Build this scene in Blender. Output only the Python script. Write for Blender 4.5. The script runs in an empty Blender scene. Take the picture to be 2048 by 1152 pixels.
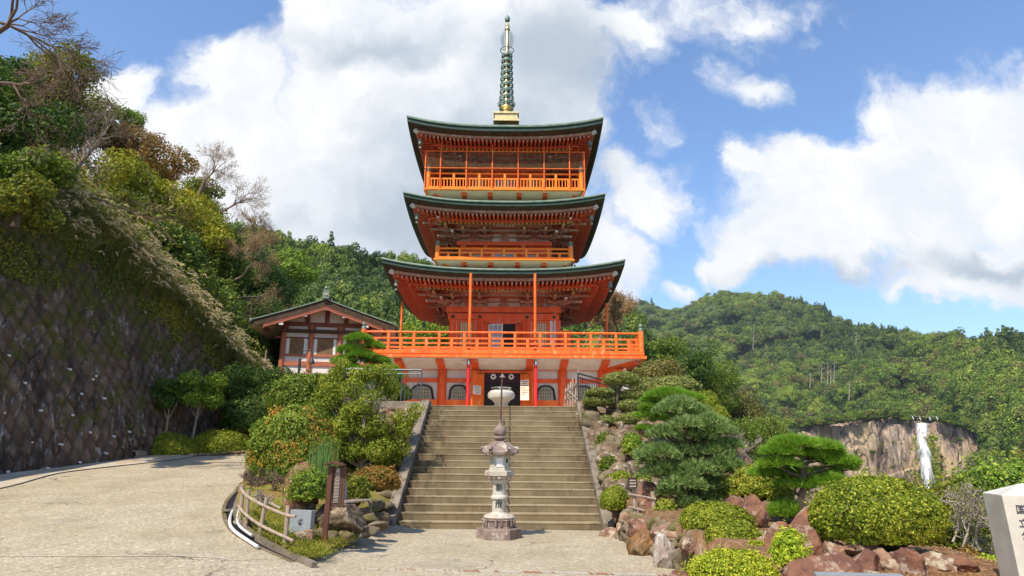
import bpy, bmesh, math, random
import numpy as np
from mathutils import Vector, Matrix
S = bpy.context.scene
# ---------------------------------------------------------------- camera
F, PITCH, ROLL = 1300.0, math.radians(14.66), math.radians(0.45)
CAM = np.array([0, 0, 1.6])
Rm = Matrix.Rotation(math.pi/2 + PITCH, 3, 'X') @ Matrix.Rotation(ROLL, 3, 'Z')
RN = np.array(Rm)
cam = bpy.data.cameras.new("camera"); co = bpy.data.objects.new("camera", cam)
S.collection.objects.link(co); co.location = CAM; co.rotation_euler = Rm.to_euler()
cam.sensor_width = 36; cam.lens = 36*F/2048; cam.clip_end = 6000; cam.clip_start = .1
S.camera = co
# ---------------------------------------------------------------- light
SUN = Vector((-.40, -.62, .95)).normalized()
EL, AZ = math.asin(SUN.z), math.atan2(SUN.x, SUN.y)
sl = bpy.data.lights.new("sun", 'SUN'); so = bpy.data.objects.new("sun", sl)
S.collection.objects.link(so); sl.energy = 4.8; sl.angle = math.radians(.53); sl.color = (1, .91, .76)
so.rotation_euler = SUN.to_track_quat('Z', 'Y').to_euler(); so.location = (0, 0, 60)
S.view_settings.view_transform = 'Standard'; S.view_settings.look = 'None'
S.view_settings.gamma = 1; S.view_settings.exposure = .34
S.cycles.max_bounces = 5; S.cycles.diffuse_bounces = 3; S.cycles.transparent_max_bounces = 12
S.cycles.transmission_bounces = 2; S.cycles.glossy_bounces = 2; S.cycles.use_denoising = True
S.cycles.caustics_reflective = False; S.cycles.caustics_refractive = False

def at(px, py, Y):
    d = RN @ np.array([(px-1024)/F, -(py-576)/F, -1]); return CAM + d*(Y/d[1])
def hz(px, py, Z):
    d = RN @ np.array([(px-1024)/F, -(py-576)/F, -1]); return CAM + d*((Z-1.6)/d[2])
# ---------------------------------------------------------------- node helper
class NT:
    def __init__(s, t): s.t = t; t.nodes.clear()
    def n(s, typ, ins=None, **kw):
        nd = s.t.nodes.new('ShaderNode'+typ)
        for k, v in kw.items(): setattr(nd, k, v)
        for k, v in (ins or {}).items():
            if hasattr(v, 'node') or isinstance(v, bpy.types.NodeSocket): s.t.links.new(v, nd.inputs[k])
            else: nd.inputs[k].default_value = v
        return nd
    def m(s, op, a, b=0., c=None, clamp=False):
        i = {0: a, 1: b}
        if c is not None: i[2] = c
        return s.n('Math', i, operation=op, use_clamp=clamp).outputs[0]
    def ss(s, v, lo, hi, a=0., b=1.):
        return s.n('MapRange', {0: v, 1: lo, 2: hi, 3: a, 4: b}, interpolation_type='SMOOTHSTEP').outputs[0]
    def mix(s, f, a, b, bt='MIX'):
        nd = s.n('Mix', data_type='RGBA', blend_type=bt)
        for i, v in ((0, f), (6, a), (7, b)):
            if isinstance(v, bpy.types.NodeSocket): s.t.links.new(v, nd.inputs[i])
            else: nd.inputs[i].default_value = v if i == 0 else (*v[:3], 1)
        return nd.outputs[2]
    def noise(s, vec, sc, det=4, rough=.55, dist=0.):
        return s.n('TexNoise', {'Vector': vec, 'Scale': sc, 'Detail': det, 'Roughness': rough, 'Distortion': dist}).outputs[0]
# ---------------------------------------------------------------- sky with clouds (by direction)
W = bpy.data.worlds.new("World"); S.world = W; W.use_nodes = True
t = NT(W.node_tree)
sky = t.n('TexSky', sky_type='NISHITA', sun_disc=False, sun_elevation=EL, sun_rotation=AZ, altitude=200, air_density=1.25, dust_density=.3, ozone_density=3.5)
dirv = t.n('TexCoord').outputs['Generated']
sep = t.n('SeparateXYZ', {0: dirv})
yy = t.m('MAXIMUM', t.m('ABSOLUTE', sep.outputs[1]), .06)
U = t.m('DIVIDE', sep.outputs[0], yy); V = t.m('DIVIDE', sep.outputs[2], yy)
uv = t.n('CombineXYZ', {0: U, 1: V, 2: 0.})
wn = t.n('TexNoise', {'Vector': uv.outputs[0], 'Scale': 5.5, 'Detail': 7, 'Roughness': .6})
wofs = t.n('VectorMath', {0: wn.outputs[1], 1: (.5, .5, .5)}, operation='SUBTRACT').outputs[0]
wofs = t.n('VectorMath', {0: wofs, 3: .22}, operation='SCALE').outputs[0]
uvw = t.n('VectorMath', {0: uv.outputs[0], 1: wofs}, operation='ADD').outputs[0]
def blob(px, py, rx, ry, k=1.):
    P = at(px, py, 1.0); u, v = P[0], P[2]-1.6
    Q1 = at(px+rx, py, 1.0); Q2 = at(px, py-ry, 1.0)
    ru = abs(Q1[0]-u); rv = abs(Q2[2]-1.6-v)
    d = t.n('VectorMath', {0: uvw, 1: (u, v, 0)}, operation='SUBTRACT').outputs[0]
    d = t.n('VectorMath', {0: d, 1: (1/ru, 1/rv, 0)}, operation='MULTIPLY').outputs[0]
    l = t.n('VectorMath', {0: d}, operation='LENGTH').outputs[1]
    return t.m('MULTIPLY', t.m('SUBTRACT', 1.25, l), k)
def blobs(L):
    r = None
    for b in L:
        q = blob(*b); r = q if r is None else t.n('Math', {0: r, 1: q, 2: .12}, operation='SMOOTH_MAX').outputs[0]
    return r
dens = blobs([(640, 330, 330, 260), (900, 170, 300, 260), (700, 90, 150, 130), (240, 190, 80, 60), (330, 330, 170, 120), (420, 420, 260, 130), (620, 20, 60, 70), (480, 150, 120, 80),
              (1060, 60, 200, 120), (900, 430, 300, 140), (1230, 40, 130, 60, .7), (1310, 390, 95, 75, .8), (1215, 500, 70, 110, .7), (1230, 330, 60, 60, .6), (1470, 165, 75, 42, .5),
              (1480, 30, 170, 50, .42), (1760, 410, 300, 140), (1960, 280, 210, 125), (1600, 330, 110, 60, .8), (1560, 460, 150, 75), (1500, 520, 110, 45), (1500, 325, 50, 40, .7), (1950, 540, 210, 65), (1340, 585, 60, 30, .5), (2100, 380, 200, 220), (1850, 600, 90, 25, .5), (1330, 230, 60, 40, .2)])
big = t.noise(uvw, 9, 9, .62)
dens2 = t.m('ADD', dens, t.m('MULTIPLY', t.m('SUBTRACT', big, .5), 1.15))
mask = t.ss(dens2, -.02, .56)
gray = blobs([(980, 300, 330, 200), (860, 420, 330, 160), (1120, 130, 200, 150), (800, 90, 250, 60, .7), (1640, 555, 240, 42, .8), (2000, 530, 240, 40, .8), (560, 440, 160, 60, .6)])
gmask = t.ss(t.m('ADD', gray, t.m('MULTIPLY', t.m('SUBTRACT', t.noise(uvw, 3.5, 6, .6), .5), 1.3)), 0.0, 1.05)
puff = t.ss(t.noise(uvw, 6, 8, .6), .3, .7)
white = t.mix(puff, (.80, .83, .88), (1.0, .99, .98))
cc = t.mix(gmask, white, (.47, .54, .62))
skc = t.mix(1., sky.outputs[0], (.88, 1.0, 1.14), 'MULTIPLY')
b1 = t.n('Background', {0: skc, 1: .148})
b2 = t.n('Background', {0: cc, 1: .90})
mx = t.n('MixShader', {0: mask, 1: b1.outputs[0], 2: b2.outputs[0]})
t.n('OutputWorld', {0: mx.outputs[0]})
W.cycles.sampling_method = 'MANUAL'; W.cycles.sample_map_resolution = 512

# ---------------------------------------------------------------- materials
MT = {}
def mat(name, c, c2=None, rough=.7, sc=3., f=.5, bump=0., bsc=None, spec=.3, metal=0., c3=None, sc3=1., f3=.5, stretch=(1, 1, 1), det=5):
    """noise blend c->c2, optional second stain c3"""
    m = bpy.data.materials.new(name); m.use_nodes = True; t = NT(m.node_tree)
    tc = t.n('TexCoord').outputs['Object']
    geo = t.n('NewGeometry').outputs['Position']
    v = t.n('VectorMath', {0: geo, 1: stretch}, operation='MULTIPLY').outputs[0]
    if c2 is None: c2 = tuple(x*.8 for x in c)
    n1 = t.ss(t.noise(v, sc, det, .6), f-.18, f+.18)
    col = t.mix(n1, c, c2)
    if c3 is not None:
        n3 = t.ss(t.noise(v, sc3, 6, .65), f3-.03, f3+.1)
        col = t.mix(n3, col, c3)
    ins = {'Base Color': col, 'Roughness': rough, 'Metallic': metal, 'Specular IOR Level': spec}
    if bump:
        bn = t.n('Bump', {'Height': t.noise(v, bsc or sc*4, 6, .65), 'Strength': .6, 'Distance': bump})
        ins['Normal'] = bn.outputs[0]
    p = t.n('BsdfPrincipled', ins); t.n('OutputMaterial', {0: p.outputs[0]})
    MT[name] = m; return m
def leafmat(name, cols, trans=.3, rough=.55, var=.0, gain=1.25):
    cols = [tuple(min(.8, x*gain) for x in c) for c in cols]
    m = bpy.data.materials.new(name); m.use_nodes = True; t = NT(m.node_tree)
    a = t.n('Attribute', attribute_name='tone').outputs['Fac']
    oi = t.n('ObjectInfo').outputs['Random']
    r = t.n('ValToRGB', {0: t.m('ADD', a, t.m('MULTIPLY', t.m('SUBTRACT', oi, .5), var), clamp=True)})
    cr = r.color_ramp; k = len(cols)
    cr.elements[0].color = (*cols[0], 1); cr.elements[1].color = (*cols[-1], 1); cr.elements[1].position = 1
    for i in range(1, k-1):
        e = cr.elements.new(i/(k-1)); e.color = (*cols[i], 1)
    p = t.n('BsdfPrincipled', {'Base Color': r.outputs[0], 'Roughness': rough, 'Specular IOR Level': .25})
    tr = t.n('BsdfTranslucent', {0: t.mix(1., r.outputs[0], (1.25, 1.2, .55), 'MULTIPLY')})
    mxs = t.n('MixShader', {0: trans, 1: p.outputs[0], 2: tr.outputs[0]})
    t.n('OutputMaterial', {0: mxs.outputs[0]}); MT[name] = m; return m

mat('orange', (.93, .20, .03), (.82, .135, .02), rough=.5, sc=2.8, bump=.003, bsc=30, c3=(.93, .36, .17), sc3=6, f3=.58, stretch=(1, 1, .35))
mat('orange_yellow', (.96, .28, .025), (.93, .21, .02), rough=.45, sc=2.5, c3=(.98, .42, .12), sc3=6, f3=.62)
mat('vermilion', (.88, .135, .028), (.76, .10, .02), rough=.5, sc=1.6, bump=.004, bsc=25, c3=(.72, .20, .10), sc3=4, f3=.57, stretch=(1, 1, .3))
mat('faded_red', (.74, .125, .04), (.60, .10, .045), rough=.6, sc=2.5, c3=(.38, .16, .11), sc3=5, f3=.58)
mat('faded_grey', (.52, .29, .21), (.40, .20, .15), rough=.7, sc=5, c3=(.64, .48, .41), sc3=7, f3=.56)
mat('bright_red', (.78, .035, .03), (.7, .03, .028), rough=.4, sc=2)
mat('plaster', (.80, .77, .77), (.68, .64, .63), rough=.8, sc=2.2, bump=.002, bsc=40, c3=(.55, .50, .47), sc3=3, f3=.62, stretch=(1, 1, .35))
mat('plaster_pink', (.90, .78, .72), (.80, .68, .62), rough=.8, sc=2)
mat('cream_board', (.95, .74, .54), (.86, .66, .48), rough=.7, sc=1.4, c3=(.5, .42, .25), sc3=4, f3=.66)
mat('white_paint', (.82, .82, .80), (.7, .7, .66), rough=.6, sc=5)
mat('yellow', (.62, .36, .05), (.5, .27, .04), rough=.6, sc=6)
mat('copper', (.16, .235, .185), (.25, .33, .265), rough=.55, sc=3, c3=(.08, .16, .12), sc3=2.5, f3=.58, stretch=(1, 1, 3))
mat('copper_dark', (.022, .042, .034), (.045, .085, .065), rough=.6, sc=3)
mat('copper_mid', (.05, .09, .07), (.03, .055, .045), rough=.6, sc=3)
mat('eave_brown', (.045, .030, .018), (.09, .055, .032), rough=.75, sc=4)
mat('board_red', (.72, .18, .07), (.56, .13, .06), rough=.7, sc=2, c3=(.22, .11, .07), sc3=4, f3=.55)
mat('gold', (.80, .62, .28), (.6, .50, .3), rough=.38, metal=.85, sc=6, c3=(.26, .34, .25), sc3=7, f3=.57)
mat('bronze_green', (.12, .18, .155), (.22, .28, .22), rough=.5, metal=.35, sc=6, c3=(.42, .32, .12), sc3=5, f3=.6)
mat('black_metal', (.035, .045, .05), (.06, .075, .08), rough=.45, metal=.3, sc=8)
mat('grey_rail', (.085, .11, .12), (.13, .155, .165), rough=.4, metal=.4, sc=6)
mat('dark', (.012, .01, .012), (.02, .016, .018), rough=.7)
mat('glass_dark', (.30, .33, .36), (.20, .22, .25), rough=.15, spec=.6, sc=1.2)
mat('steel', (.6, .62, .65), (.5, .5, .52), rough=.2, metal=1., sc=5)
mat('concrete_stair', (.265, .195, .115), (.20, .145, .085), rough=.9, sc=1.3, bump=.006, bsc=40, c3=(.10, .078, .045), sc3=1.9, f3=.60)
mat('concrete', (.33, .28, .21), (.22, .18, .13), rough=.9, sc=2, bump=.006, bsc=30, c3=(.10, .085, .05), sc3=3.2, f3=.57)
mat('concrete_edge', (.26, .215, .165), (.16, .13, .10), rough=.9, sc=2.3, bump=.01, bsc=24, c3=(.07, .06, .04), sc3=4, f3=.56)
mat('pale_granite', (.55, .52, .45), (.45, .42, .35), rough=.7, sc=9, bump=.002, bsc=80, c3=(.34, .29, .22), sc3=2.4, f3=.62)
mat('lantern_stone', (.55, .50, .42), (.42, .36, .29), rough=.85, sc=6, bump=.006, bsc=45, c3=(.27, .15, .115), sc3=2.8, f3=.56)
mat('lantern_red', (.29, .215, .18), (.185, .13, .11), rough=.9, sc=5, bump=.008, bsc=40, c3=(.48, .42, .35), sc3=6, f3=.57)
mat('grey_granite', (.23, .25, .27), (.29, .31, .33), rough=.6, sc=20, bump=.001, bsc=90)
mat('red_rock', (.27, .125, .075), (.13, .06, .042), rough=.92, sc=3.4, bump=.05, bsc=11, c3=(.36, .27, .20), sc3=5.5, f3=.56, det=9)
mat('pink_rock', (.34, .20, .13), (.17, .095, .065), rough=.92, sc=4, bump=.045, bsc=13, c3=(.44, .37, .27), sc3=6, f3=.52, det=9)
mat('brown_rock', (.24, .165, .10), (.09, .062, .042), rough=.95, sc=4.5, bump=.05, bsc=12, c3=(.38, .33, .24), sc3=6, f3=.55, det=9)
mat('mossy_rock', (.24, .20, .14), (.14, .095, .055), rough=.95, sc=3.5, bump=.03, bsc=12, c3=(.11, .105, .02), sc3=2.4, f3=.52, det=8)
mat('wet_rock', (.16, .105, .05), (.26, .12, .04), rough=.5, sc=3, bump=.02, bsc=12, c3=(.07, .055, .03), sc3=5, f3=.5, stretch=(1, 1, .35))
mat('bark', (.13, .095, .07), (.075, .055, .042), rough=.95, sc=12, bump=.01, bsc=40, stretch=(1, 1, .3))
mat('bark_pale', (.34, .28, .22), (.20, .16, .13), rough=.95, sc=9, bump=.005)
mat('twig', (.24, .16, .12), (.14, .095, .075), rough=.95, sc=5)
mat('twig_pale', (.42, .36, .29), (.28, .23, .19), rough=.95, sc=5)
mat('fence_wood', (.42, .33, .26), (.31, .23, .18), rough=.85, sc=7, bump=.004, bsc=40, stretch=(1, 1, .25), c3=(.5, .35, .22), sc3=4, f3=.6)
mat('sign_wood', (.12, .045, .028), (.09, .034, .022), rough=.6, sc=6)
mat('sign_panel', (.09, .05, .035), (.07, .04, .03), rough=.6, sc=9)
mat('letter_pale', (.6, .5, .42), rough=.8)
mat('letter_dark', (.05, .045, .045), rough=.8)
mat('house_red', (.24, .075, .045), (.19, .06, .038), rough=.6, sc=3)
mat('house_orange', (.46, .16, .09), (.38, .125, .07), rough=.6, sc=3)
mat('slat_wood', (.42, .27, .14), (.32, .2, .1), rough=.7, sc=6)
mat('soil', (.21, .115, .055), (.13, .07, .035), rough=.95, sc=3, bump=.02, bsc=14, c3=(.30, .19, .09), sc3=9, f3=.52, det=8)
mat('moss', (.20, .19, .03), (.26, .14, .05), rough=.95, sc=2.2, bump=.02, bsc=18, c3=(.09, .12, .015), sc3=3.4, f3=.54, det=8)
mat('slope_soil', (.07, .06, .03), (.04, .045, .018), rough=.95, sc=1.2, bump=.05, bsc=5)
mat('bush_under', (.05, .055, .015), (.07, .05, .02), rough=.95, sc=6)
mat('white_pipe', (.78, .77, .78), (.6, .6, .6), rough=.4, sc=4)
mat('brick_red', (.40, .20, .13), (.32, .17, .11), rough=.8, sc=8)

# exposed aggregate paving
def aggregate(name, c1, c2, stain=(.30, .23, .13)):
    m = bpy.data.materials.new(name); m.use_nodes = True; t = NT(m.node_tree)
    P = t.n('NewGeometry').outputs['Position']
    vo = t.n('TexVoronoi', {'Vector': P, 'Scale': 52., 'Randomness': 1.})
    g = t.n('SeparateColor', {0: vo.outputs['Color']}).outputs[0]
    vo2 = t.n('TexVoronoi', {'Vector': P, 'Scale': 24.})
    g2 = t.n('SeparateColor', {0: vo2.outputs['Color']}).outputs[0]
    col = t.mix(t.m('POWER', g, 1.4), c1, c2)
    col = t.mix(t.ss(g2, .72, 1.), col, (c2[0]*1.12, c2[1]*1.08, c2[2]*1.0))
    big = t.ss(t.noise(P, .55, 7, .65), .42, .62)
    col = t.mix(t.m('MULTIPLY', big, .34), col, stain)
    fine = t.ss(t.noise(P, 2.7, 6, .7), .56, .70)
    col = t.mix(t.m('MULTIPLY', fine, .42), col, (.13, .11, .075))
    streak = t.n('VectorMath', {0: P, 1: (.7, .8, 1)}, operation='MULTIPLY').outputs[0]
    st = t.ss(t.noise(streak, .8, 6, .6), .52, .68)
    col = t.mix(t.m('MULTIPLY', st, .25), col, (.17, .145, .10))
    wp = t.n('VectorMath', {0: P, 1: t.n('VectorMath', {0: t.n('TexNoise', {'Vector': P, 'Scale': 1.6, 'Detail': 5}).outputs[1], 3: .9}, operation='SCALE').outputs[0]}, operation='ADD').outputs[0]
    ck = t.n('TexVoronoi', {'Vector': wp, 'Scale': .23}, feature='DISTANCE_TO_EDGE').outputs['Distance']
    col = t.mix(t.m('MULTIPLY', t.ss(ck, .006, .0), t.ss(t.noise(P, .35, 3), .5, .6)), col, (.10, .085, .06))
    bn = t.n('Bump', {'Height': t.m('ADD', vo.outputs['Distance'], t.noise(P, 60, 4)), 'Strength': .55, 'Distance': .006})
    p = t.n('BsdfPrincipled', {'Base Color': col, 'Roughness': .9, 'Normal': bn.outputs[0], 'Specular IOR Level': .2})
    t.n('OutputMaterial', {0: p.outputs[0]}); MT[name] = m
aggregate('paving', (.30, .255, .18), (.53, .455, .335))
# old retaining wall stone: dark, stained, moss patches growing from the top
m = bpy.data.materials.new('old_wall'); m.use_nodes = True; t = NT(m.node_tree)
P = t.n('NewGeometry').outputs['Position']
Pv = t.n('VectorMath', {0: P, 1: (1, 1, .3)}, operation='MULTIPLY').outputs[0]
tone = t.n('Attribute', attribute_name='tone').outputs['Fac']
c = t.mix(tone, (.095, .060, .040), (.23, .16, .115))
c = t.mix(t.ss(t.noise(Pv, 3.2, 7, .7), .55, .72), c, (.34, .28, .25))
c = t.mix(t.ss(t.noise(Pv, 1.1, 6, .7), .5, .66), c, (.028, .022, .02))
Pt = t.n('VectorMath', {0: P, 1: (1, 1, .12)}, operation='MULTIPLY').outputs[0]
c = t.mix(t.m('MULTIPLY', t.ss(t.noise(Pt, 1.7, 7, .7), .5, .64), .8), c, (.030, .022, .018))
c = t.mix(t.m('MULTIPLY', t.ss(t.noise(Pt, 4.5, 6, .7), .56, .66), .8), c, (.36, .32, .28))
hgt = t.n('SeparateXYZ', {0: P}).outputs[2]
mo = t.m('ADD', t.noise(P, 1.3, 7, .7), t.m('MULTIPLY', hgt, .028))
c = t.mix(t.ss(mo, .60, .74), c, (.085, .08, .014))
c = t.mix(t.ss(t.noise(P, 5, 6, .7), .63, .72), c, (.16, .11, .015))
bn = t.n('Bump', {'Height': t.noise(P, 16, 7, .7), 'Strength': .8, 'Distance': .04})
p = t.n('BsdfPrincipled', {'Base Color': c, 'Roughness': .85, 'Normal': bn.outputs[0], 'Specular IOR Level': .3}); t.n('OutputMaterial', {0: p.outputs[0]}); MT['old_wall'] = m
# cliff
m = bpy.data.materials.new('cliff_rock'); m.use_nodes = True; t = NT(m.node_tree)
P = t.n('NewGeometry').outputs['Position']
Pv = t.n('VectorMath', {0: P, 1: (1, 1, .12)}, operation='MULTIPLY').outputs[0]
c = t.mix(t.ss(t.noise(Pv, .16, 7, .65), .36, .62), (.60, .45, .34), (.40, .29, .23))
c = t.mix(t.ss(t.noise(P, .035, 6, .6), .45, .60), c, (.62, .46, .27))
c = t.mix(t.ss(t.noise(Pv, .4, 6, .7), .58, .68), c, (.10, .08, .075))
Ph = t.n('VectorMath', {0: P, 1: (.25, .25, 1.3)}, operation='MULTIPLY').outputs[0]
c = t.mix(t.ss(t.noise(Ph, .06, 7, .7), .57, .63), c, (.06, .05, .045))
c = t.mix(t.ss(t.noise(P, .09, 7, .7), .58, .66), c, (.13, .13, .04))
Pw = t.n('VectorMath', {0: Pv, 1: t.n('VectorMath', {0: t.n('TexNoise', {'Vector': P, 'Scale': .05, 'Detail': 5}).outputs[1], 3: 14.}, operation='SCALE').outputs[0]}, operation='ADD').outputs[0]
ck = t.n('TexVoronoi', {'Vector': Pw, 'Scale': .09}, feature='DISTANCE_TO_EDGE').outputs['Distance']
c = t.mix(t.m('MULTIPLY', t.ss(ck, .06, .0), .8), c, (.05, .04, .035))
bn = t.n('Bump', {'Height': t.noise(Pv, .3, 8, .7), 'Strength': 1., 'Distance': 3.})
p = t.n('BsdfPrincipled', {'Base Color': c, 'Roughness': .9, 'Normal': bn.outputs[0]}); t.n('OutputMaterial', {0: p.outputs[0]}); MT['cliff_rock'] = m
# waterfall
m = bpy.data.materials.new('falling_water'); m.use_nodes = True; t = NT(m.node_tree)
P = t.n('NewGeometry').outputs['Position']
Pv = t.n('VectorMath', {0: P, 1: (1, 1, .05)}, operation='MULTIPLY').outputs[0]
n1 = t.noise(Pv, .42, 7, .7)
c = t.mix(t.ss(n1, .35, .6), (.45, .48, .5), (.88, .9, .92))
p = t.n('BsdfPrincipled', {'Base Color': c, 'Roughness': .4})
tr = t.n('BsdfTransparent')
a = t.n('Attribute', attribute_name='tone').outputs['Fac']
mk = t.ss(t.m('ADD', n1, a), .46, .86)
mxs = t.n('MixShader', {0: mk, 1: tr.outputs[0], 2: p.outputs[0]}); t.n('OutputMaterial', {0: mxs.outputs[0]}); MT['falling_water'] = m
# safety net
m = bpy.data.materials.new('netting'); m.use_nodes = True; t = NT(m.node_tree)
p = t.n('BsdfDiffuse', {0: (.16, .12, .07, 1)}); tr = t.n('BsdfTransparent')
mxs = t.n('MixShader', {0: .30, 1: tr.outputs[0], 2: p.outputs[0]}); t.n('OutputMaterial', {0: mxs.outputs[0]}); MT['netting'] = m

leafmat('lf_azalea', [(.04, .075, .006), (.12, .17, .012), (.25, .29, .022), (.44, .43, .05)])
leafmat('lf_azalea_low', [(.07, .12, .008), (.22, .28, .015), (.42, .45, .03), (.6, .6, .08)])
leafmat('lf_osmanthus', [(.035, .075, .008), (.09, .16, .012), (.20, .26, .03), (.30, .34, .06)])
leafmat('petal_orange', [(.75, .25, .04), (.85, .38, .09)])
leafmat('lf_dark', [(.014, .04, .008), (.04, .085, .013), (.085, .145, .022), (.14, .19, .04)])
leafmat('lf_mid', [(.03, .06, .008), (.075, .13, .013), (.15, .20, .02), (.24, .28, .04)])
leafmat('lf_yellow', [(.06, .10, .01), (.14, .19, .018), (.27, .30, .03), (.42, .40, .06)])
leafmat('lf_olive', [(.05, .07, .01), (.11, .14, .016), (.20, .22, .026), (.30, .25, .035)])
leafmat('lf_rust', [(.09, .06, .02), (.19, .11, .03), (.28, .16, .045), (.22, .2, .04)])
leafmat('lf_red', [(.06, .09, .012), (.15, .13, .02), (.30, .13, .03), (.38, .22, .05)])
leafmat('lf_blue', [(.025, .05, .012), (.10, .17, .045), (.28, .38, .14), (.52, .60, .28)], trans=.3)
leafmat('lf_pine', [(.035, .10, .008), (.10, .22, .015), (.20, .34, .03), (.34, .45, .07)], trans=.2)
leafmat('lf_cloud', [(.06, .085, .02), (.13, .16, .035), (.24, .26, .07), (.40, .38, .16)])
leafmat('lf_lime', [(.12, .2, .01), (.25, .36, .02), (.42, .5, .05), (.55, .48, .06)])
leafmat('lf_hedge', [(.07, .10, .008), (.15, .19, .012), (.24, .27, .02), (.32, .33, .03)])
leafmat('lf_pampas', [(.05, .08, .015), (.11, .15, .03), (.20, .23, .06), (.36, .32, .15)])
leafmat('plume', [(.55, .42, .27), (.70, .58, .42)])
leafmat('lf_forest', [(.03, .06, .012), (.07, .115, .02), (.125, .18, .028), (.22, .26, .045)], trans=.25, var=1.0, gain=1.15)
leafmat('lf_cedar', [(.024, .055, .014), (.05, .095, .02), (.085, .14, .027), (.15, .18, .04)], trans=.2, var=.8, gain=1.15)
leafmat('lf_bright', [(.05, .10, .012), (.11, .19, .018), (.20, .28, .025), (.30, .34, .04)], trans=.2)
leafmat('lf_maple', [(.08, .10, .01), (.18, .21, .018), (.31, .32, .026), (.38, .26, .03)])
leafmat('lf_bud', [(.33, .2, .11), (.38, .26, .15), (.3, .17, .1)])
leafmat('grass', [(.10, .14, .01), (.2, .22, .02), (.34, .3, .05)])
mat('orange_b', (.62, .12, .04), (.5, .11, .05), rough=.6, sc=4, c3=(.45, .2, .14), sc3=6, f3=.54)
mat('orange_u', (.80, .13, .02), (.72, .10, .02), rough=.55, sc=3)
mat('yellow_dim', (.30, .25, .10), (.2, .17, .08), rough=.6, sc=5)
mat('curtain', (.05, .022, .045), (.04, .015, .03), rough=.8)
mat('concrete_path', (.50, .45, .36), (.40, .35, .26), rough=.9, sc=1.2, bump=.003, bsc=40, c3=(.44, .34, .22), sc3=1.5, f3=.5)
mat('white_worn', (.55, .52, .45), (.42, .38, .3), rough=.9, sc=6)
mat('stair_nose', (.37, .30, .19), (.28, .22, .13), rough=.9, sc=2, bump=.004, bsc=40, c3=(.16, .125, .07), sc3=2.2, f3=.6)
mat('rail_brown', (.13, .055, .045), (.09, .04, .035), rough=.5, sc=6)
mat('hill_green', (.075, .10, .022), (.045, .065, .016), rough=.95, sc=.06, f=.5)
leafmat('lf_mid2', [(.03, .06, .012), (.07, .12, .018), (.13, .18, .025), (.20, .24, .045)], trans=.25, var=.8, gain=1.15)
leafmat('lf_bright2', [(.05, .09, .012), (.10, .17, .02), (.18, .25, .028), (.32, .37, .05)], trans=.2, var=.6, gain=1.05)
leafmat('lf_olive2', [(.05, .055, .015), (.10, .10, .025), (.16, .15, .035), (.26, .20, .06)], trans=.2, var=.7)
mat('pale_granite_rock', (.42, .36, .30), (.28, .2, .16), rough=.92, sc=4, bump=.02, bsc=14, c3=(.5, .47, .42), sc3=6, f3=.54, det=8)
mat('white_granite', (.68, .64, .55), (.54, .50, .42), rough=.5, sc=3, bump=.001, bsc=120, c3=(.5, .47, .4), sc3=2.2, f3=.66)
mat('ink', (.05, .03, .06), rough=.6)
leafmat('lf_reed', [(.05, .11, .03), (.12, .22, .06), (.25, .36, .12)])
leafmat('litter', [(.2, .1, .04), (.35, .18, .07), (.42, .27, .12)])

# custom stair concrete: shadow and moss painted dark into the colour near the left kerb, vertical joints
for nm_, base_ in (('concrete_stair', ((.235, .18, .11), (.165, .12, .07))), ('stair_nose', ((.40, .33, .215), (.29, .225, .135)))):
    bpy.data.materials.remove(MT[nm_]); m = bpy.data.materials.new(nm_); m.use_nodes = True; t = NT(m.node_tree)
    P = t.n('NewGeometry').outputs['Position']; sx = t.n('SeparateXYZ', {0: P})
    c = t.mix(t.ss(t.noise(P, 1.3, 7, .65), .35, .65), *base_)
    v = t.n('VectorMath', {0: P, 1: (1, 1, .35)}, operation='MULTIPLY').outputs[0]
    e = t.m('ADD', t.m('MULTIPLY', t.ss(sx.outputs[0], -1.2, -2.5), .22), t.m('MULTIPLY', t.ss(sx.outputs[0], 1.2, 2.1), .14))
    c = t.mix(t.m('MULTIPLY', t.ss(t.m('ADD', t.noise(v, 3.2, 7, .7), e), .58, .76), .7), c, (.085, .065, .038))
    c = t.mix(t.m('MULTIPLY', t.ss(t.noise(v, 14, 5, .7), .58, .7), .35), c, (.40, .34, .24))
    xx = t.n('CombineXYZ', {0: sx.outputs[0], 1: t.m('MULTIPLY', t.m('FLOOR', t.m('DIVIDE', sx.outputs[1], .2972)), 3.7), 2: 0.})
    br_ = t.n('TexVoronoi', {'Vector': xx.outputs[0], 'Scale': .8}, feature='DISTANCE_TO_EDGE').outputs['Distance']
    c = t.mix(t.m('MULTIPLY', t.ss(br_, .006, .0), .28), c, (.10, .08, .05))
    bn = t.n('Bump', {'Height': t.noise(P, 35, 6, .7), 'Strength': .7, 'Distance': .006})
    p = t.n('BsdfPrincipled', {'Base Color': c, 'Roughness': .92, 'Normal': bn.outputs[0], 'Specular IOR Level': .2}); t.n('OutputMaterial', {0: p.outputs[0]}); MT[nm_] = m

mat('deck_pale', (.52, .46, .40), (.42, .37, .32), rough=.8, sc=3)

mat('pane_paper', (.50, .50, .50), (.34, .36, .38), rough=.3, spec=.5, sc=2.5)
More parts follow.
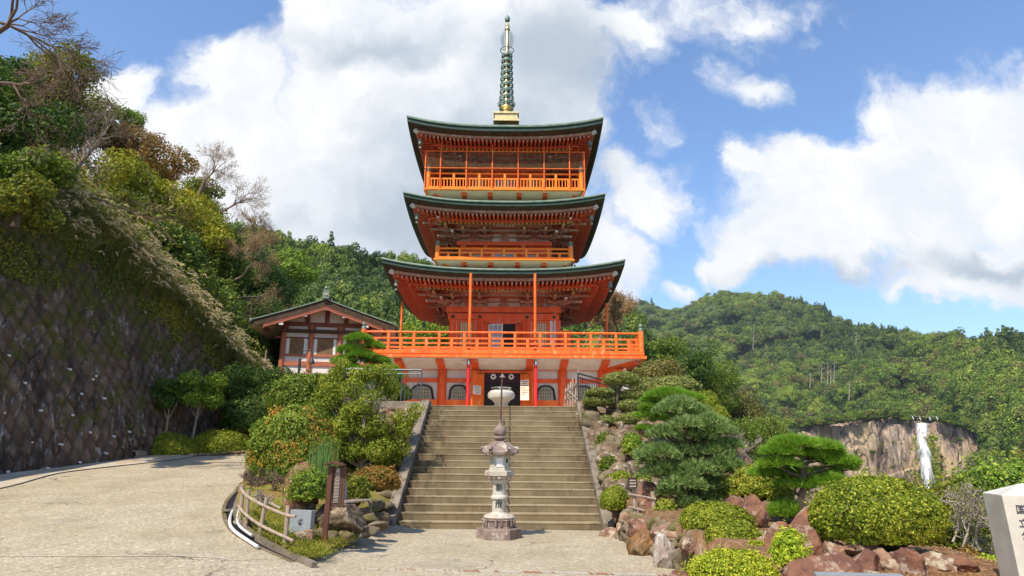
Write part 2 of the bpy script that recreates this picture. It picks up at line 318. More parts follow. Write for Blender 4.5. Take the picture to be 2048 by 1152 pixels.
# ---------------------------------------------------------------- mesh helpers
rnd = random.Random(7)
ORG = {}
def org(p): return ORG.get(p.name, np.zeros(3)) if p else np.zeros(3)
def raw(name, V, Fc, mats, parent=None, mi=None, tone=None, smooth=False, tri=None):
    """V world coordinates; Fc list of faces or (n,k) array"""
    V = np.asarray(V, dtype=np.float64) - org(parent)
    me = bpy.data.meshes.new(name)
    if isinstance(Fc, np.ndarray):
        n, k = Fc.shape
        me.vertices.add(len(V)); me.vertices.foreach_set('co', V.astype(np.float32).ravel())
        me.loops.add(n*k); me.loops.foreach_set('vertex_index', Fc.astype(np.int32).ravel())
        me.polygons.add(n); me.polygons.foreach_set('loop_start', np.arange(0, n*k, k, dtype=np.int32))
        me.update(calc_edges=True)
    else:
        me.from_pydata([tuple(v) for v in V], [], Fc); me.update()
    for m in (mats if isinstance(mats, (list, tuple)) else [mats]): me.materials.append(MT[m] if isinstance(m, str) else m)
    if mi is not None: me.polygons.foreach_set('material_index', np.asarray(mi, dtype=np.int32))
    if tone is not None:
        a = me.attributes.new('tone', 'FLOAT', 'FACE'); a.data.foreach_set('value', np.asarray(tone, dtype=np.float32))
    if smooth: me.polygons.foreach_set('use_smooth', np.ones(len(me.polygons), dtype=bool))
    o = bpy.data.objects.new(name, me); S.collection.objects.link(o)
    if parent: o.parent = parent; ORG[o.name] = ORG[parent.name]
    else: ORG[o.name] = np.zeros(3)
    return o
def tag(o, label, cat=None, group=None, kind=None):
    if label: o['label'] = label
    if cat: o['category'] = cat
    if group: o['group'] = group
    if kind: o['kind'] = kind
    return o
def thing(name, label, cat, loc, group=None):
    o = bpy.data.objects.new(name, None); S.collection.objects.link(o)
    o.location = tuple(loc); o.empty_display_size = .3; ORG[o.name] = np.array(loc, dtype=float)
    return tag(o, label, cat, group)
def copy_thing(root, off, label=None, rotz=0):
    r = root.copy(); S.collection.objects.link(r); r.location = Vector(root.location)+Vector(off); r.rotation_euler.z += rotz
    if label: r['label'] = label
    def rec(a, b):
        for ch in list(a.children):
            c = ch.copy(); S.collection.objects.link(c); c.parent = b; rec(ch, c)
    rec(root, r); return r
class MB:
    def __init__(s): s.v = []; s.f = []; s.m = []
    def add(s, vs, fs, mi=0):
        b = len(s.v); s.v += [tuple(map(float, v)) for v in vs]; s.f += [tuple(b+i for i in f) for f in fs]; s.m += [mi]*len(fs)
    def box(s, c, d, rz=0, mi=0, taper=1.):
        e = rnd.uniform(.0004, .0016); dx, dy, dz = d[0]/2+e, d[1]/2+e, d[2]/2+e
        cs, sn = math.cos(rz), math.sin(rz); vs = []
        for z, k in ((-dz, taper), (dz, 1.)):
            for x, y in ((-dx*k, -dy*k), (dx*k, -dy*k), (dx*k, dy*k), (-dx*k, dy*k)):
                vs.append((c[0]+x*cs-y*sn, c[1]+x*sn+y*cs, c[2]+z))
        s.add(vs, [(0, 3, 2, 1), (4, 5, 6, 7), (0, 1, 5, 4), (1, 2, 6, 5), (2, 3, 7, 6), (3, 0, 4, 7)], mi)
    def bb(s, a, b, mi=0):
        s.box([(a[i]+b[i])/2 for i in range(3)], [abs(b[i]-a[i]) for i in range(3)], 0, mi)
    def beam(s, p0, p1, w, h, mi=0, up=(0, 0, 1), w1=None, h1=None):
        p0 = Vector(p0); p1 = Vector(p1); d = (p1-p0).normalized(); up = Vector(up)
        if abs(d.dot(up)) > .98: up = Vector((0, 1, 0))
        x = d.cross(up).normalized(); z = x.cross(d).normalized(); e = rnd.uniform(.0003, .0012); vs = []
        for p, ww, hh in ((p0-d*e, w, h), (p1+d*e, w1 or w, h1 or h)):
            for a, b in ((-1, -1), (1, -1), (1, 1), (-1, 1)): vs.append(p+x*a*(ww/2+e)+z*b*(hh/2+e))
        s.add(vs, [(0, 1, 2, 3), (7, 6, 5, 4), (0, 4, 5, 1), (1, 5, 6, 2), (2, 6, 7, 3), (3, 7, 4, 0)], mi)
    def tube(s, pts, rad, n=8, mi=0, cap=True):
        pts = [Vector(p) for p in pts]; k = len(pts)
        if not isinstance(rad, (list, tuple)): rad = [rad]*k
        b = []
        ref = Vector((0, 0, 1)) if abs((pts[-1]-pts[0]).normalized().z) < .9 else Vector((0, 1, 0))
        for i, p in enumerate(pts):
            d = (pts[min(i+1, k-1)]-pts[max(i-1, 0)]).normalized(); x = d.cross(ref).normalized(); z = x.cross(d)
            b += [p+(x*math.cos(2*math.pi*j/n)+z*math.sin(2*math.pi*j/n))*rad[i] for j in range(n)]
        f = [(i*n+j, i*n+(j+1) % n, (i+1)*n+(j+1) % n, (i+1)*n+j) for i in range(k-1) for j in range(n)]
        if cap: f += [tuple(range(n))[::-1], tuple((k-1)*n+j for j in range(n))]
        s.add(b, f, mi)
    def lathe(s, c, prof, n=24, mi=0, rot=0.):
        b = []; k = len(prof)
        for r, z in prof: b += [(c[0]+r*math.cos(2*math.pi*j/n+rot), c[1]+r*math.sin(2*math.pi*j/n+rot), c[2]+z) for j in range(n)]
        f = [(i*n+j, i*n+(j+1) % n, (i+1)*n+(j+1) % n, (i+1)*n+j) for i in range(k-1) for j in range(n)]
        f += [tuple(range(n))[::-1], tuple((k-1)*n+j for j in range(n))]
        s.add(b, f, mi)
    def prism(s, poly, ax0, ax1, mi=0):
        """poly: list of 3D points (planar), extruded by vector ax1-ax0"""
        d = Vector(ax1)-Vector(ax0); n = len(poly); p0 = [Vector(p) for p in poly]
        s.add(p0+[p+d for p in p0], [tuple(range(n))[::-1], tuple(range(n, 2*n))]+[(i, (i+1) % n, n+(i+1) % n, n+i) for i in range(n)], mi)
    def build(s, name, mats, parent=None, smooth=False, bevel=0):
        o = raw(name, s.v, s.f, mats, parent, mi=s.m)
        if smooth:
            o.data.polygons.foreach_set('use_smooth', np.ones(len(o.data.polygons), dtype=bool))
            try: o.data.set_sharp_from_angle(angle=math.radians(35))
            except Exception: pass
        if bevel:
            b = o.modifiers.new('b', 'BEVEL'); b.width = bevel; b.segments = 2; b.limit_method = 'ANGLE'
        return o
_prm = np.random.RandomState(3).permutation(512)
_prm = np.concatenate([_prm, _prm]); _rv = np.random.RandomState(5).rand(512)*2-1
def vnoise(P, seed=0):
    """smooth value noise, P (n,3)"""
    P = np.asarray(P, float)+seed*17.13; i = np.floor(P).astype(int); f = P-i; f = f*f*(3-2*f); r = 0
    for dx in (0, 1):
        for dy in (0, 1):
            for dz in (0, 1):
                h = _prm[(_prm[(_prm[(i[:, 0]+dx) & 255]+i[:, 1]+dy) & 255]+i[:, 2]+dz) & 255]
                w = (f[:, 0] if dx else 1-f[:, 0])*(f[:, 1] if dy else 1-f[:, 1])*(f[:, 2] if dz else 1-f[:, 2])
                r = r+w*_rv[h]
    return r
def fbm(P, o=4, seed=0):
    P = np.asarray(P, float); r = 0; a = 1.
    for k in range(o): r = r+a*vnoise(P*2**k, seed+k); a *= .5
    return r
def leaves(name, P, N, size, m, parent=None, seed=0, asp=.5, jit=.5, tone=None, szvar=.35, tb=0., tgt=None):
    """one rhombic leaf per point; N rough normals"""
    r = np.random.RandomState(seed); n = len(P)
    N = N/np.maximum(np.linalg.norm(N, axis=1, keepdims=True), 1e-6)+r.normal(0, jit, (n, 3)); N /= np.linalg.norm(N, axis=1, keepdims=True)
    T = r.normal(0, 1, (n, 3)) if tgt is None else tgt+r.normal(0, .25, (n, 3))
    T -= (T*N).sum(1, keepdims=True)*N; T /= np.linalg.norm(T, axis=1, keepdims=True); B = np.cross(N, T)
    s = (size*(1+r.uniform(-szvar, szvar, n)))[:, None] if np.isscalar(size) else size[:, None]
    V = np.stack([P-T*s, P+B*s*asp, P+T*s, P-B*s*asp], 1).reshape(-1, 3)
    if tone is None: tone = np.clip(r.beta(2.2, 2.4, n)+tb, 0, 1)
    return raw(name, V, np.arange(4*n).reshape(-1, 4), m, parent, tone=tone)
def ell_pts(c, rad, n, seed, bump=.12, depth=.12, bf=3.0, zmin=-.35, mn=0.):
    r = np.random.RandomState(seed); D = r.normal(0, 1, (int(n*1.6), 3)); D /= np.linalg.norm(D, axis=1, keepdims=True)
    D = D[D[:, 2] > zmin][:n]; b = 1+bump*fbm(D*bf, 3, seed)+bump*.45*fbm(D*bf*4.5, 2, seed+7)
    k = (b*(1-depth*r.rand(len(D))**1.5))[:, None]
    return np.array(c)+D*k*np.array(rad), D/np.array(rad)
def ellipsoid(mb_or_none, c, rad, seed, bump=.12, bf=3., k=.85, sub=3):
    bm = bmesh.new(); bmesh.ops.create_icosphere(bm, subdivisions=sub, radius=1); D = np.array([v.co[:] for v in bm.verts]); f = np.array([[v.index for v in q.verts] for q in bm.faces]); bm.free()
    b = (k*(1+bump*fbm(D*bf, 3, seed)))[:, None]
    return np.array(c)+D*b*np.array(rad), f
BUSHN = [0]
def bush(name, label, cat, c, rad, n, size, m, seed, group=None, bump=.10, bf=3., depth=.14, stems=True, extra=None, asp=.5, core='bush_under', zmin=-.5, jit=.55, top=None):
    """clipped bush: leaves over a hidden core, stems underneath; c = centre of the base"""
    t = thing(name, label, cat, c, group); cc = np.array(c, float)+np.array((0, 0, rad[2]*.45)); R = (rad[0], rad[1], rad[2]*.6)
    P, N = ell_pts(cc, R, n, seed, bump, depth, bf, zmin)
    P2, N2 = ell_pts(cc, tuple(.82*x for x in R), n//4, seed+1, bump, .3, bf, zmin)
    P = np.concatenate([P, P2]); N = np.concatenate([N, N2])
    big = fbm(P*(1.6/max(rad)), 3, seed+3); r = np.random.RandomState(seed)
    tone = np.clip(r.beta(2., 2.2, len(P))+.22*big, 0, 1)
    P3, N3 = ell_pts(cc, tuple(1.07*x for x in R), max(60, n//22), seed+2, bump*1.6, .07, bf, -.1); leaves('foliage', np.concatenate([P, P3]), np.concatenate([N, N3]), size, m, t, seed, asp=asp, jit=jit, tone=np.concatenate([tone, r.rand(len(P3))]))
    pk = r.rand(len(P)) < .035+.05*(big > .45); leaves('dry_leaves', P[pk]*1.0, N[pk], size*.9, 'litter', t, seed+4, asp=asp, jit=.9)
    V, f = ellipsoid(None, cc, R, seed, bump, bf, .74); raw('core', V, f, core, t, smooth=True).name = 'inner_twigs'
    if extra:
        em, en, es = extra; P, N = ell_pts(cc, tuple(1.015*x for x in R), en, seed+9, bump, .06, bf, -.2)
        leaves('blossom', P, N, es, em, t, seed+9, asp=.8, jit=.9)
    if stems:
        mb = MB(); q = random.Random(seed)
        for i in range(7):
            a = q.uniform(0, 6.28); k = q.uniform(.2, .6)
            mb.tube([(c[0]+q.uniform(-.06, .06), c[1]+q.uniform(-.06, .06), c[2]-.1), (c[0]+math.cos(a)*rad[0]*k, c[1]+math.sin(a)*rad[1]*k, c[2]+rad[2]*.5)], [.02+.02*rad[2], .012], 5)
        mb.build('stem', 'bark', t)
    return t
# branching skeleton -> arrays of tapered segments
def grow(p, d, L, r, depth, q, out, tips, spread=.6, up=.15, nseg=3, kids=(2, 3), shrink=.72, wig=.18, minr=.004):
    p = Vector(p); d = Vector(d).normalized(); seg = L/nseg; pts = [p.copy()]; rs = [r]
    for i in range(nseg):
        d = (d+Vector((q.gauss(0, wig), q.gauss(0, wig), q.gauss(0, wig)+up*.3))).normalized()
        p = p+d*seg; r2 = max(minr, r*(1-(.28*(i+1)/nseg))); pts.append(p.copy()); rs.append(r2)
        if depth > 0 and i < nseg-1 and q.random() < .55:
            dd = (d+Vector((q.gauss(0, spread), q.gauss(0, spread), q.gauss(0, spread)+up))).normalized()
            grow(p, dd, L*shrink*q.uniform(.6, 1), r2*.55, depth-1, q, out, tips, spread, up, nseg, kids, shrink, wig, minr)
    out.append((pts, rs))
    if depth > 0:
        for _ in range(q.randint(*kids)):
            dd = (d+Vector((q.gauss(0, spread), q.gauss(0, spread), q.gauss(0, spread)+up))).normalized()
            grow(p, dd, L*shrink*q.uniform(.75, 1.1), rs[-1]*.68, depth-1, q, out, tips, spread, up, nseg, kids, shrink, wig, minr)
    else: tips.append((p, d))
def tubes_np(segs, n=4):
    V = []; Fs = []; b = 0
    for pts, rs in segs:
        k = len(pts); P = np.array([p[:] for p in pts]); D = np.gradient(P, axis=0); D /= np.linalg.norm(D, axis=1, keepdims=True)+1e-9
        ref = np.array((.13, .97, .2)) if abs(D[0][2]) > .8 else np.array((0, .1, 1.)); X = np.cross(D, ref); X /= np.linalg.norm(X, axis=1, keepdims=True)+1e-9; Z = np.cross(X, D)
        nn = 3 if rs[0] < .02 else (5 if rs[0] < .08 else 8); a = np.arange(nn)*2*math.pi/nn
        ring = (P[:, None, :]+(X[:, None, :]*np.cos(a)[None, :, None]+Z[:, None, :]*np.sin(a)[None, :, None])*np.array(rs)[:, None, None]).reshape(-1, 3)
        V.append(ring); i, j = np.meshgrid(np.arange(k-1), np.arange(nn), indexing='ij'); i = i.ravel(); j = j.ravel()
        Fs.append(np.stack([b+i*nn+j, b+i*nn+(j+1) % nn, b+(i+1)*nn+(j+1) % nn, b+(i+1)*nn+j], 1)); b += k*nn
    return np.concatenate(V), np.concatenate(Fs)
def bare_tree(name, label, base, d, L, r, depth, seed, m='twig', into=None, group=None, spread=.55, up=.12, leaf=None, nleaf=3, ls=.05, wig=.16, kids=(2, 3), shrink=.74, nseg=3, cat='tree', minr=.006, lspread=.35):
    q = random.Random(seed); out = []; tips = []
    grow(base, d, L, r, depth, q, out, tips, spread, up, nseg, kids, shrink, wig, minr)
    t = into or thing(name, label, cat, base, group)
    tr = [s for s in out if s[1][0] > r*.42]; br = [s for s in out if s[1][0] <= r*.42]
    V, f = tubes_np(tr); raw('trunk', V, f, m, t, smooth=True)
    if br: V, f = tubes_np(br); raw('branches', V, f, m, t, smooth=True)
    if leaf:
        rr = np.random.RandomState(seed); B = []
        for pts, rs in out:
            if rs[-1] < r*.14+.012:
                P = np.array([p[:] for p in pts]); k = nleaf
                i = rr.randint(0, len(P)-1, k); u = rr.rand(k, 1); B.append(P[i]*(1-u)+P[i+1]*u+rr.normal(0, lspread*.3, (k, 3)))
        P = np.concatenate(B); leaves('foliage', P, rr.normal(0, 1, P.shape), ls, leaf, t, seed, asp=.5)
    return t
def blob_tree(name, label, base, H, blobs, n, size, m, seed, group=None, bark='bark', trunk=.15, cat='tree', lean=(0, 0), asp=.5, hole=.35, jit=.7, tb=0.):
    """leafy tree: blobs = [(dx,dy,dz,r)] relative to the base"""
    t = thing(name, label, cat, base, group); r = np.random.RandomState(seed); b = np.array(blobs, float)
    w = b[:, 3]**2; idx = r.choice(len(b), n, p=w/w.sum()); D = r.normal(0, 1, (n, 3)); D /= np.linalg.norm(D, axis=1, keepdims=True)
    rr = b[idx, 3]*(1-.5*r.rand(n)**1.6); P = np.array(base)+b[idx, :3]+D*rr[:, None]*np.array((1, 1, .82))*(1+.22*fbm(D*2.5+b[idx, :3], 3, seed))[:, None]
    keep = fbm(P*(1.6/b[:, 3].mean()), 3, seed+4) > -hole-r.rand(n)*.3; P = P[keep]; D = D[keep]; D[:, 2] += .35
    tone = np.clip(r.beta(2.2, 2.4, len(P))+.2*fbm(P*(1.2/b[:, 3].mean()), 2, seed+2)+tb, 0, 1)
    leaves('crown', P, D, size, m, t, seed, asp=asp, jit=jit, tone=tone)
    mb = MB(); q = random.Random(seed); B = Vector(base); top = B+Vector((b[:, 0].mean(), b[:, 1].mean(), b[:, 2].mean()))
    mid = B.lerp(top, .5)+Vector((q.uniform(-.1, .1)*H*.3, q.uniform(-.1, .1)*H*.3, 0))
    mb.tube([B-Vector((0, 0, .3)), B.lerp(mid, .5), mid, top], [trunk*1.2, trunk, trunk*.8, trunk*.4], 8)
    for bl in b:
        e = B+Vector(bl[:3]); s = B.lerp(mid, q.uniform(.6, 1.)) if q.random() < .6 else mid.lerp(top, q.random()*.6)
        k = s.lerp(e, .5)+Vector((q.gauss(0, .05), q.gauss(0, .05), q.gauss(0, .05)))*bl[3]*3
        mb.tube([s, k, e], [trunk*.45, trunk*.28, trunk*.1], 5)
    mb.build('trunk', bark, t, smooth=True)
    return t
def rock(name, label, c, size, rz, seed, m, cat='rock', group=None, cuts=13, rough=.13, sub=5, tilt=(0, 0), parent=None, cutlo=.62):
    """boulder: sphere cut by planes; c = centre of its base"""
    bm = bmesh.new(); bmesh.ops.create_icosphere(bm, subdivisions=sub, radius=1); D = np.array([v.co[:] for v in bm.verts]); f = np.array([[v.index for v in q.verts] for q in bm.faces]); bm.free()
    r = np.random.RandomState(seed); P = D*1.12
    for i in range(cuts):
        n = r.normal(0, 1, 3); n[2] *= .7; n /= np.linalg.norm(n); h = r.uniform(cutlo, .93); d = P@n-h; P = P-np.clip(d, 0, None)[:, None]*n*1.0
    P = P*(1+rough*.6*fbm(D*2.2, 3, seed)+rough*.55*(np.abs(fbm(D*5, 4, seed+5))-.3))[:, None]
    P = P*np.array(size)/2.
    rx, ry = tilt; M = np.array(Matrix.Rotation(rz, 3, 'Z')@Matrix.Rotation(rx, 3, 'X')@Matrix.Rotation(ry, 3, 'Y')); P = P@M.T
    P[:, 2] += size[2]*.42; P += np.array(c)
    o = raw(name, P, f, m, parent, smooth=False)
    if label: tag(o, label, cat, group)
    return o
def rocks_mesh(items, sub=3, rough=.1):
    """many stones in one array: items (c, size, rz, seed)"""
    bm = bmesh.new(); bmesh.ops.create_icosphere(bm, subdivisions=sub, radius=1); D = np.array([v.co[:] for v in bm.verts]); f = np.array([[v.index for v in q.verts] for q in bm.faces]); bm.free()
    Vs = []; Fs = []; b = 0
    for c, size, rz, seed in items:
        r = np.random.RandomState(seed); P = D*1.2
        for i in range(9):
            n = r.normal(0, 1, 3); n /= np.linalg.norm(n); h = r.uniform(.55, .92); d = P@n-h; P = P-np.clip(d, 0, None)[:, None]*n*1.0
        P = P*(1+rough*.5*fbm(D*2.5, 3, seed)+rough*.7*(np.abs(fbm(D*6, 3, seed+5))-.3))[:, None]*np.array(size)/2.
        cs, sn = math.cos(rz), math.sin(rz); P = P@np.array([[cs, sn, 0], [-sn, cs, 0], [0, 0, 1]])+np.array(c)
        Vs.append(P); Fs.append(f+b); b += len(P)
    return np.concatenate(Vs), np.concatenate(Fs)
def grid_mesh(name, fn, nu, nv, m, parent=None, smooth=True, tone=None):
    u, v = np.meshgrid(np.linspace(0, 1, nu), np.linspace(0, 1, nv), indexing='ij'); P = fn(u.ravel(), v.ravel())
    i, j = np.meshgrid(np.arange(nu-1), np.arange(nv-1), indexing='ij'); i = i.ravel(); j = j.ravel()
    f = np.stack([i*nv+j, (i+1)*nv+j, (i+1)*nv+j+1, i*nv+j+1], 1)
    return raw(name, P, f, m, parent, smooth=smooth, tone=None if tone is None else tone(f, P))
def sst(x, a, b):
    t = np.clip((np.asarray(x, float)-a)/(b-a), 0, 1); return t*t*(3-2*t)
# ================================================================ PAGODA
XC, YC = -.40, 33.5
TZ = 3.22                                  # terrace level
def zf(py, Y): return float(at(1006, py, Y)[2])
pag = thing('pagoda', 'tall vermilion three-storey pagoda with green copper roofs and a golden spire', 'pagoda', (XC, YC, TZ))
def side_xf(k):
    """side k: local (a along, b outward) -> world xy.  k=0 faces the camera"""
    a = -k*math.pi/2
    cs, sn = math.cos(a), math.sin(a)
    return lambda x, y, z: (XC+x*cs-y*sn, YC+x*sn+y*cs, z)     # local y=-half is the front
class SB(MB):
    """mesh builder with the side's local frame (front at y = -half)"""
    def __init__(s): super().__init__(); s.k = 0
    def lbox(s, a, b, mi=0):
        c = [(a[i]+b[i])/2 for i in range(3)]; d = [abs(b[i]-a[i]) for i in range(3)]
        s.box(side_xf(s.k)(*c), d, -s.k*math.pi/2, mi)
    def lbeam(s, p, q, w, h, mi=0, **kw): s.beam(side_xf(s.k)(*p), side_xf(s.k)(*q), w, h, mi, **kw)
    def ltube(s, pts, r, n=8, mi=0): s.tube([side_xf(s.k)(*p) for p in pts], r, n, mi)

def roof(E, ztop, zbot, lift, body, rise, pur, zpur):
    """E eave width, ztop/zbot fascia at the centre, body half width of the wall above, rise of the roof, pur half-distance of the outer purlin"""
    h = E/2; TH = ztop-zbot
    def lf(x, y):
        x = np.abs(x); y = np.abs(y); m = np.minimum(x, y)/h; M = np.maximum(x, y)/h
        return lift*m**2.6*np.clip((M-.35)/.65, 0, 1)**1.2
    # top skin
    V = []; Fc = []; mi = []
    def strip(profile, matidx, n=33):
        """profile: list of (inset, dz) ; dz measured from ztop incl. lift"""
        for k in range(4):
            xf = side_xf(k); b = len(V); m_ = len(profile)
            for i in range(n):
                s = -1+2*i/(n-1)
                for ins, dz in profile:
                    hh = h-ins; x = s*hh; bow = .0
                    V.append(xf(x, -hh, ztop+dz+float(lf(x, hh))))
            for i in range(n-1):
                for j in range(m_-1): Fc.append((b+i*m_+j, b+(i+1)*m_+j, b+(i+1)*m_+j+1, b+i*m_+j+1)); mi.append(matidx)
    inn = h-body
    prof = [(inn*u, rise*(.30*u+.25*u*u+.45*u**4)) for u in np.linspace(0, 1, 9)]
    strip(prof, 0)
    strip([(0, 0), (-.01, -.05), (.0, -TH*.34), (.07, -TH*.34)], 0)
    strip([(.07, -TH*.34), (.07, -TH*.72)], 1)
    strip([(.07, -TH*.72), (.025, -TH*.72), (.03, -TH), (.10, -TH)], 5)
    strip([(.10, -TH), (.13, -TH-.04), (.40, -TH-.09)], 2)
    strip([(.40, -TH-.09), (.40, -TH-.20), (.50, -TH-.21)], 3)
    strip([(.50, -TH-.21), (.52, -TH-.19), (h-pur, zpur-ztop+.30), (h-body+.02, zpur-ztop+.42)], 4)
    o = raw('roof', V, Fc, ['copper', 'copper_dark', 'eave_brown', 'faded_grey', 'board_red', 'copper_mid'], pag, mi=mi)
    # seams of the copper sheets
    # rafters: flying and base row
    mb = SB(); zr = ztop-TH-.26
    for k in range(4):
        mb.k = k; n = int(2*(h-.5)/.20)
        for i in range(n+1):
            x = -(h-.5)+i*2*(h-.5)/n
            d0, d1 = .47, min(1.45, h-abs(x)-.02)
            if d1 > d0+.12:
                z0 = zr-.03+float(lf(x, h-d0)); z1 = zr+.02+float(lf(x, h-d1))
                mb.lbeam((x, -(h-d0), z0), (x, -(h-d1), z1), .085, .11, 0)
                mb.lbox((x-.04, -(h-d0+.004), z0-.055), (x+.04, -(h-d0), z0+.05), 1)
            d0, d1 = 1.15, min(h-pur+.9, h-abs(x)-.02)
            if d1 > d0+.15:
                z0 = zr-.20+float(lf(x, h-d0)); z1 = zpur+.20+float(lf(x, h-d1))*.5
                mb.lbeam((x, -(h-d0), z0), (x, -(h-d1), z1), .095, .12, 0)
                mb.lbox((x-.044, -(h-d0+.004), z0-.06), (x+.044, -(h-d0), z0+.055), 2)
    mb.build('rafter_row', ['faded_red', 'faded_grey', 'yellow'], o)
    mb = SB()
    for k in range(4):
        mb.k = k; n = 16
        for j in range(n):
            x0, x1 = -(h-1.15)+2*(h-1.15)*j/n, -(h-1.15)+2*(h-1.15)*(j+1)/n
            mb.lbeam((x0, -(h-1.12), zr-.10+float(lf(x0, h-1.12))), (x1, -(h-1.12), zr-.10+float(lf(x1, h-1.12))), .12, .09)
        c = h-.50
        mb.lbeam((-c, -c, zr-.04+lift*.86), (-pur*.9, -pur*.9, zpur+.1), .17, .24, 0)
        mb.lbeam((-(h-.36), -(h-.36), zr+.02+lift*.93), (-c, -c, zr-.02+lift*.86), .15, .2, 1)
    mb.build('hip_rafter', ['faded_red', 'white_paint'], o)
    for k in range(4):
        x, y, z = side_xf(k)(-(h-.62), -(h-.62), zr-.18+lift*.85)
        w = MB(); w.lathe((x, y, z-.42), [(.0, 0), (.10, .0), (.098, .05), (.085, .18), (.07, .25), (.02, .29)], 14); w.tube([(x, y, z-.14), (x, y, z+.06)], .012, 5)
        w.tube([(x, y, z-.56), (x, y, z-.40)], .008, 4); w.box((x, y, z-.58), (.10, .006, .09))
        w.build('wind_bell', 'bronze_green', o, smooth=True)
    return o, lf
def bracket(mb, x, y, r, z0, z1, corner=0):
    """stepped bracket cluster on a wall post at local (x, y=-half); r = reach; mats 0 grey 1 orange 2 yellow"""
    h = (z1-z0)/3.15; aw = .15
    mb.lbox((x-.16, y-.17, z0), (x+.16, y+.1, z0+h*.42), 0)
    for i in range(3):
        rr = r*(i+1)/3; za = z0+h*(i+.45)
        mb.lbox((x-aw/2, y-rr-.10, za), (x+aw/2, y+.08, za+h*.34), 0)
        mb.lbox((x-aw/2+.01, y-rr-.16, za+h*.1), (x+aw/2-.01, y-rr-.10, za+h*.34), 1)
        L = .34 if i < 2 else .44
        for yy in ((y-rr, ) if i else (y-rr, y-.04)):
            mb.lbox((x-L, yy-.07, za+h*.36), (x+L, yy+.07, za+h*.66), 0)
            mb.lbox((x-L*.66, yy-.065, za+h*.20), (x+L*.66, yy+.065, za+h*.36), 0)
            for bx in (-L+.07, 0, L-.07):
                mb.lbox((x+bx-.085, yy-.085, za+h*.78), (x+bx+.085, yy+.085, za+h*.95), 1)
                mb.lbox((x+bx-.06, yy-.06, za+h*.66), (x+bx+.06, yy+.06, za+h*.78), 1)
    mb.lbeam((x, y-r-.22, z0+h*1.55), (x, y+.1, z0+h*2.4), .13, .17, 0)
    mb.lbox((x-.066, y-r-.24, z0+h*1.43), (x+.066, y-r-.215, z0+h*1.70), 2)
def storey(W, zb, zt, bays, r, eaveinfo):
    """bracket zone between head beam zb and purlin zt on a wall of half width W"""
    sp = MB()
    pl = SB(); br = SB()
    for k in range(4):
        pl.k = k; br.k = k
        pl.lbox((-W-.02, -W, zb-.02), (W+.02, -W+.08, zt+.1), 0)
        hh = (zt-zb)
        # red struts and rails between plaster panels with rounded corners suggested by small haunches
        for i in range(len(bays)-1):
            a, b = bays[i], bays[i+1]; mid = (a+b)/2
            pl.lbox((mid-.06, -W-.05, zb), (mid+.06, -W+.01, zb+hh*.66), 1)
            for zc in (.30, .62):
                pl.lbox((a, -W-.07, zb+hh*zc), (b, -W+.01, zb+hh*(zc+.075)), 1 if zc > .5 else 2)
            pl.lbox((mid-.13, -W-.10, zb+hh*.24), (mid+.13, -W+.01, zb+hh*.31), 1)
            for sx in (a+.34, mid-.07, mid+.07, b-.34):
                for zc in (.02, .37):
                    pl.lbeam((sx-.09*(1 if sx < mid else -1), -W-.03, zb+hh*(zc+.02)), (sx+.04*(1 if sx < mid else -1), -W-.03, zb+hh*(zc+.27)), .05, .10, 2)
            if i == (len(bays)-1)//2: pl.lbox((mid-.24, -W-.08, zb+.01), (mid+.24, -W, zb+.13), 2); pl.lbox((mid-.13, -W-.09, zb+.13), (mid+.13, -W, zb+.24), 2)
        for x in bays: bracket(br, x, -W, r, zb, zt)
        # diagonal corner cluster
        hs = hh/3.15; d = 1/math.sqrt(2)
        for i in range(3):
            rr = r*(i+1)/3*1.05+.15; za = zb+hs*(i+.62); c = -W-.02
            br.lbeam((c+.1, c+.1, za), (c-rr, c-rr, za), .17, hs*.36, 0)
            br.lbox((c-rr-.11, c-rr-.11, za+hs*.2), (c-rr+.11, c-rr+.11, za+hs*.42), 1)
            # arms sticking past the corner, with pale ends
            br.lbox((c-rr-.55, -W-r*(i+1)/3-.07, za+hs*.15), (c, -W-r*(i+1)/3+.07, za+hs*.5), 0)
            br.lbox((-c, -W-r*(i+1)/3-.07, za+hs*.15), (-c+rr+.55, -W-r*(i+1)/3+.07, za+hs*.5), 0)
            br.lbox((c-rr-.62, -W-r*(i+1)/3-.06, za+hs*.18), (c-rr-.55, -W-r*(i+1)/3+.06, za+hs*.47), 2 if i == 1 else 3)
            br.lbox((-c+rr+.55, -W-r*(i+1)/3-.06, za+hs*.18), (-c+rr+.62, -W-r*(i+1)/3+.06, za+hs*.47), 2 if i == 1 else 3)
        # outer purlins
        br.lbox((-W-r-.5, -W-r-.09, zt-.02), (W+r+.5, -W-r+.09, zt+.16), 1)
        br.lbox((-W-r*.66-.3, -W-r*.66-.07, zt-hs*.62), (W+r*.66+.3, -W-r*.66+.07, zt-hs*.42), 1)
        # ceiling ribs with white gaps (the row of pale teeth)
        pl.lbox((-W-r+.08, -W-r+.10, zt-.03), (W+r-.08, -W+.02, zt), 1)
        x = -W
        while x < W:
            if all(abs(x-q) > .52 for q in bays): pl.lbox((x, -W-r+.05, zt-.19), (x+.08, -W-r+.09, zt-.03), 3)
            x += .155
        pl.lbox((-W-.1, -W-r+.09, zt-.21), (W+.1, -W-r+.12, zt-.02), 2)
    p = pl.build('bracket_wall', ['plaster_pink', 'faded_red', 'faded_grey', 'white_paint'], pag)
    br.build('bracket', ['faded_grey', 'orange_b', 'yellow', 'plaster_pink'], p)


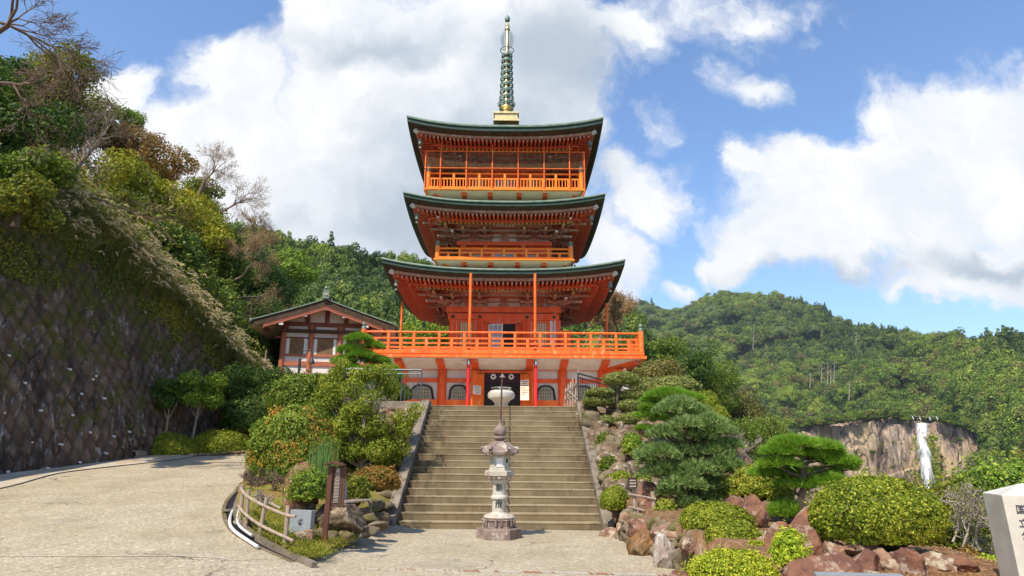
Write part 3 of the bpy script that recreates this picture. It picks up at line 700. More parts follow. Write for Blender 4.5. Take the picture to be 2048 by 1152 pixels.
# --- roofs ----------------------------------------------------------------
Y1, Y2, Y3 = 28.0, 28.7, 28.68
R1 = roof(11.0, zf(537, Y1), zf(547.5, Y1), .50, 3.1, .62, 2.62+1.05, zf(575, 29.85))
R2 = roof(9.61, zf(401.5, Y2), zf(411.5, Y2), .46, 3.3, .52, 2.25+1.0, zf(444, 30.3))
R3 = roof(9.64, zf(249.5, Y3), zf(261.5, Y3), .50, .75, 2.1, 2.0+.95, zf(298, 30.6))
storey(2.62, zf(614, 30.85), zf(575, 29.85)-.02, [-2.45, -1.15, 1.15, 2.45], 1.0, None)
storey(2.25, zf(484, 31.2), zf(444, 30.3)-.02, [-2.05, -.98, .98, 2.05], .95, None)
storey(2.0, zf(338, 31.5), zf(298, 30.6)-.02, [-1.8, -.85, .85, 1.8], .9, None)

# --- balconies ------------------------------------------------------------
def balcony(half, ztop, zbot, rtop, mats, rails, nposts, spindle=0, under=None, brk=(), wallh=0., finial='bronze_green', ph=.0, cut=False):
    o = SB(); m0, m1 = mats
    for k in range(4):
        o.k = k
        f_ = side_xf(k); o.add([f_(-half+.1, -half+.1, ztop+.004), f_(half-.1, -half+.1, ztop+.004), f_(wallh*.6, -wallh*.6, ztop+.004), f_(-wallh*.6, -wallh*.6, ztop+.004)], [(0, 1, 2, 3)], 2)
        o.lbox((-half-.02, -half-.02, ztop-.16), (half-.14 if 0 else half+.02, -half+.18, ztop), 0)
        o.lbox((-half-.10, -half-.10, zbot), (half+.10, -half+.14, zbot+(ztop-zbot)*.36), 0)
        o.lbox((-half+.02, -half+.02, zbot+.05), (half-.02, -half+.16, ztop-.1), 0)
        # sloped soffit from the edge down to the wall
        w = wallh; zs = zbot-under
        f = side_xf(k); b = half+.02
        o.add([f(-b, -b, zbot+.02), f(b, -b, zbot+.02), f(w, -w, zs), f(-w, -w, zs)], [(0, 1, 2, 3)], 1)
        o.add([f(-b, -b, ztop-.03), f(b, -b, ztop-.03), f(w, -w, ztop-.03), f(-w, -w, ztop-.03)], [(0, 3, 2, 1)], 2)
    ob = o.build('balcony', [m0, m1, 'deck_pale'], pag)
    r = SB(); L = half-.07
    for k in range(4):
        r.k = k
        zs = [(ztop+(rtop-ztop)*q) for q in rails]
        r.ltube([(-L-(.12 if cut else 0), -L, zs[0]), (L+(.12 if cut else 0), -L, zs[0])], .048, 8)
        for j, z in enumerate(zs[1:]): r.lbox((-L, -L-.03, z-.032), (L, -L+.03, z+.032))
        for i in range(1, nposts):
            x = -L+2*L*i/nposts; r.lbox((x-.055, -L-.055, ztop-.01), (x+.055, -L+.055, rtop-.02))
        for i in range(nposts):
            x = -L+2*L*(i+.5)/nposts; r.lbox((x-.06, -L-.045, ztop-.01), (x+.06, -L+.045, zs[1]))
            if spindle:
                for j in range(1, 2*spindle+2):
                    if j != spindle+1:
                        xx = -L+2*L*(i+j/(2*spindle+2))/nposts; r.lbox((xx-.022, -L-.02, ztop), (xx+.022, -L+.02, zs[1]))
    r.build('railing', m0, ob)
    for k in range(4):
        c = SB(); c.k = k; x, y, z = side_xf(k)(-L, -L, ztop-.02)
        c.lathe((x, y, z), [(.115, 0), (.115, rtop-ztop+.13), (.05, rtop-ztop+.15)], 14); p = c.build('corner_post', m0, ob, smooth=True)
        g = MB(); g.lathe((x, y, rtop+.11), [(.118, 0), (.12, .06), (.10, .10), (.075, .13), (.10, .17), (.105, .22), (.07, .28), (.015, .33)], 14); g.build('finial', finial, p, smooth=True)
    return ob
b1t, b1b, b1r = zf(700, 27.42), zf(715.5, 27.42), zf(665, 27.5)
BH = 6.03
bal = balcony(BH, b1t, b1b, b1r, ('orange', 'plaster'), [1., .66, .38, .15], 11, 0, .30, (), 4.45)
balcony(3.32, zf(514, 30.18), zf(521, 30.18), zf(497, 30.2), ('orange_yellow', 'cream_board'), [1., .5], 6, 0, .28, (), 2.6)
balcony(3.85, zf(374, 29.65), zf(381, 29.65), zf(347.5, 29.7), ('orange_yellow', 'cream_board'), [1., .62], 6, 3, .32, (), 2.7, cut=True)

# --- ground storey --------------------------------------------------------
G = 4.45
zW = [zf(p, YC-G) for p in (716, 740, 757, 765, 800)]       # lintel top, lintel bottom, rail top, rail bottom, sill top
w = SB()
COLX = [-4.45, -2.68, -1.2, 1.2, 2.68, 4.45]
for k in range(4):
    w.k = k
    w.lbox((-G, -G+.10, TZ), (G, -G+.16, zW[0]), 0)                    # plaster
    if k == 0: pass
    w.lbox((-G, -G-.02, zW[1]), (G, -G+.12, zW[0]+.5), 1)
    w.lbox((-G, -G+.03, zW[3]), (-1.2, -G+.12, zW[2]), 1); w.lbox((1.2, -G+.03, zW[3]), (G, -G+.12, zW[2]), 1)
    w.lbox((-G, -G-.03, TZ), (-1.2, -G+.13, zW[4]), 2); w.lbox((1.2, -G-.03, TZ), (G, -G+.13, zW[4]), 2)
w.k = 0
wall = w.build('wall', ['plaster', 'vermilion', 'orange'], pag)
for k in range(4):
    for x in COLX[:-1]:
        c = SB(); c.k = k; X, Y, Z = side_xf(k)(x, -G, TZ); c.lathe((X, Y, Z), [(.20, 0), (.20, zW[0]-TZ+.1)], 18)
        if abs(x) > 1.5: c.lbox((x-.07, -G-.27, zW[2]-.05-.3), (x+.07, -G-.1, zW[2]+.1), 0); c.ltube([(x, -G-.24, TZ+.22), (x, -G+.1, TZ+.22)], .27, 16)
        c.build('column', 'vermilion', wall, smooth=True)
# beams under the balcony
for k in range(4):
    z0 = b1b
    for x in COLX:
        s = SB(); s.k = k; f = side_xf(k); W2 = .155
        P = [(x, -BH+.15, z0+.02), (x, -BH+.15, z0-.17), (x, -G-.05, zW[1]-.02), (x, -G-.05, z0+.02)]
        s.prism([f(x-W2, p[1], p[2]) for p in P], f(x-W2, 0, 0), f(x+W2, 0, 0), 0); s.build('support_beam', 'vermilion', bal)
    for sg in (1,):
        s = SB(); f = side_xf(k); c0 = G; c1 = BH-.25
        s.beam(f(-c0, -c0, zW[1]+.2), f(-c1, -c1, z0-.08), .3, .42, 0, w1=.24, h1=.22)
        s.beam(f(-c0, -c0, zW[1]+.0), f(-c1+.55, -c1+.55, z0-.42), .26, .3, 0, w1=.2, h1=.16); s.build('corner_beam', 'vermilion', bal)
# windows with scalloped dark arch frames
def arch(cx, w, h, z0):
    pts = []
    for i in range(25):
        a = math.pi*i/24; x = -math.cos(a); y = math.sin(a); x = math.copysign(abs(x)**.75, x)
        sc = 1+.045*abs(math.sin(a*4)); pts.append((cx+x*w*.5*(1-.10*y), z0+h*.60+y**.9*h*.40*sc*.95))
    return [(cx-w*.57, z0)]+pts+[(cx+w*.57, z0)]
zs = zW[4]; hw = zW[3]-zs
for cx, ww in ((-3.56, .96), (-1.94, .78), (1.94, .78), (3.56, .96)):
    fo = side_xf(0); m = MB(); A = arch(cx, ww, hw*.86, zs+.01); B = arch(cx, ww-.16, hw*.78, zs+.01); n = len(A)
    yo = -G+.0
    V = [fo(x, yo, z) for x, z in A]+[fo(x, yo, z) for x, z in B]+[fo(x, yo+.12, z) for x, z in A]+[fo(x, yo+.12, z) for x, z in B]
    m.add(V, [(i, i+1, n+i+1, n+i) for i in range(n-1)]+[(2*n+i, 2*n+i+1, i+1, i) for i in range(n-1)]+[(n+i, n+i+1, 3*n+i+1, 3*n+i) for i in range(n-1)])
    wi = m.build('window', 'dark', wall)
    m = MB(); m.add([fo(x, yo+.07, z) for x, z in B], [tuple(range(n))]); m.build('pane', 'pane_paper', wi)
    m = SB()
    for i in range(1, 6):
        x = cx-(ww-.16)/2+(ww-.16)*i/6; top = zs+hw*.78*(.42+.58*math.sin(math.acos(max(-1, min(1, (x-cx)/(ww-.16)*2))))**.8)-.02
        m.lbox((x-.017, yo+.03, zs), (x+.017, yo+.065, top))
    for j in range(1, 4): m.lbox((cx-ww*.42+.02*j, yo+.035, zs+hw*.19*j-.016), (cx+ww*.42-.02*j, yo+.068, zs+hw*.19*j+.016))
    m.build('glazing_bar', 'yellow_dim' if 'yellow_dim' in MT else 'black_metal', wi)
# door opening
zd = zf(746, YC-G)
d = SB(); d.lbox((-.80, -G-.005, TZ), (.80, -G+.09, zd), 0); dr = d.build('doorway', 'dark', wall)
d = SB(); d.lbox((-1.05, -G-.05, zd), (1.05, -G+.05, zd+.10), 0)
for sx in (-1, 1): d.lbox((sx*.80, -G-.06, TZ), (sx*1.02, -G+.05, zd), 0)
d.build('door_frame', 'vermilion', wall)
for sx in (-1, 1):
    d = SB(); P0 = (sx*.84, -G-.08, 0); P1 = (sx*(1.32 if sx < 0 else 1.32), -G-.62, 0); Z0, Z1 = TZ+.06, zd+.02
    def slab(a, b, z0, z1, th, mi=0, o=0.):
        ax, ay = P0[0]+(P1[0]-P0[0])*a, P0[1]+(P1[1]-P0[1])*a; bx, by = P0[0]+(P1[0]-P0[0])*b, P0[1]+(P1[1]-P0[1])*b
        L = math.hypot(P1[0]-P0[0], P1[1]-P0[1]); nx, ny = -(P1[1]-P0[1])/L*sx, (P1[0]-P0[0])/L*sx
        f = side_xf(0); d.beam(f(ax-nx*o, ay-ny*o, (z0+z1)/2), f(bx-nx*o, by-ny*o, (z0+z1)/2), th, z1-z0, mi)
    slab(0, 1, Z0, Z1, .05)
    for zz in (0, .38, .44, .95): slab(0, 1, Z0+zz*(Z1-Z0-.06), Z0+zz*(Z1-Z0-.06)+.07, .09)
    slab(0, .1, Z0, Z1, .085); slab(.9, 1, Z0, Z1, .085); slab(.46, .54, Z0, Z0+(Z1-Z0)*.40, .08)
    dl = d.build('door', 'orange', dr)
    d = SB(); slab(.06, .6, Z1-.10, Z1-.06, .10); d.build('hinge', 'black_metal', dr)
    if sx < 0:
        d = SB(); slab(.28, .95, Z0+1.0, Z0+1.38, .115, 0); nt = d.build('notice', 'white_paint', dr)
        d = SB()
        for q in range(4): slab(.36, .86-.1*(q % 2), Z0+1.31-q*.085, Z0+1.33-q*.085, .12)
        d.build('notice_text', 'letter_dark', dr)
# curtain with two pale wheel crests
cu = SB(); cu.lbox((-.78, -G-.03, zd-.42), (.78, -G-.015, zd), 0)
cur = cu.build('door_curtain', 'curtain' if 'curtain' in MT else 'dark', dr)
cu = SB(); f = side_xf(0)
for cx in (-.40, .40):
    pts = []
    for i in range(32):
        a = 2*math.pi*i/32; r_ = .145 if (i % 4) in (0,) else (.115 if i % 2 else .095); pts.append((cx+r_*math.cos(a), zd-.17+r_*math.sin(a)))
    cu.prism([f(x, -G-.045, z) for x, z in pts], f(0, -G-.045, 0), f(0, -G-.033, 0), 0)
    pts = [(cx+.05*math.cos(a), zd-.17+.05*math.sin(a)) for a in np.linspace(0, 6.28, 15)[:-1]]
    cu.prism([f(x, -G-.052, z) for x, z in pts], f(0, -G-.052, 0), f(0, -G-.047, 0), 1)
cu.prism([f(x, -G-.045, z) for x, z in ((-.13, zd-.2), (0, zd-.01), (.13, zd-.2))], f(0, -G-.045, 0), f(0, -G-.033, 0), 0)
cu.build('crest', ['white_paint', 'dark'], cur)

# --- second storey walls (behind the big balcony) --------------------------
B = 2.62; zb = b1t-.05; zh = zf(640, YC-B); zh2 = zf(628, YC-B); zh3 = zf(625.5, YC-B); zh4 = zf(614.5, YC-B)
w = SB()
for k in range(4):
    w.k = k
    w.lbox((-B, -B+.1, zb), (B, -B+.16, zh4), 0)
    w.lbox((-B-.06, -B-.06, zh), (B+.06, -B+.14, zh2), 1)
    w.lbox((-B-.16, -B-.16, zh3), (B+.16, -B+.2, zh4), 1)
    w.lbox((-B, -B-.0, zb+.62), (B, -B+.11, zb+.80), 1); w.lbox((-B, -B-.03, zb), (B, -B+.12, zb+.10), 1)
    for x in (-2.45, -1.15, 1.15):
        X, Y, Z = side_xf(k)(x, -B+.02, zb); w.lathe((X, Y, Z), [(.185, 0), (.185, zh-zb+.02)], 16, 1)
uw = w.build('wall', ['plaster', 'vermilion'], pag)
for x in (-2.45, -1.15, 1.15, 2.45): nl = SB(); nl.ltube([(x, -B-.085, (zh+zh2)/2), (x, -B-.06, (zh+zh2)/2)], [.055, .085], 12); nl.build('nail_cover', 'black_metal', uw)
for sx in (-1, 1):
    w = SB(); a, b = sx*1.47, sx*2.13; lo, hi = min(a, b), max(a, b); zt_ = zh-.12; z0 = zb+.82
    for x0, x1 in ((lo-.13, lo), (hi, hi+.13)): w.lbox((x0, -B-.02, z0), (x1, -B+.1, zt_+.1), 0)
    w.lbox((lo, -B-.02, zt_), (hi, -B+.1, zt_+.1), 0)
    win = w.build('window', 'vermilion', uw)
    for x0 in (lo-.20, hi+.13): w = SB(); w.lbox((x0, -B-.03, z0), (x0+.07, -B+.09, zh-.02)); w.build('trim', 'white_paint', win)
    w = SB(); n = 11
    for i in range(n):
        x = lo+(hi-lo)*(i+.5)/n; w.box(side_xf(0)(x, -B+.03, (z0+zt_)/2), (.036, .036, zt_-z0), math.pi/4, i % 2)
    w.build('window_slats', ['yellow', 'plaster'], win)
    w = SB(); w.lbox((lo, -B+.07, z0), (hi, -B+.095, zt_)); w.build('pane', 'glass_dark', win)
# doorway of the second storey: lattice slider on the left, dark gap right
zt2 = zf(648, YC-B)
w = SB(); w.lbox((-.97, -B-.03, zb), (.97, -B+.12, zh), 0); up = w.build('door_surround', 'vermilion', uw)
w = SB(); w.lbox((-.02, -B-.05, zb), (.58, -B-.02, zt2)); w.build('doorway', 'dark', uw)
w = SB()
x0, x1 = -.72, -.04
for x in (x0, x1-.05): w.lbox((x, -B-.075, zb), (x+.06, -B-.035, zt2))
for i in range(1, 3): w.lbox((x0+(x1-x0)*i/3-.012, -B-.07, zb+.4), (x0+(x1-x0)*i/3+.012, -B-.04, zt2))
for i in range(0, 6): w.lbox((x0, -B-.07, zb+.40+(zt2-zb-.45)*i/5-.015), (x1, -B-.04, zb+.40+(zt2-zb-.45)*i/5+.015))
w.lbox((x0, -B-.065, zb), (x1, -B-.04, zb+.40)); sl_ = w.build('sliding_door', 'plaster_pink', uw)
w = SB(); w.lbox((x0, -B-.048, zb+.4), (x1, -B-.036, zt2)); w.build('pane', 'glass_dark', sl_)
for sx in (-1, 1):
    w = SB(); f = side_xf(0); w.beam(f(sx*.78, -B-.1, (zb+zh)/2-.05), f(sx*1.0, -B-.75, (zb+zh)/2-.05), .06, zh-zb-.25); w.build('door', 'vermilion', uw)
    w = SB(); w.beam(f(sx*.62, -B-.09, zt2-.02), f(sx*.86, -B-.12, zt2+.03), .03, .05); w.build('hinge', 'black_metal', uw)
# open shutter leaning out on the right
w = SB(); w.lbox((B+.12, -B-.25, zb), (B+.62, -B-.19, zf(660, 30.6))); w.build('shutter', 'vermilion', uw)
# inner body of the upper storeys
for (h_, z0_, z1_, zhead, nm) in ((2.25, zf(533, 31.2)-.9, zf(484, 31.2), zf(491.5, 31.2), 0), (2.0, zf(397, 31.5)-.9, zf(338, 31.5), zf(345, 31.5), 1)):
    w = SB()
    for k in range(4):
        w.k = k
        w.lbox((-h_, -h_+.06, z0_), (h_, -h_+.12, z1_), 0)
        w.lbox((-h_-.15, -h_-.15, zhead), (h_+.15, -h_+.2, z1_), 0); w.lbox((-h_-.05, -h_-.05, zhead-.40), (h_+.05, -h_+.13, zhead-.12), 0)
        for x in (-h_+.18, -.95, .95):
            X, Y, Z = side_xf(k)(x, -h_, z0_); w.lathe((X, Y, Z), [(.16, 0), (.16, z1_-z0_)], 14, 0)
        w.lbox((-.5, -h_-.01, z0_), (.5, -h_+.05, zhead-.42), 2)
        for sx in (-1, 1):
            w.lbox((sx*1.1, -h_+.01, zhead-.95), (sx*1.75, -h_+.05, zhead-.45), 2)
            for i in range(7): w.lbox((sx*1.1+sx*i*.1, -h_-.01, zhead-.95), (sx*1.1+sx*(i*.1+.04), -h_+.02, zhead-.45), 1)
    w.build('wall', ['vermilion', 'yellow', 'glass_dark'], pag)
# brackets under the upper balconies
for (wh, half, zt_, xs, Yw) in ((2.6, 3.3, zf(521, 30.18), (-1.95, -.66, .66, 1.95), 0), (2.7, 3.8, zf(381, 29.65), (-2.0, -.72, .72, 2.0), 0)):
    w = SB()
    for k in range(4):
        w.k = k
        w.lbox((-wh, -wh, zt_-1.3), (wh, -wh+.1, zt_-.28), 0)
        for x in xs:
            w.lbox((x-.11, -half+.12, zt_-.19), (x+.11, -wh, zt_-.02), 0); w.lbox((x-.13, -wh-.28, zt_-.40), (x+.13, -wh, zt_-.21), 0); w.lbox((x-.12, -wh-.13, zt_-.62), (x+.12, -wh, zt_-.41), 0)
        f = side_xf(k); c1 = half-.3; w.beam(f(-wh+.5, -wh+.1, zt_-.3), f(-c1, -c1, zt_-.1), .15, .16, 0); w.beam(f(-wh+.2, -wh+.2, zt_-.38), f(-c1+.35, -c1+.35, zt_-.24), .2, .2, 0)
    w.build('balcony_bracket', 'orange_u', pag)
# safety cage round the top balcony
cg = SB(); hc = 3.93; z0 = zf(379, 29.6); z1 = zf(303.5, 29.55); z2 = zf(337, 29.55)
for k in range(4):
    cg.k = k
    for i, x in enumerate((-3.93, -3.18, -1.9, -.62, .66, 1.94, 3.2)):
        cg.ltube([(x, -hc, z0-.10), (x, -hc, z1+(0 if i == 0 else .5))], .034, 6)
    for z in (z1, z2): cg.ltube([(-hc-.05, -hc-.03, z), (hc+.05, -hc-.03, z)], .026, 6)
    cg.lbeam((-hc, -hc, z0-.1), (-hc+.45, -hc+.45, z0-.75), .05, .05)
cage = cg.build('safety_cage', 'orange', pag)
cg = SB(); cg.k = 0
for k in range(4):
    f = side_xf(k); cg.add([f(-hc, -hc+.01, z2-.1), f(hc, -hc+.01, z2-.1), f(hc, -hc+.01, z1), f(-hc, -hc+.01, z1)], [(0, 1, 2, 3)])
cg.build('net', 'netting', cage)
# --- spire ------------------------------------------------------------------
def zs_(py): return zf(py, YC)
sp = MB(); sp.box((XC, YC, (zs_(250)+zs_(238))/2), (1.28, 1.28, zs_(238)-zs_(250))); sp.box((XC, YC, zs_(237)), (1.42, 1.42, .10)); sp.box((XC, YC, zs_(250)-.05), (1.45, 1.45, .12))
spb = sp.build('spire', 'gold', pag)
sp = MB(); zb_ = zs_(235.5)
sp.lathe((XC, YC, zb_), [(.40, 0), (.42, .10), (.36, .25), (.22, .38), (.30, .46), (.42, .55), (.40, .60), (.16, .62)], 24); sp.build('lotus_bowl', 'gold', spb, smooth=True)
sp = MB()
for i in range(10):
    a = i*math.pi/5; c_, s_ = math.cos(a), math.sin(a)
    P = [(XC+c_*r_, YC+s_*r_, zb_+z) for r_, z in ((.30, .62), (.46, .74), (.50, .92), (.44, 1.02), (.40, .95))]; sp.tube(P, [.035, .035, .028, .02, .01], 5)
sp.build('crown_leaves', 'bronze_green', spb)
sp = MB(); zt_ = zs_(62)
sp.lathe((XC, YC, zb_+.6), [(.20, 0), (.17, .5), (.165, .55), (.145, zs_(105)-zb_-.6), (.12, zs_(104)-zb_-.6), (.09, zt_-zb_-.6), (.05, zt_-zb_-.55), (.045, zs_(42)-zb_-.6)], 16); sp.build('shaft', 'gold', spb, smooth=True)
pr = [210, 196.5, 184, 171.5, 159, 147, 135, 123.5, 112.5]
for i, py in enumerate(pr):
    z = zs_(py); R_ = .43-.014*i; sp = MB(); hgt = .15
    n = 28; prof = [(R_, -.06), (R_+.015, 0), (R_, hgt*.6), (R_-.03, hgt*.62), (R_-.035, 0), (R_-.03, -.06), (R_, -.06)]
    b = []; k_ = len(prof)
    for r_, zz in prof: b += [(XC+r_*math.cos(2*math.pi*j/n), YC+r_*math.sin(2*math.pi*j/n), z+zz) for j in range(n)]
    sp.add(b, [(a*n+j, a*n+(j+1) % n, (a+1)*n+(j+1) % n, (a+1)*n+j) for a in range(k_-1) for j in range(n)])
    for q in range(8):
        a = q*math.pi/4+.2; sp.beam((XC+.14*math.cos(a), YC+.14*math.sin(a), z+.04), (XC+(R_-.02)*math.cos(a), YC+(R_-.02)*math.sin(a), z+.04), .03, .05)
    sp.lathe((XC, YC, z-.04), [(.19, 0), (.20, .05), (.17, .15)], 14)
    for q in range(4):
        a = q*math.pi/2+.785; sp.lathe((XC+R_*math.cos(a), YC+R_*math.sin(a), z-.15), [(.035, 0), (.03, .06), (.01, .09)], 8)
    sp.build('ring', 'bronze_green', spb, smooth=True)
sp = MB(); z = zs_(101); n = 26; R_ = .395
P = [(XC+R_*math.cos(2*math.pi*j/n), YC+R_*math.sin(2*math.pi*j/n), z) for j in range(n+1)]; sp.tube(P, .022, 6, cap=False)
for q in range(4): a = q*math.pi/2+.4; sp.tube([(XC, YC, z), (XC+R_*math.cos(a), YC+R_*math.sin(a), z)], .016, 5)
sp.build('hoop', 'bronze_green', spb)
sp = MB(); q = random.Random(4); z0 = zs_(98); z1 = zs_(66)
for k in range(4):
    a = k*math.pi/2; dx, dy = math.cos(a), math.sin(a)
    for i in range(9):
        zz = z0+(z1-z0)*i/9; w_ = .36*math.sin(math.pi*min(1, (i+2.2)/11.5))**.6
        P = [(XC+dx*r_, YC+dy*r_, zz+dz) for r_, dz in ((.1, 0), (w_*.6, .03), (w_*1.05, .12), (w_*1.05, .24), (w_*.75, .30), (w_*.55, .20), (w_*.7, .12))]; sp.tube(P, .011, 4)
sp.build('water_flame', 'bronze_green', spb)
sp = MB(); sp.lathe((XC, YC, zs_(60)-.05), [(.05, 0), (.15, .06), (.155, .16), (.12, .24), (.14, .30), (.10, .42), (.04, .5)], 16); sp.build('jewel', 'gold', spb, smooth=True)
sp = MB(); sp.lathe((XC, YC, zs_(43)-.05), [(.05, 0), (.14, .08), (.165, .2), (.14, .32), (.07, .42), (.02, .5)], 16); sp.build('jewel', 'bronze_green', spb, smooth=True)

# --- roof props --------------------------------------------------------------
def prop(x, Y, z0, z1, m, label, name='support_pole', r=.062, white=False, grp=None):
    c = MB(); c.lathe((x, Y, z0), [(r, 0), (r, z1-z0)], 12); o = c.build(name, m, None, smooth=True)
    tag(o, label, 'pole', grp)
    if white: w = MB(); w.lathe((x, Y, z1-.01), [(r*1.02, -.16), (r*1.02, .0), (r*.4, .06)], 12); w.build('cap', 'steel', o, smooth=True)
    return o
def px2x(px, py, Y): return float(at(px, py, Y)[0])
x = px2x(940.3, 610, 27.75); prop(x, 27.75, b1t, zf(549, 27.9), 'orange', 'thin orange pole left of the upper doorway, from balcony floor to the lowest roof')
x = px2x(1070.3, 610, 27.75); prop(x, 27.75, b1t, zf(549, 27.9), 'orange', 'thin orange pole right of the upper doorway, from balcony floor to the lowest roof')
x = px2x(803, 640, 32.3); prop(x, 32.3, b1t, float(at(803, 607, 32.3)[2])+.1, 'orange', 'thin orange pole on the left side of the big balcony, under the left eave')
x = px2x(1213, 640, 32.0); prop(x, 32.0, b1t, float(at(1213, 610, 32.0)[2])+.1, 'orange', 'thin orange pole on the right side of the big balcony, under the right eave')
x = px2x(936, 770, 27.7); prop(x, 27.7, TZ, zf(722, 27.7), 'bright_red', 'crimson steel pole left of the ground floor doorway, under the balcony edge', r=.075, white=True)
x = px2x(1071.5, 770, 27.7); prop(x, 27.7, TZ, zf(722, 27.7), 'bright_red', 'crimson steel pole right of the ground floor doorway, under the balcony edge', r=.075, white=True)
# ================================================================ GROUND
def ramp(x, y): return .1*np.clip(np.asarray(y, float)-8, 0, 27)*sst(-np.asarray(x, float), 2., 5.)
def march(px, py, fn, y0=4., y1=60., n=4000):
    d = RN @ np.array([(px-1024)/F, -(py-576)/F, -1]); d = d/d[1]
    Y = np.linspace(y0, y1, n); P = CAM+d*Y[:, None]; k = np.argmax(P[:, 2] < fn(P[:, 0], P[:, 1])); return P[k]
kerb_px = [(628, 1138), (600, 1125), (570, 1111), (540, 1097), (515, 1083), (495, 1068), (480, 1052), (471, 1036), (470, 1018), (477, 1000), (487, 978), (492, 950), (493, 925), (495, 908)]
KB = np.array([march(a, b, ramp) for a, b in kerb_px])
def xk(y): return np.interp(y, KB[:, 1], KB[:, 0])
SX0, SX1, SY0, NR = -2.62, 2.10, 15.85, 19     # stairs
TR = (21.2-SY0)/(NR-1); RH = TZ/NR
def bedL(x, y): return ramp(x, y)+.13+.055*np.clip(y-11, 0, 20)+.05*fbm(np.stack([np.asarray(x)*1.1, np.asarray(y)*1.1, 0*np.asarray(x)], -1).reshape(-1, 3), 3).reshape(np.shape(x))
def xe(y): return np.interp(y, [5, 12, 16, 21, 24], [5.5, 5.6, 5.8, 6.1, 6.2])
def bedR(x, y):
    z = .50+.03*np.clip(y-8, -4, 5)+2.45*sst(y, 13.5, 21.4)*(.35+.65*sst(y, 15, 21))
    z = z+.04*fbm(np.stack([np.asarray(x)*1.3, np.asarray(y)*1.3, 0*np.asarray(x)], -1).reshape(-1, 3), 3).reshape(np.shape(x))
    return z-1.05*np.clip(x-xe(y), 0, None)**1.05
def gnd(u, v):
    x = -17+24*u; y = 2+33*v; return np.stack([x, y, ramp(x, y)+.012*fbm(np.stack([x*.4, y*.4, 0*x], 1), 3)], 1)
def fullground():
    xs = np.concatenate([np.linspace(-17, 7, 97)]); ys = np.linspace(-6, 34, 121)
    X, Y = np.meshgrid(xs, ys, indexing='ij'); x = X.ravel(); y = Y.ravel()
    z = ramp(x, y)+.012*fbm(np.stack([x*.4, y*.4, 0*x], 1), 3); z = np.where((y > 16.2) & (x > -3.2), z-.3, z); n = len(ys)
    i, j = np.meshgrid(np.arange(len(xs)-1), np.arange(n-1), indexing='ij'); i = i.ravel(); j = j.ravel()
    return raw('road', np.stack([x, y, z], 1), np.stack([i*n+j, (i+1)*n+j, (i+1)*n+j+1, i*n+j+1], 1), 'paving', smooth=True)
tag(fullground(), 'pale exposed aggregate paving rising to the left', kind='structure')
# wide ground sheet far below and out to the horizon
def base(u, v):
    a = u*2*math.pi; r = 3500*v**3+.5; x = r*np.cos(a); y = r*np.sin(a)+15
    z = -.9-58*sst(r, 24, 150); return np.stack([x, y, z], 1)
tag(grid_mesh('ground', base, 97, 60, 'slope_soil'), 'valley ground', kind='structure')
# lighter concrete lane beside the wall
def lane(u, v):
    Y = 9+22*u; xw = np.interp(Y, [8, 18.8, 22.8, 29.5], [-14.4, -14.15, -12.95, -11.8]); x = xw-.5+(2.9-1.3*u)*v+.25*np.sin(Y*.9)*v; return np.stack([x, Y, ramp(x, Y)+.03+0*v], 1)
tag(grid_mesh('path', lane, 60, 6, 'concrete_path'), 'smooth concrete strip along the foot of the retaining wall', kind='structure')
# left bed
def fL(u, v):
    y = 10.45+10.9*u; x0 = xk(y)+.02; x = x0+(SX0-.25-x0)*v; return np.stack([x, y, bedL(x, y)], 1)
tag(grid_mesh('garden_bed', fL, 90, 50, 'moss'), 'mossy garden soil left of the stairs', kind='structure')
def fR(u, v):
    y = 5.2+16.4*u; x0 = np.interp(y, [5, 7.2, 8.2, 9.6, 10.4, 15.8, 16, 22], [3.5, 3.3, 2.95, 2.62, 2.55, 2.35, 2.3, 2.3]); x = x0+(14-x0)*v; return np.stack([x, y, np.where(v < .005, -.2, bedR(x, y))], 1)
tag(grid_mesh('garden_soil', fR, 110, 80, 'soil'), 'bare reddish garden soil right of the stairs', kind='structure')

# kerb, gutter, white edging, drain cover
def ribbon(mb, pts, w, z0, z1, mi=0, off=0.):
    pts = [Vector(p) for p in pts]; n = len(pts); L = []; 
    for i, p in enumerate(pts):
        d = (pts[min(i+1, n-1)]-pts[max(i-1, 0)]); d.z = 0; d.normalize(); q = Vector((-d.y, d.x, 0))
        for o, z in ((off-w/2, z0), (off+w/2, z0), (off+w/2, z1), (off-w/2, z1)): L.append(p+q*o+Vector((0, 0, z)))
    f = [(i*4+a, i*4+(a+1) % 4, (i+1)*4+(a+1) % 4, (i+1)*4+a) for i in range(n-1) for a in range(4)]+[(3, 2, 1, 0), tuple(4*(n-1)+a for a in range(4))]
    mb.add(L, f, mi)
def dens(P, k=4):
    P = np.array(P); t_ = np.arange(len(P)); u = np.linspace(0, len(P)-1, (len(P)-1)*k+1); Q = np.stack([np.interp(u, t_, P[:, i]) for i in range(3)], 1)
    for _ in range(3): Q[1:-1] = (Q[:-2]+2*Q[1:-1]+Q[2:])/4
    return Q
KD = dens(KB)
mb = MB(); ribbon(mb, KD, .09, -.15, .09, 0); kb = mb.build('kerb', 'concrete_edge'); tag(kb, 'curved mossy concrete kerb round the left garden bed', 'kerb')
kg = [march(a, b, ramp) for a, b in ((585, 1126), (555, 1113), (520, 1097), (490, 1082), (462, 1062), (449, 1040), (446, 1018), (454, 1000), (470, 984), (484, 965))]
GD = dens(kg)
mb = MB(); ribbon(mb, GD, .07, -.1, .018, 0); o = mb.build('gutter_edge', 'mossy_rock'); tag(o, 'thin moss-covered outer edge of the gutter beside the curved kerb', 'gutter')
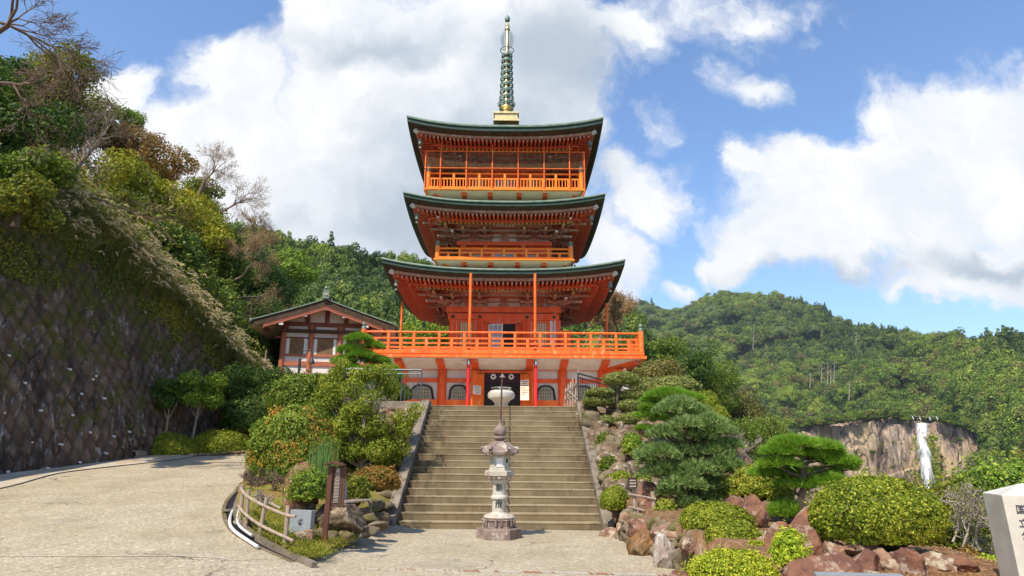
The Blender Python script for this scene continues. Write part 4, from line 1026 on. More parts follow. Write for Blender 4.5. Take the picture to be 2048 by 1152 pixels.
mb = MB(); ribbon(mb, GD[:-4], .24, -.02, .008, 0, off=-.14); o = mb.build('gutter', 'dark'); tag(o, 'flat dark strip painted as the shaded gutter channel between the kerb and the paving', 'gutter')  # near-black sheet on the surface stands for the shade of a recessed gutter
mb = MB(); pp = [march(a, b, lambda x, y: ramp(x, y)+.05) for a, b in ((478, 1003), (466, 1018), (459, 1036), (459, 1052), (470, 1064), (488, 1076), (505, 1087), (516, 1094))]
mb.tube(dens(pp, 3), .027, 8); mb.tube(dens([p+np.array((.10, .07, .03)) for p in pp[1:6]], 3), .022, 7)
o = mb.build('drain_hose', 'white_pipe', smooth=True); tag(o, 'pair of white plastic pipes curving along the gutter by the kerb', 'pipe')
P = march(460, 1026, ramp); mb = MB(); mb.box((P[0], P[1], P[2]+.05), (.26, .16, .025), .3); mb.box((P[0]+.02, P[1], P[2]+.07), (.05, .15, .02), .3); o = mb.build('gutter_cover', 'concrete'); tag(o, 'small tan cover plate laid across the gutter at the kerb bend', 'cover')
A = hz(633, 1138, 0); B = hz(775, 1066, 0); mb = MB(); ribbon(mb, [A, A*.5+B*.5, B], .20, -.1, .012); ribbon(mb, [A, B], .035, -.1, .016, 1, off=.12); ribbon(mb, [A, B], .03, -.1, .016, 1, off=-.125)
o = mb.build('edging_strip', ['concrete', 'brick_red']); tag(o, 'straight pale concrete edging strip from the kerb corner to the foot of the stairs', 'edging')
A = hz(622, 1137, 0); B = hz(1338, 1151, 0); mb = MB(); n = 150
for i in range(n):
    p = A+(B-A)*(i+.5)/n; w_ = np.linalg.norm(B-A)/n
    mb.box((p[0], p[1], .006), (w_*.55, .11, .016), .25, 1 if (int(i/9) % 3 == 1 and rnd.random() < .8) or rnd.random() < .12 else 0)
mb.box(((A[0]+B[0])/2, (A[1]+B[1])/2, .001), (np.linalg.norm(B-A), .10, .006), math.atan2(B[1]-A[1], B[0]-A[0]), 2)
o = mb.build('drain_cover', ['white_worn', 'brick_red', 'concrete_edge']); tag(o, 'long narrow slotted drain cover running across the paving in front of the stairs', 'drain')
# painted line on the road (left)
A = march(-20, 1115, ramp); B = march(455, 1120, ramp); mb = MB(); n = 12
for i in range(n): p = A+(B-A)*i/n; q = A+(B-A)*(i+.97)/n; mb.add([(p[0], p[1]-.012, float(ramp(p[0], p[1]))+.02), (q[0], q[1]-.012, float(ramp(q[0], q[1]))+.02), (q[0], q[1]+.012, float(ramp(q[0], q[1]))+.02), (p[0], p[1]+.012, float(ramp(p[0], p[1]))+.02)], [(0, 1, 2, 3)])
o = mb.build('road_marking', 'white_worn'); tag(o, 'thin worn white line across the paving', kind='structure')

# ================================================================ TERRACE + STAIRS
mb = MB(); mb.bb((-6.9, 21.22, -.5), (5.7, 58, TZ)); o = mb.build('terrace', 'concrete_path'); tag(o, 'temple terrace', kind='structure')
mb = MB()
x0, x1 = SX0, SX1
for i in range(NR):
    y0 = SY0+i*TR; z1 = (i+1)*RH
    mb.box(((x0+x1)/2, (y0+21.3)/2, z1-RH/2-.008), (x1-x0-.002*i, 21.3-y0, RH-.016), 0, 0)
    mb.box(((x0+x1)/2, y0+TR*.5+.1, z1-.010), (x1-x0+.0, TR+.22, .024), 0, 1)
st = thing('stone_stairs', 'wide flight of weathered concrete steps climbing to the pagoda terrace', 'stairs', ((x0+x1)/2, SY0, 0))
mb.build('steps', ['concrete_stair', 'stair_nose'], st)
for s_, a, b in ((-1, x0-.25, x0+.0), (1, x1-.0, x1+.25)):
    mb = MB(); P = [(15.5, -.1), (15.5, .20), (21.15, TZ+.17), (21.75, TZ+.17), (21.75, -.1)]
    mb.prism([(a, y, z) for y, z in P], (a, 0, 0), (b, 0, 0)); mb.build('side_kerb', 'concrete_edge', st, bevel=.02)
A = at(733, 812, 21.15)
mb = MB(); mb.bb((-6.9, 20.95, TZ-.28), (x0-.26, 21.35, TZ+.10)); o = mb.build('coping', 'concrete', bevel=.015); tag(o, 'weathered concrete coping along the terrace edge left of the stairs', 'coping')
mb = MB(); mb.bb((x1+.26, 20.95, TZ-.25), (5.7, 21.3, TZ+.08)); o = mb.build('coping', 'concrete', bevel=.015); tag(o, 'concrete coping along the terrace edge right of the stairs', 'coping')

# ================================================================ STONE LANTERN
LY = 14.3; LP = at(997.5, 1070, LY); LX = float(LP[0])
def zl(py, Y=LY): return float(at(997, py, Y)[2])
def wl(px): return px*LY*1.0/F*.97
lan = thing('stone_lantern', 'tall carved stone lantern with curled roof corners and engraved shaft, standing before the stairs', 'lantern', (LX, LY, 0))
yf = LY-.38
mb = MB(); mb.lathe((LX, LY, -.02), [(.47, .0), (.47, zl(1057)+.02), (.45, zl(1056)+.03)], 6); mb.build('base', 'lantern_red', lan, bevel=.012)
mb = MB(); z = zl(1057); mb.lathe((LX, LY, z), [(.37, 0), (.37, .03), (.345, .05), (.345, zl(1041)-z), (.37, zl(1039)-z), (.36, zl(1037)-z)], 6)
for i in range(6):
    a = math.radians(60*i+30-90+60); 
    for k_ in range(4):
        o_ = (k_-1.5)*.075; cx, cy = LX+math.cos(a)*.305-math.sin(a)*o_, LY+math.sin(a)*.305+math.cos(a)*o_; mb.box((cx, cy, z+.13), (.03, .045, .13), a)
mb.build('plinth', 'lantern_red', lan)
z = zl(1037)
mb = MB(); mb.lathe((LX, LY, z), [(.31, 0), (.33, .03), (.28, .07), (.2, .10), (.19, .11)], 24)
for i in range(14):
    a = 2*math.pi*i/14; mb.lathe((LX+.26*math.cos(a), LY+.26*math.sin(a), z+.01), [(.055, 0), (.06, .03), (.04, .065), (.01, .075)], 8)
mb.build('lotus', 'lantern_stone', lan, smooth=True)
z0 = zl(1029); zt_ = zl(957)
mb = MB(); mb.lathe((LX, LY, z0), [(.175, -.02), (.17, .03), (.15, .05), (.142, zl(997)-z0-.02), (.175, zl(997)-z0), (.18, zl(994.5)-z0), (.172, zl(992)-z0), (.14, zl(991)-z0+.02), (.138, zt_-z0-.1), (.17, zt_-z0-.07), (.18, zt_-z0-.03), (.16, zt_-z0)], 28); shaft = mb.build('shaft', 'pale_granite', lan, smooth=True)
def text(body, p, size, m, parent, rx=math.pi/2, rz=0., name='engraved_character', ext=.004, ry=0.):
    cu_ = bpy.data.curves.new(name, 'FONT'); cu_.body = body; cu_.size = size; cu_.extrude = ext; cu_.align_x = 'CENTER'; cu_.align_y = 'CENTER'; cu_.resolution_u = 3; cu_.offset = size*.002
    cu_.materials.append(MT[m]); o = bpy.data.objects.new(name, cu_); S.collection.objects.link(o); bpy.context.view_layer.update(); dg_ = bpy.context.evaluated_depsgraph_get(); me_ = bpy.data.meshes.new_from_object(o.evaluated_get(dg_)); bpy.data.objects.remove(o); o = bpy.data.objects.new(name, me_); S.collection.objects.link(o)
    o.rotation_euler = (rx, ry, rz); o.location = Vector(p)-Vector(org(parent)); 
    if parent: o.parent = parent; ORG[o.name] = ORG[parent.name]
    return o
text('奉', (LX-.01, LY-.145, zl(976)), .165, 'letter_dark', shaft); text('燈', (LX-.01, LY-.150, zl(1008)), .165, 'letter_dark', shaft)
z = zl(956); mb = MB(); mb.lathe((LX, LY, z), [(.18, -.02), (.26, .04), (.31, .05), (.31, zl(942.5)-z), (.29, zl(941)-z)], 6)
for i in range(12): a = 2*math.pi*i/12; mb.lathe((LX+.21*math.cos(a), LY+.21*math.sin(a), z-.03), [(.02, 0), (.05, .03), (.045, .07)], 7)
mb.build('platform', 'lantern_stone', lan)
z = zl(941); hz_ = zl(909)-z; mb = MB(); mb.lathe((LX, LY, z-.01), [(.225, 0), (.225, .05), (.205, .055), (.205, hz_-.03), (.22, hz_)], 6); fb = mb.build('fire_box', 'pale_granite', lan)
mb = MB(); mb.box((LX, LY-.18, z+hz_*.52), (.13, .012, hz_*.55)); mb.build('panel', 'plaster', fb)
a = math.radians(-30); mb = MB(); mb.box((LX+.18*math.cos(a), LY+.18*math.sin(a), z+hz_*.6), (.01, .05, .07), a); mb.build('opening', 'dark', fb)
z = zl(910); mb = MB(); n = 48; b = []
prof = [(.24, -.02), (.33, .0), (.345, .05), (.30, .11), (.22, .20), (.12, .27), (.07, .285)]
for r_, dz in prof:
    for j in range(n):
        a = 2*math.pi*j/n; k_ = abs(math.cos(3*a)); cr = k_**10; rr = r_*(1+.16*cr*(1 if r_ > .28 else .25))*(1-.05*(1-k_)); b.append((LX+rr*math.cos(a), LY+rr*math.sin(a), z+dz+.05*cr*(1 if r_ > .28 else 0)+.012*(k_**10)))
m_ = len(prof); mb.add(b, [(i*n+j, i*n+(j+1) % n, (i+1)*n+(j+1) % n, (i+1)*n+j) for i in range(m_-1) for j in range(n)]+[tuple(range(n))[::-1], tuple((m_-1)*n+j for j in range(n))])
for j in range(6):
    a = 2*math.pi*j/6; c_, s_ = math.cos(a), math.sin(a)
    pts = [(LX+c_*r_, LY+s_*r_, z+dz) for r_, dz in ((.12, .265), (.22, .20), (.31, .10), (.345, .055), (.375, .075), (.39, .12), (.37, .155), (.34, .145), (.345, .12))]
    mb.tube(pts, [.03, .035, .042, .048, .046, .042, .038, .03, .02], 8)
mb.build('lantern_roof', 'lantern_red', lan, smooth=True)
z = zl(884); mb = MB(); mb.lathe((LX, LY, z-.01), [(.08, 0), (.11, .015), (.075, .04), (.075, .05), (.12, .07), (.135, .10), (.12, .13), (.09, .14), (.12, .16), (.14, .21), (.13, .27), (.09, .32), (.04, .36), (.022, .42), (.012, .48)], 20); mb.build('finial', 'lantern_red', lan, smooth=True)

# centre handrail
hx = float(at(1003.5, 800, 21.3)[0]); hr = thing('handrail', 'brown steel handrail running up the middle of the steps behind the lantern', 'handrail', (hx, SY0, 0))
mb = MB(); mb.tube([(hx, 15.75, .70), (hx, 15.95, .98), (hx, 21.25, TZ+.86), (hx, 21.7, TZ+.86), (hx, 21.75, TZ+.82)], .021, 8); mb.build('rail', 'rail_brown', hr)
for i in (0, 4, 9, 14, 18): mb = MB(); y = SY0+i*TR+.15; z = (i+1)*RH; mb.tube([(hx, y, z-.05), (hx, y, .98+(y-15.95)*(TZ+.86-.98)/5.3)], .02, 8); mb.build('post', 'rail_brown', hr)

# ================================================================ INCENSE BURNER
UY = 23.0; UX = float(at(1002.5, 800, UY)[0])
def zu(py): return float(at(1002, py+4, UY)[2])
urn = thing('incense_burner', 'big pale stone incense bowl with a steel rim at the top of the stairs', 'incense burner', (UX, UY, TZ))
z = TZ; top = zu(777); bt = zu(806)
mb = MB(); mb.lathe((UX, UY, 0), [(.16, bt), (.24, bt+.07), (.33, bt+.17), (.45, top-.27), (.475, top-.18), (.465, top-.10), (.39, top-.02), (.30, top), (.28, top-.03), (.02, top-.04)], 32)
bw = mb.build('bowl', 'pale_granite', urn, smooth=True)
mb = MB()
for i in range(3):
    a = math.radians(-90+120*i); c_, s_ = math.cos(a), math.sin(a); mb.tube([(UX+c_*.12, UY+s_*.12, bt+.08), (UX+c_*.17, UY+s_*.17, bt-.1), (UX+c_*.17, UY+s_*.17, z+.1), (UX+c_*.2, UY+s_*.2, z)], [.12, .10, .08, .11], 10)
mb.build('leg', 'pale_granite', urn, smooth=True)
mb = MB(); n = 28; prof = [(.335, 0), (.345, .02), (.345, .10), (.36, .115), (.33, .12), (.31, .1), (.31, .0)]; b = []
for r_, dz in prof: b += [(UX+r_*math.cos(2*math.pi*j/n), UY+r_*math.sin(2*math.pi*j/n), top-.02+dz) for j in range(n)]
mb.add(b, [(i*n+j, i*n+(j+1) % n, (i+1)*n+(j+1) % n, (i+1)*n+j) for i in range(len(prof)-1) for j in range(n)]); mb.build('rim', 'steel', urn, smooth=True)

# notice board at the right door leaf
NY = 27.9; mb = MB(); a = at(1041, 757, NY); b_ = at(1058, 812, NY)
bd = thing('notice_board', 'cream notice board with rows of dark writing leaning beside the open right door', 'notice board', ((a[0]+b_[0])/2, NY, TZ))
f_ = lambda u, v, o=0.: (a[0]+(b_[0]-a[0])*u, NY+.3*v-o, zf(800, NY)+(zf(757, NY)-zf(800, NY))*v)
mb.add([f_(0, 0), f_(1, 0), f_(1, 1), f_(0, .96), f_(0, 0, -.03), f_(1, 0, -.03), f_(1, 1, -.03), f_(0, .96, -.03)], [(0, 1, 2, 3), (7, 6, 5, 4), (0, 4, 5, 1), (1, 5, 6, 2), (2, 6, 7, 3), (3, 7, 4, 0)]); p = mb.build('panel', 'cream_board', bd)
mb = MB()
for i, (u0, u1) in enumerate(((.12, .9), (.2, .7), (.1, .85), (.1, .6), (.12, .88), (.12, .8), (.15, .55))):
    v = .88-i*.105; u = u0
    while u < u1: w_ = rnd.uniform(.03, .08); mb.add([f_(u, v, .004), f_(u+w_, v, .004), f_(u+w_, v+.05, .004), f_(u, v+.05, .004)], [(0, 1, 2, 3)]); u += w_+.03
mb.build('text', 'letter_dark', p)
mb = MB()
for q in (-.02, .30): mb.box(((a[0]+b_[0])/2+q-.14, NY-.12, TZ+.16), (.06, .06, .32))
mb.box(((a[0]+b_[0])/2, NY-.12, TZ+.34), (.52, .25, .03)); mb.build('stool', 'white_paint', bd)

# ================================================================ RAILINGS
def railing(name, label, P, h, pick, m='grey_rail', posts=5, two=.13, grp=None, cat='railing'):
    t = thing(name, label, cat, P[0], grp)
    for a, b in zip(P[:-1], P[1:]):
        a = Vector(a); b = Vector(b); L = (b-a).length; n = max(1, int(L/pick)); up = Vector((0, 0, h)); u2 = Vector((0, 0, h-two))
        mb = MB(); mb.tube([a+up, b+up], .028, 8); mb.tube([a+u2, b+u2], .02, 8); mb.build('rail', m, t)
        mb = MB()
        for i in range(1, n): p = a.lerp(b, i/n); mb.tube([p, p+u2], .010, 5)
        mb.build('pickets', m, t)
        k = max(1, round(L/1.6))
        for i in range(k+1): mb = MB(); p = a.lerp(b, i/k); mb.tube([p-Vector((0, 0, .05)), p+up], .022, 8); mb.build('post', m, t)
    return t
A = at(846, 806, 21.15); zc = TZ+.10
railing('railing', 'grey steel railing on the terrace edge left of the stairs', [(A[0]-.08, 21.15, zc), (A[0]-2.55, 21.15, zc)], zf(741, 21.15)-zc, .125)
railing('railing', 'long grey steel railing behind the shrubs in front of the shrine house', [(A[0]-1.0, 22.8, TZ), (A[0]-2.9, 23.1, TZ+.1)], zf(741, 22.6)-TZ, .13)
A = at(1157, 800, 21.4); B = at(1290, 800, 24.2)
railing('railing', 'dark steel railing sloping down to the right of the stair head', [(A[0], 21.45, TZ), (B[0], 24.3, TZ-.28)], 1.1, .125, 'black_metal')
# rustic fence at the stair head
t = thing('rustic_fence', 'small rustic fence of pale round stakes at the right of the stair head', 'fence', (float(at(1143, 800, 21.6)[0]), 21.6, TZ))
for i in range(6):
    px = 1131+i*5.2; Y = 23.4-i*.36; a = at(px-1, 812, Y); b = at(px+rnd.uniform(-1, 2), 778-i*7.5, Y); mb = MB(); mb.tube([a, b], [.035, .028], 7); mb.build('stake', 'fence_wood', t)
for q in (.35, .72):
    mb = MB(); mb.tube([at(1129, 812-36*q, 23.4), at(1159, 812-66*q, 21.5)], .02, 6); mb.build('rail', 'fence_wood', t)
mb = MB(); mb.tube([at(1129, 806, 23.4), at(1157, 762, 21.5)], .015, 6); mb.tube([at(1131, 776, 23.3), at(1156, 800, 21.5)], .015, 6); mb.build('brace', 'fence_wood', t)
# stone post with pointed cap beyond the clipped tree
SYp = 25.0; P = at(1252, 800, SYp); t = thing('stone_pillar', 'pale stone pillar with a pointed cap behind the cloud-pruned tree', 'pillar', (P[0], SYp, TZ-.3))
zc_ = float(at(1252, 757, SYp)[2]); mb = MB(); mb.lathe((P[0], SYp, TZ-.5), [(.16, 0), (.16, zc_-TZ+.3), (.17, zc_-TZ+.5)], 14); mb.build('shaft', 'pale_granite', t, smooth=True)
mb = MB(); mb.lathe((P[0], SYp, zc_-.02), [(.22, -.1), (.20, .04), (.14, .24), (.10, .27), (.09, .30), (.01, .42)], 14); mb.build('cap', 'pink_rock', t, smooth=True)

# ================================================================ SHRINE HOUSE (left)
PS = math.radians(8); HY = 34.0; HC = at(650, 700, HY); hx0 = float(HC[0])
def HF(u, v, z): return (hx0+u*math.cos(PS)-v*math.sin(PS), HY+u*math.sin(PS)+v*math.cos(PS), z)
def zh_(py, Y=HY): return float(at(650, py, Y)[2])
hb = zh_(749); hs = thing('shrine_house', 'white walled shrine house with brown posts and a dark gabled roof, left of the pagoda', 'house', HF(0, 0, hb))
class HB(MB):
    def hb(s, a, b, mi=0):
        c = [(a[i]+b[i])/2 for i in range(3)]; s.box(HF(*c), [abs(b[i]-a[i]) for i in range(3)], PS, mi)
    def hbeam(s, p, q, w, h, mi=0, **k): s.beam(HF(*p), HF(*q), w, h, mi, **k)
zw0, zt1, zap = hb, zh_(652), zh_(600, 33.2)
HWd = 2.2; D = 7.
m = HB(); m.hb((-HWd, 0, zw0), (HWd, D, zt1)); gz = zt1+.98
m.add([HF(-HWd-.2, .0, zt1), HF(HWd+.2, .0, zt1), HF(0, .0, gz), HF(-HWd-.2, D, zt1), HF(HWd+.2, D, zt1), HF(0, D, gz)], [(0, 1, 2), (5, 4, 3), (0, 2, 5, 3), (1, 4, 5, 2)]); hw_ = m.build('wall', 'plaster', hs)
m = HB(); m.hb((-HWd-.5, -.4, hb-2.9), (HWd+.6, D, hb-.03)); m.hb((-HWd-.6, -.5, hb-.12), (HWd+.7, D+.1, hb)); m.build('foundation', 'concrete', hs)
cols = [-2.15, -.75, .75, 2.15]
for x in cols: m = MB(); m.lathe(HF(x, -.02, zw0), [(.14, 0), (.135, zt1-zw0)], 14); m.build('post', 'house_orange' , hs, smooth=True)
m = HB(); zz = [zh_(p) for p in (753-3, 733, 724, 714, 709.5, 679, 676, 667, 663, 653.5, 646.5)]
for a_, b_ in ((zz[0]-.02, zz[0]+.06), (zz[1], zz[2]), (zz[3], zz[4])): m.hb((-HWd, -.07, a_), (HWd, .04, b_), 1)
for a_, b_ in ((zz[5], zz[6]), (zz[9]-.02, zz[10])): m.hb((-HWd-.35, -.08, a_), (HWd+.35, .04, b_), 0)
m.hb((-HWd-.15, -.32, zz[7]), (HWd+.15, .02, zz[8]), 2); m.hb((-HWd-.1, -.26, zz[8]), (HWd+.1, .02, zz[8]+.05), 0)
for x in cols: m.hb((x-.2, -.1, zz[8]), (x+.2, 0, zz[9]), 0)
for x in (-1.0, 0, 1.0): m.hb((x-.11, -.10, zz[10]), (x+.11, .03, zz[10]+(.78 if x == 0 else .5)), 0)
for sx in (-1, 1): m.hbeam((sx*2.5, -.03, zz[10]+.12), (0, -.03, zz[10]+.98), .12, .22, 0)
m.build('timber_frame', ['house_red', 'house_orange', 'eave_brown'], hs)
for i in range(3):
    a_, b_ = cols[i]+.33, cols[i+1]-.33; m = HB(); m.hb((a_, -.03, zz[4]), (b_, .02, zz[5])); wn_ = m.build('window', 'dark', hw_)
    m = HB()
    n = int((b_-a_)/.055)
    for j in range(n): x = a_+(b_-a_)*(j+.5)/n; m.hb((x-.014, -.06, zz[4]), (x+.014, -.035, zz[5]))
    m.build('window_slats', 'slat_wood', wn_)
    for x in (a_-.13, b_): m = HB(); m.hb((x, -.07, zz[4]), (x+.13, .0, zz[5]+.03)); m.build('trim', 'white_paint', wn_)
# gable roof
OV = 1.05; eh = 3.62; ez = zap-eh*.345
def rz(u, o=0.): a = abs(u)/eh; return zap-(zap-ez)*(a**.93)+o
m = HB(); us = np.linspace(-eh, eh, 25); V = []; n = len(us)
for v in (-OV, D+OV):
    for u in us: V.append(HF(u, v, rz(u)))
for v in (-OV, D+OV):
    for u in us: V.append(HF(u, v, rz(u)-.34))
m.add(V, [(i, i+1, n+i+1, n+i) for i in range(n-1)], 0); m.add([V[i] for i in range(len(V))], [(2*n+i, 3*n+i, 3*n+i+1, 2*n+i+1) for i in range(n-1)], 2)
m.add(V, [(2*n+i, 2*n+i+1, i+1, i) for i in range(n-1)]+[(n+i, n+i+1, 3*n+i+1, 3*n+i) for i in range(n-1)]+[(0, n, 3*n, 2*n), (2*n-1, n-1, 3*n-1, 4*n-1)], 1)
for i in range(n-1): m.hbeam((us[i], -OV-.03, rz(us[i], .015)), (us[i+1], -OV-.03, rz(us[i+1], .015)), .07, .05, 0)
hr_ = m.build('roof', ['copper', 'eave_brown', 'cream_board'], hs)
m = HB()
for i in range(n-1):
    k_ = 1. if abs(us[i]) < 3.3 and abs(us[i+1]) < 3.3 else 0
    if k_: m.hbeam((us[i], -OV+.05, rz(us[i])-.40), (us[i+1], -OV+.05, rz(us[i+1])-.40), .07, .16, 0); m.hbeam((us[i], -OV+.05, rz(us[i])-.51), (us[i+1], -OV+.05, rz(us[i+1])-.51), .10, .05, 1)
m.build('bargeboard', ['house_red', 'house_orange'], hr_)
m = HB(); xs_ = [-3.0, -2.15, -1.0, 0, 1.0, 2.15, 3.0]
for x in xs_:
    h_ = .24 if abs(x) == 2.15 else .16; m.hb((x-.09, -OV+.1, rz(x)-.42-h_), (x+.09, .05, rz(x)-.42), 0)
    if x in (-2.15, -1.0, 0, 1.0, 2.15): m.hb((x-.10, -OV+.03, rz(x)-.43-h_), (x+.10, -OV+.095, rz(x)-.41), 1)
m.hb((-HWd-.8, .02, zt1-.05), (HWd+.8, .2, zt1+.14), 0)
m.build('purlin', ['house_red', 'white_paint'], hr_)
m = HB(); 
m.hb((-.12, -OV-.12, zap+.02), (.12, D, zap+.22), 0); f0 = HF(0, -OV-.13, zap)
m.add([], []); m.box((f0[0], f0[1], zap+.18), (.34, .10, .38), PS, 1); m.box((f0[0], f0[1]-.02, zap+.22), (.16, .12, .14), PS, 2); m.box((f0[0], f0[1], zap+.42), (.22, .1, .14), PS, 1); m.lathe((f0[0], f0[1], zap+.47), [(.06, 0), (.10, .07), (.08, .15), (.01, .2)], 10, 1)
m.build('ridge_ornament', ['eave_brown', 'bronze_green', 'gold'], hr_)
for sx in (-1, 1): m = HB(); m.hb((sx*eh-.06, -OV-.1, ez-.05), (sx*eh+.06, D+OV, ez+.09)); m.build('rain_gutter', 'copper', hr_)
# street lamp in front of the house
P = at(597, 752, 29.); t = thing('garden_lamp', 'black hooked garden lamp standing in front of the shrine house', 'lamp', (P[0], 29., P[2]-1.))
zt_ = float(at(598, 718, 29.)[2]); mb = MB(); mb.lathe((P[0], 29., P[2]-1.5), [(.07, 0), (.06, zt_-P[2]+1.5)], 8)
A_ = [(P[0]+.02+.26*(1-math.cos(a)), 29., zt_+.22+.2*math.sin(a)) for a in np.linspace(0, math.pi, 12)]; mb.tube([(P[0]+.02, 29., zt_-.05)]+A_+[(P[0]+.54, 29., zt_+.05)], .028, 6); mb.build('lamp_post', 'black_metal', t)
mb = MB(); mb.lathe((P[0]+.54, 29., zt_-.22), [(.13, 0), (.12, .10), (.05, .25), (.03, .3)], 12); mb.build('lamp_shade', 'black_metal', t, smooth=True)
# dark wooden cross-armed post
P = at(530, 728, 30.5); mb = MB(); mb.lathe((P[0], 30.5, P[2]-1.5), [(.05, 0), (.05, 1.5+.55), (.01, 2.2)], 6); mb.box((P[0], 30.5, P[2]+.18), (.42, .06, .06)); mb.box((P[0], 30.5, P[2]+.1), (.16, .16, .05)); o = mb.build('marker_post', 'lantern_red'); tag(o, 'slim dark post with a short cross arm above the bushes left of the shrine house', 'post')
# ================================================================ LEFT RETAINING WALL + HILLSIDE
WY = np.array([6, 12, 18.8, 22.8, 26, 29.5, 31.5]); WXb = np.array([-14.5, -14.4, march(0, 952, ramp)[0], march(262, 919, ramp)[0], -12.35, -11.75, -11.4])
WZt = np.array([10.6, 10.6, 10.4, 9.75, 8.4, 6.1, 5.1])
def wbx(y): return np.interp(y, WY, WXb)
def wtz(y): return np.interp(y, WY, WZt)
LEAN = .30
def wallpt(y, t, out=0.):
    zb = ramp(wbx(y), y)-.1; zt = wtz(y); z = zb+(zt-zb)*t; return np.stack([wbx(y)-LEAN*(z-zb)+out, y, z], -1)
rw = thing('retaining_wall', 'tall dark mossy retaining wall of diamond-set stones along the left side of the road', 'wall', (-13.5, 20, 1.2))
V = []; Fq = []; tn = []; r_ = np.random.RandomState(11)
L0, L1 = 6.5, 31; a_ = .205; nrow = 25; b_ = 1/nrow; ny = int((L1-L0)/(2*a_))+1
for j in range(-1, nrow+2):
    for i in range(ny):
        y = L0+i*2*a_+(a_ if j % 2 else 0); tc = j*b_*1.0
        if tc < -.02 or tc > 1.03: continue
        b0 = len(V); dep = r_.uniform(-.045, .03); g_ = .975
        for (dy, dt) in ((-1, 0), (0, -1), (1, 0), (0, 1)): V.append(wallpt(y+dy*a_*g_, tc+dt*b_*g_, -.03))
        s_ = r_.uniform(.60, .76)
        for (dy, dt) in ((-1, 0), (0, -1), (1, 0), (0, 1)): V.append(wallpt(y+dy*a_*s_+r_.uniform(-.035, .035), tc+dt*b_*s_+r_.uniform(-.006, .006), .06+dep+r_.uniform(-.025, .025)))
        for q in range(4): Fq.append((b0+q, b0+(q+1) % 4, b0+4+(q+1) % 4, b0+4+q))
        Fq.append((b0+4, b0+5, b0+6, b0+7)); v_ = np.clip(r_.beta(1.5, 2.5), 0, 1); tn += [v_*.7]*4+[v_]
raw('stones', np.array(V), np.array(Fq), 'old_wall', rw, tone=tn)
grid_mesh('backing', lambda u, v: wallpt(L0-1+(L1-L0+1)*u, v*1.02, -.05), 40, 12, 'old_wall', rw)
q = random.Random(5)
for (px, py) in ((20, 710), (77, 723), (142, 738), (193, 751), (52, 765), (165, 787), (211, 796), (10, 825), (84, 820), (147, 829), (182, 864), (65, 884), (125, 888), (230, 872), (162, 924), (100, 936), (215, 906), (187, 758), (261, 863), (292, 623), (18, 942)):
    P = march(px, py, lambda x, y: np.where(x < -8, 1e3*(wbx(y)-LEAN*(1)*(0)-x)-1e3*0, -9)) if False else None
    d = RN @ np.array([(px-1024)/F, -(py-576)/F, -1]); d = d/d[1]; Y = np.linspace(8, 31, 3000); Pp = CAM+d*Y[:, None]; wx = wbx(Y)-LEAN*(Pp[:, 2]-ramp(wbx(Y), Y)); k = np.argmax(Pp[:, 0] < wx+.05); P = Pp[k]
    mb = MB(); mb.tube([P+np.array((-.12, 0, .0)), P+np.array((.02, -.02, -.02))], .036, 8); mb.build('drain_pipe', 'white_pipe', rw, smooth=True)
# hillside
def hill(x, y):
    xt = wbx(y)-LEAN*(wtz(y)-2); zt = np.where(y > 31, np.interp(y, [31, 45, 90], [5.1, 4.5, 6]), wtz(y)); xt = np.where(y > 31, np.interp(y, [31, 45, 90], [-12.3, -13.5, -12]), xt)
    k = np.clip((xt-x)/(xt+28.5), 0, 1.3); zc = np.interp(y, [5, 20, 40, 75, 110], [16.5, 18, 19.5, 17.5, 12]); return zt+(zc-zt)*k**.9+np.where(k > 1, -(k-1)*20, 0)
def fh(u, v):
    y = 5+90*u**1.2; xt = np.where(y > 31, np.interp(y, [31, 45, 90], [-12.3, -13.5, -12]), wbx(y)-LEAN*(wtz(y)-2)); x = xt+.3-22*v; z = hill(x, y)
    return np.stack([x, y, z+.35*fbm(np.stack([x*.5, y*.5, z*.5], 1), 3)-np.where(v < .03, .4, 0)], 1)
tag(grid_mesh('hillside', fh, 110, 50, 'slope_soil'), 'steep wooded slope above the retaining wall', kind='structure')
def fb(u, v):                                   # bank between the road end, the house and the hill
    y = 29.6+20*u; x = -14+9*v; return np.stack([x, y, 1.6+3.2*sst(y, 29, 33)*sst(-x, 4.5, 8)+0*x], 1)
tag(grid_mesh('bank', fb, 20, 20, 'slope_soil'), 'shaded bank behind the shrubs', kind='structure')

def scatter_leaves(name, fn, n, size, mats, seed, label, kind='stuff', jit=.7, asp=.5):
    """leafy cover: fn(rs, n) -> P, N"""
    rs = np.random.RandomState(seed); P, N = fn(rs, n); tone = np.clip(rs.beta(2, 2.3, len(P))+.3*fbm(P*.6, 3, seed), 0, 1)
    o = leaves(name, P, N, size, mats, None, seed, asp=asp, jit=jit, tone=tone); tag(o, label, kind=kind); return o
def hillpts(y0, y1, k0, k1, hmin, hmax, lump=1.):
    def fn(rs, n):
        y = y0+(y1-y0)*rs.rand(n); xt = np.where(y > 31, np.interp(y, [31, 45, 90], [-12.3, -13.5, -12]), wbx(y)-LEAN*(wtz(y)-2)); x = xt-k0-(k1-k0)*rs.rand(n); z = hill(x, y)
        Q = np.stack([x*.55, y*.55, z*.4], 1); h = np.clip(.5+.9*fbm(Q, 3, 9), 0, 1.6)*hmax*rs.rand(n)**.35; keep = rs.rand(n) < .55+.5*fbm(Q*1.7, 2, 4)
        P = np.stack([x+rs.normal(0, .1, n), y, z+hmin+h], 1)[keep]; N = np.tile([.55, -.45, .7], (len(P), 1)); return P, N
    return fn
scatter_leaves('undergrowth', hillpts(16, 75, .2, 17, 0, 1.9), 90000, .11, 'lf_olive', 31, 'tangled olive and brown undergrowth covering the slope above the retaining wall')
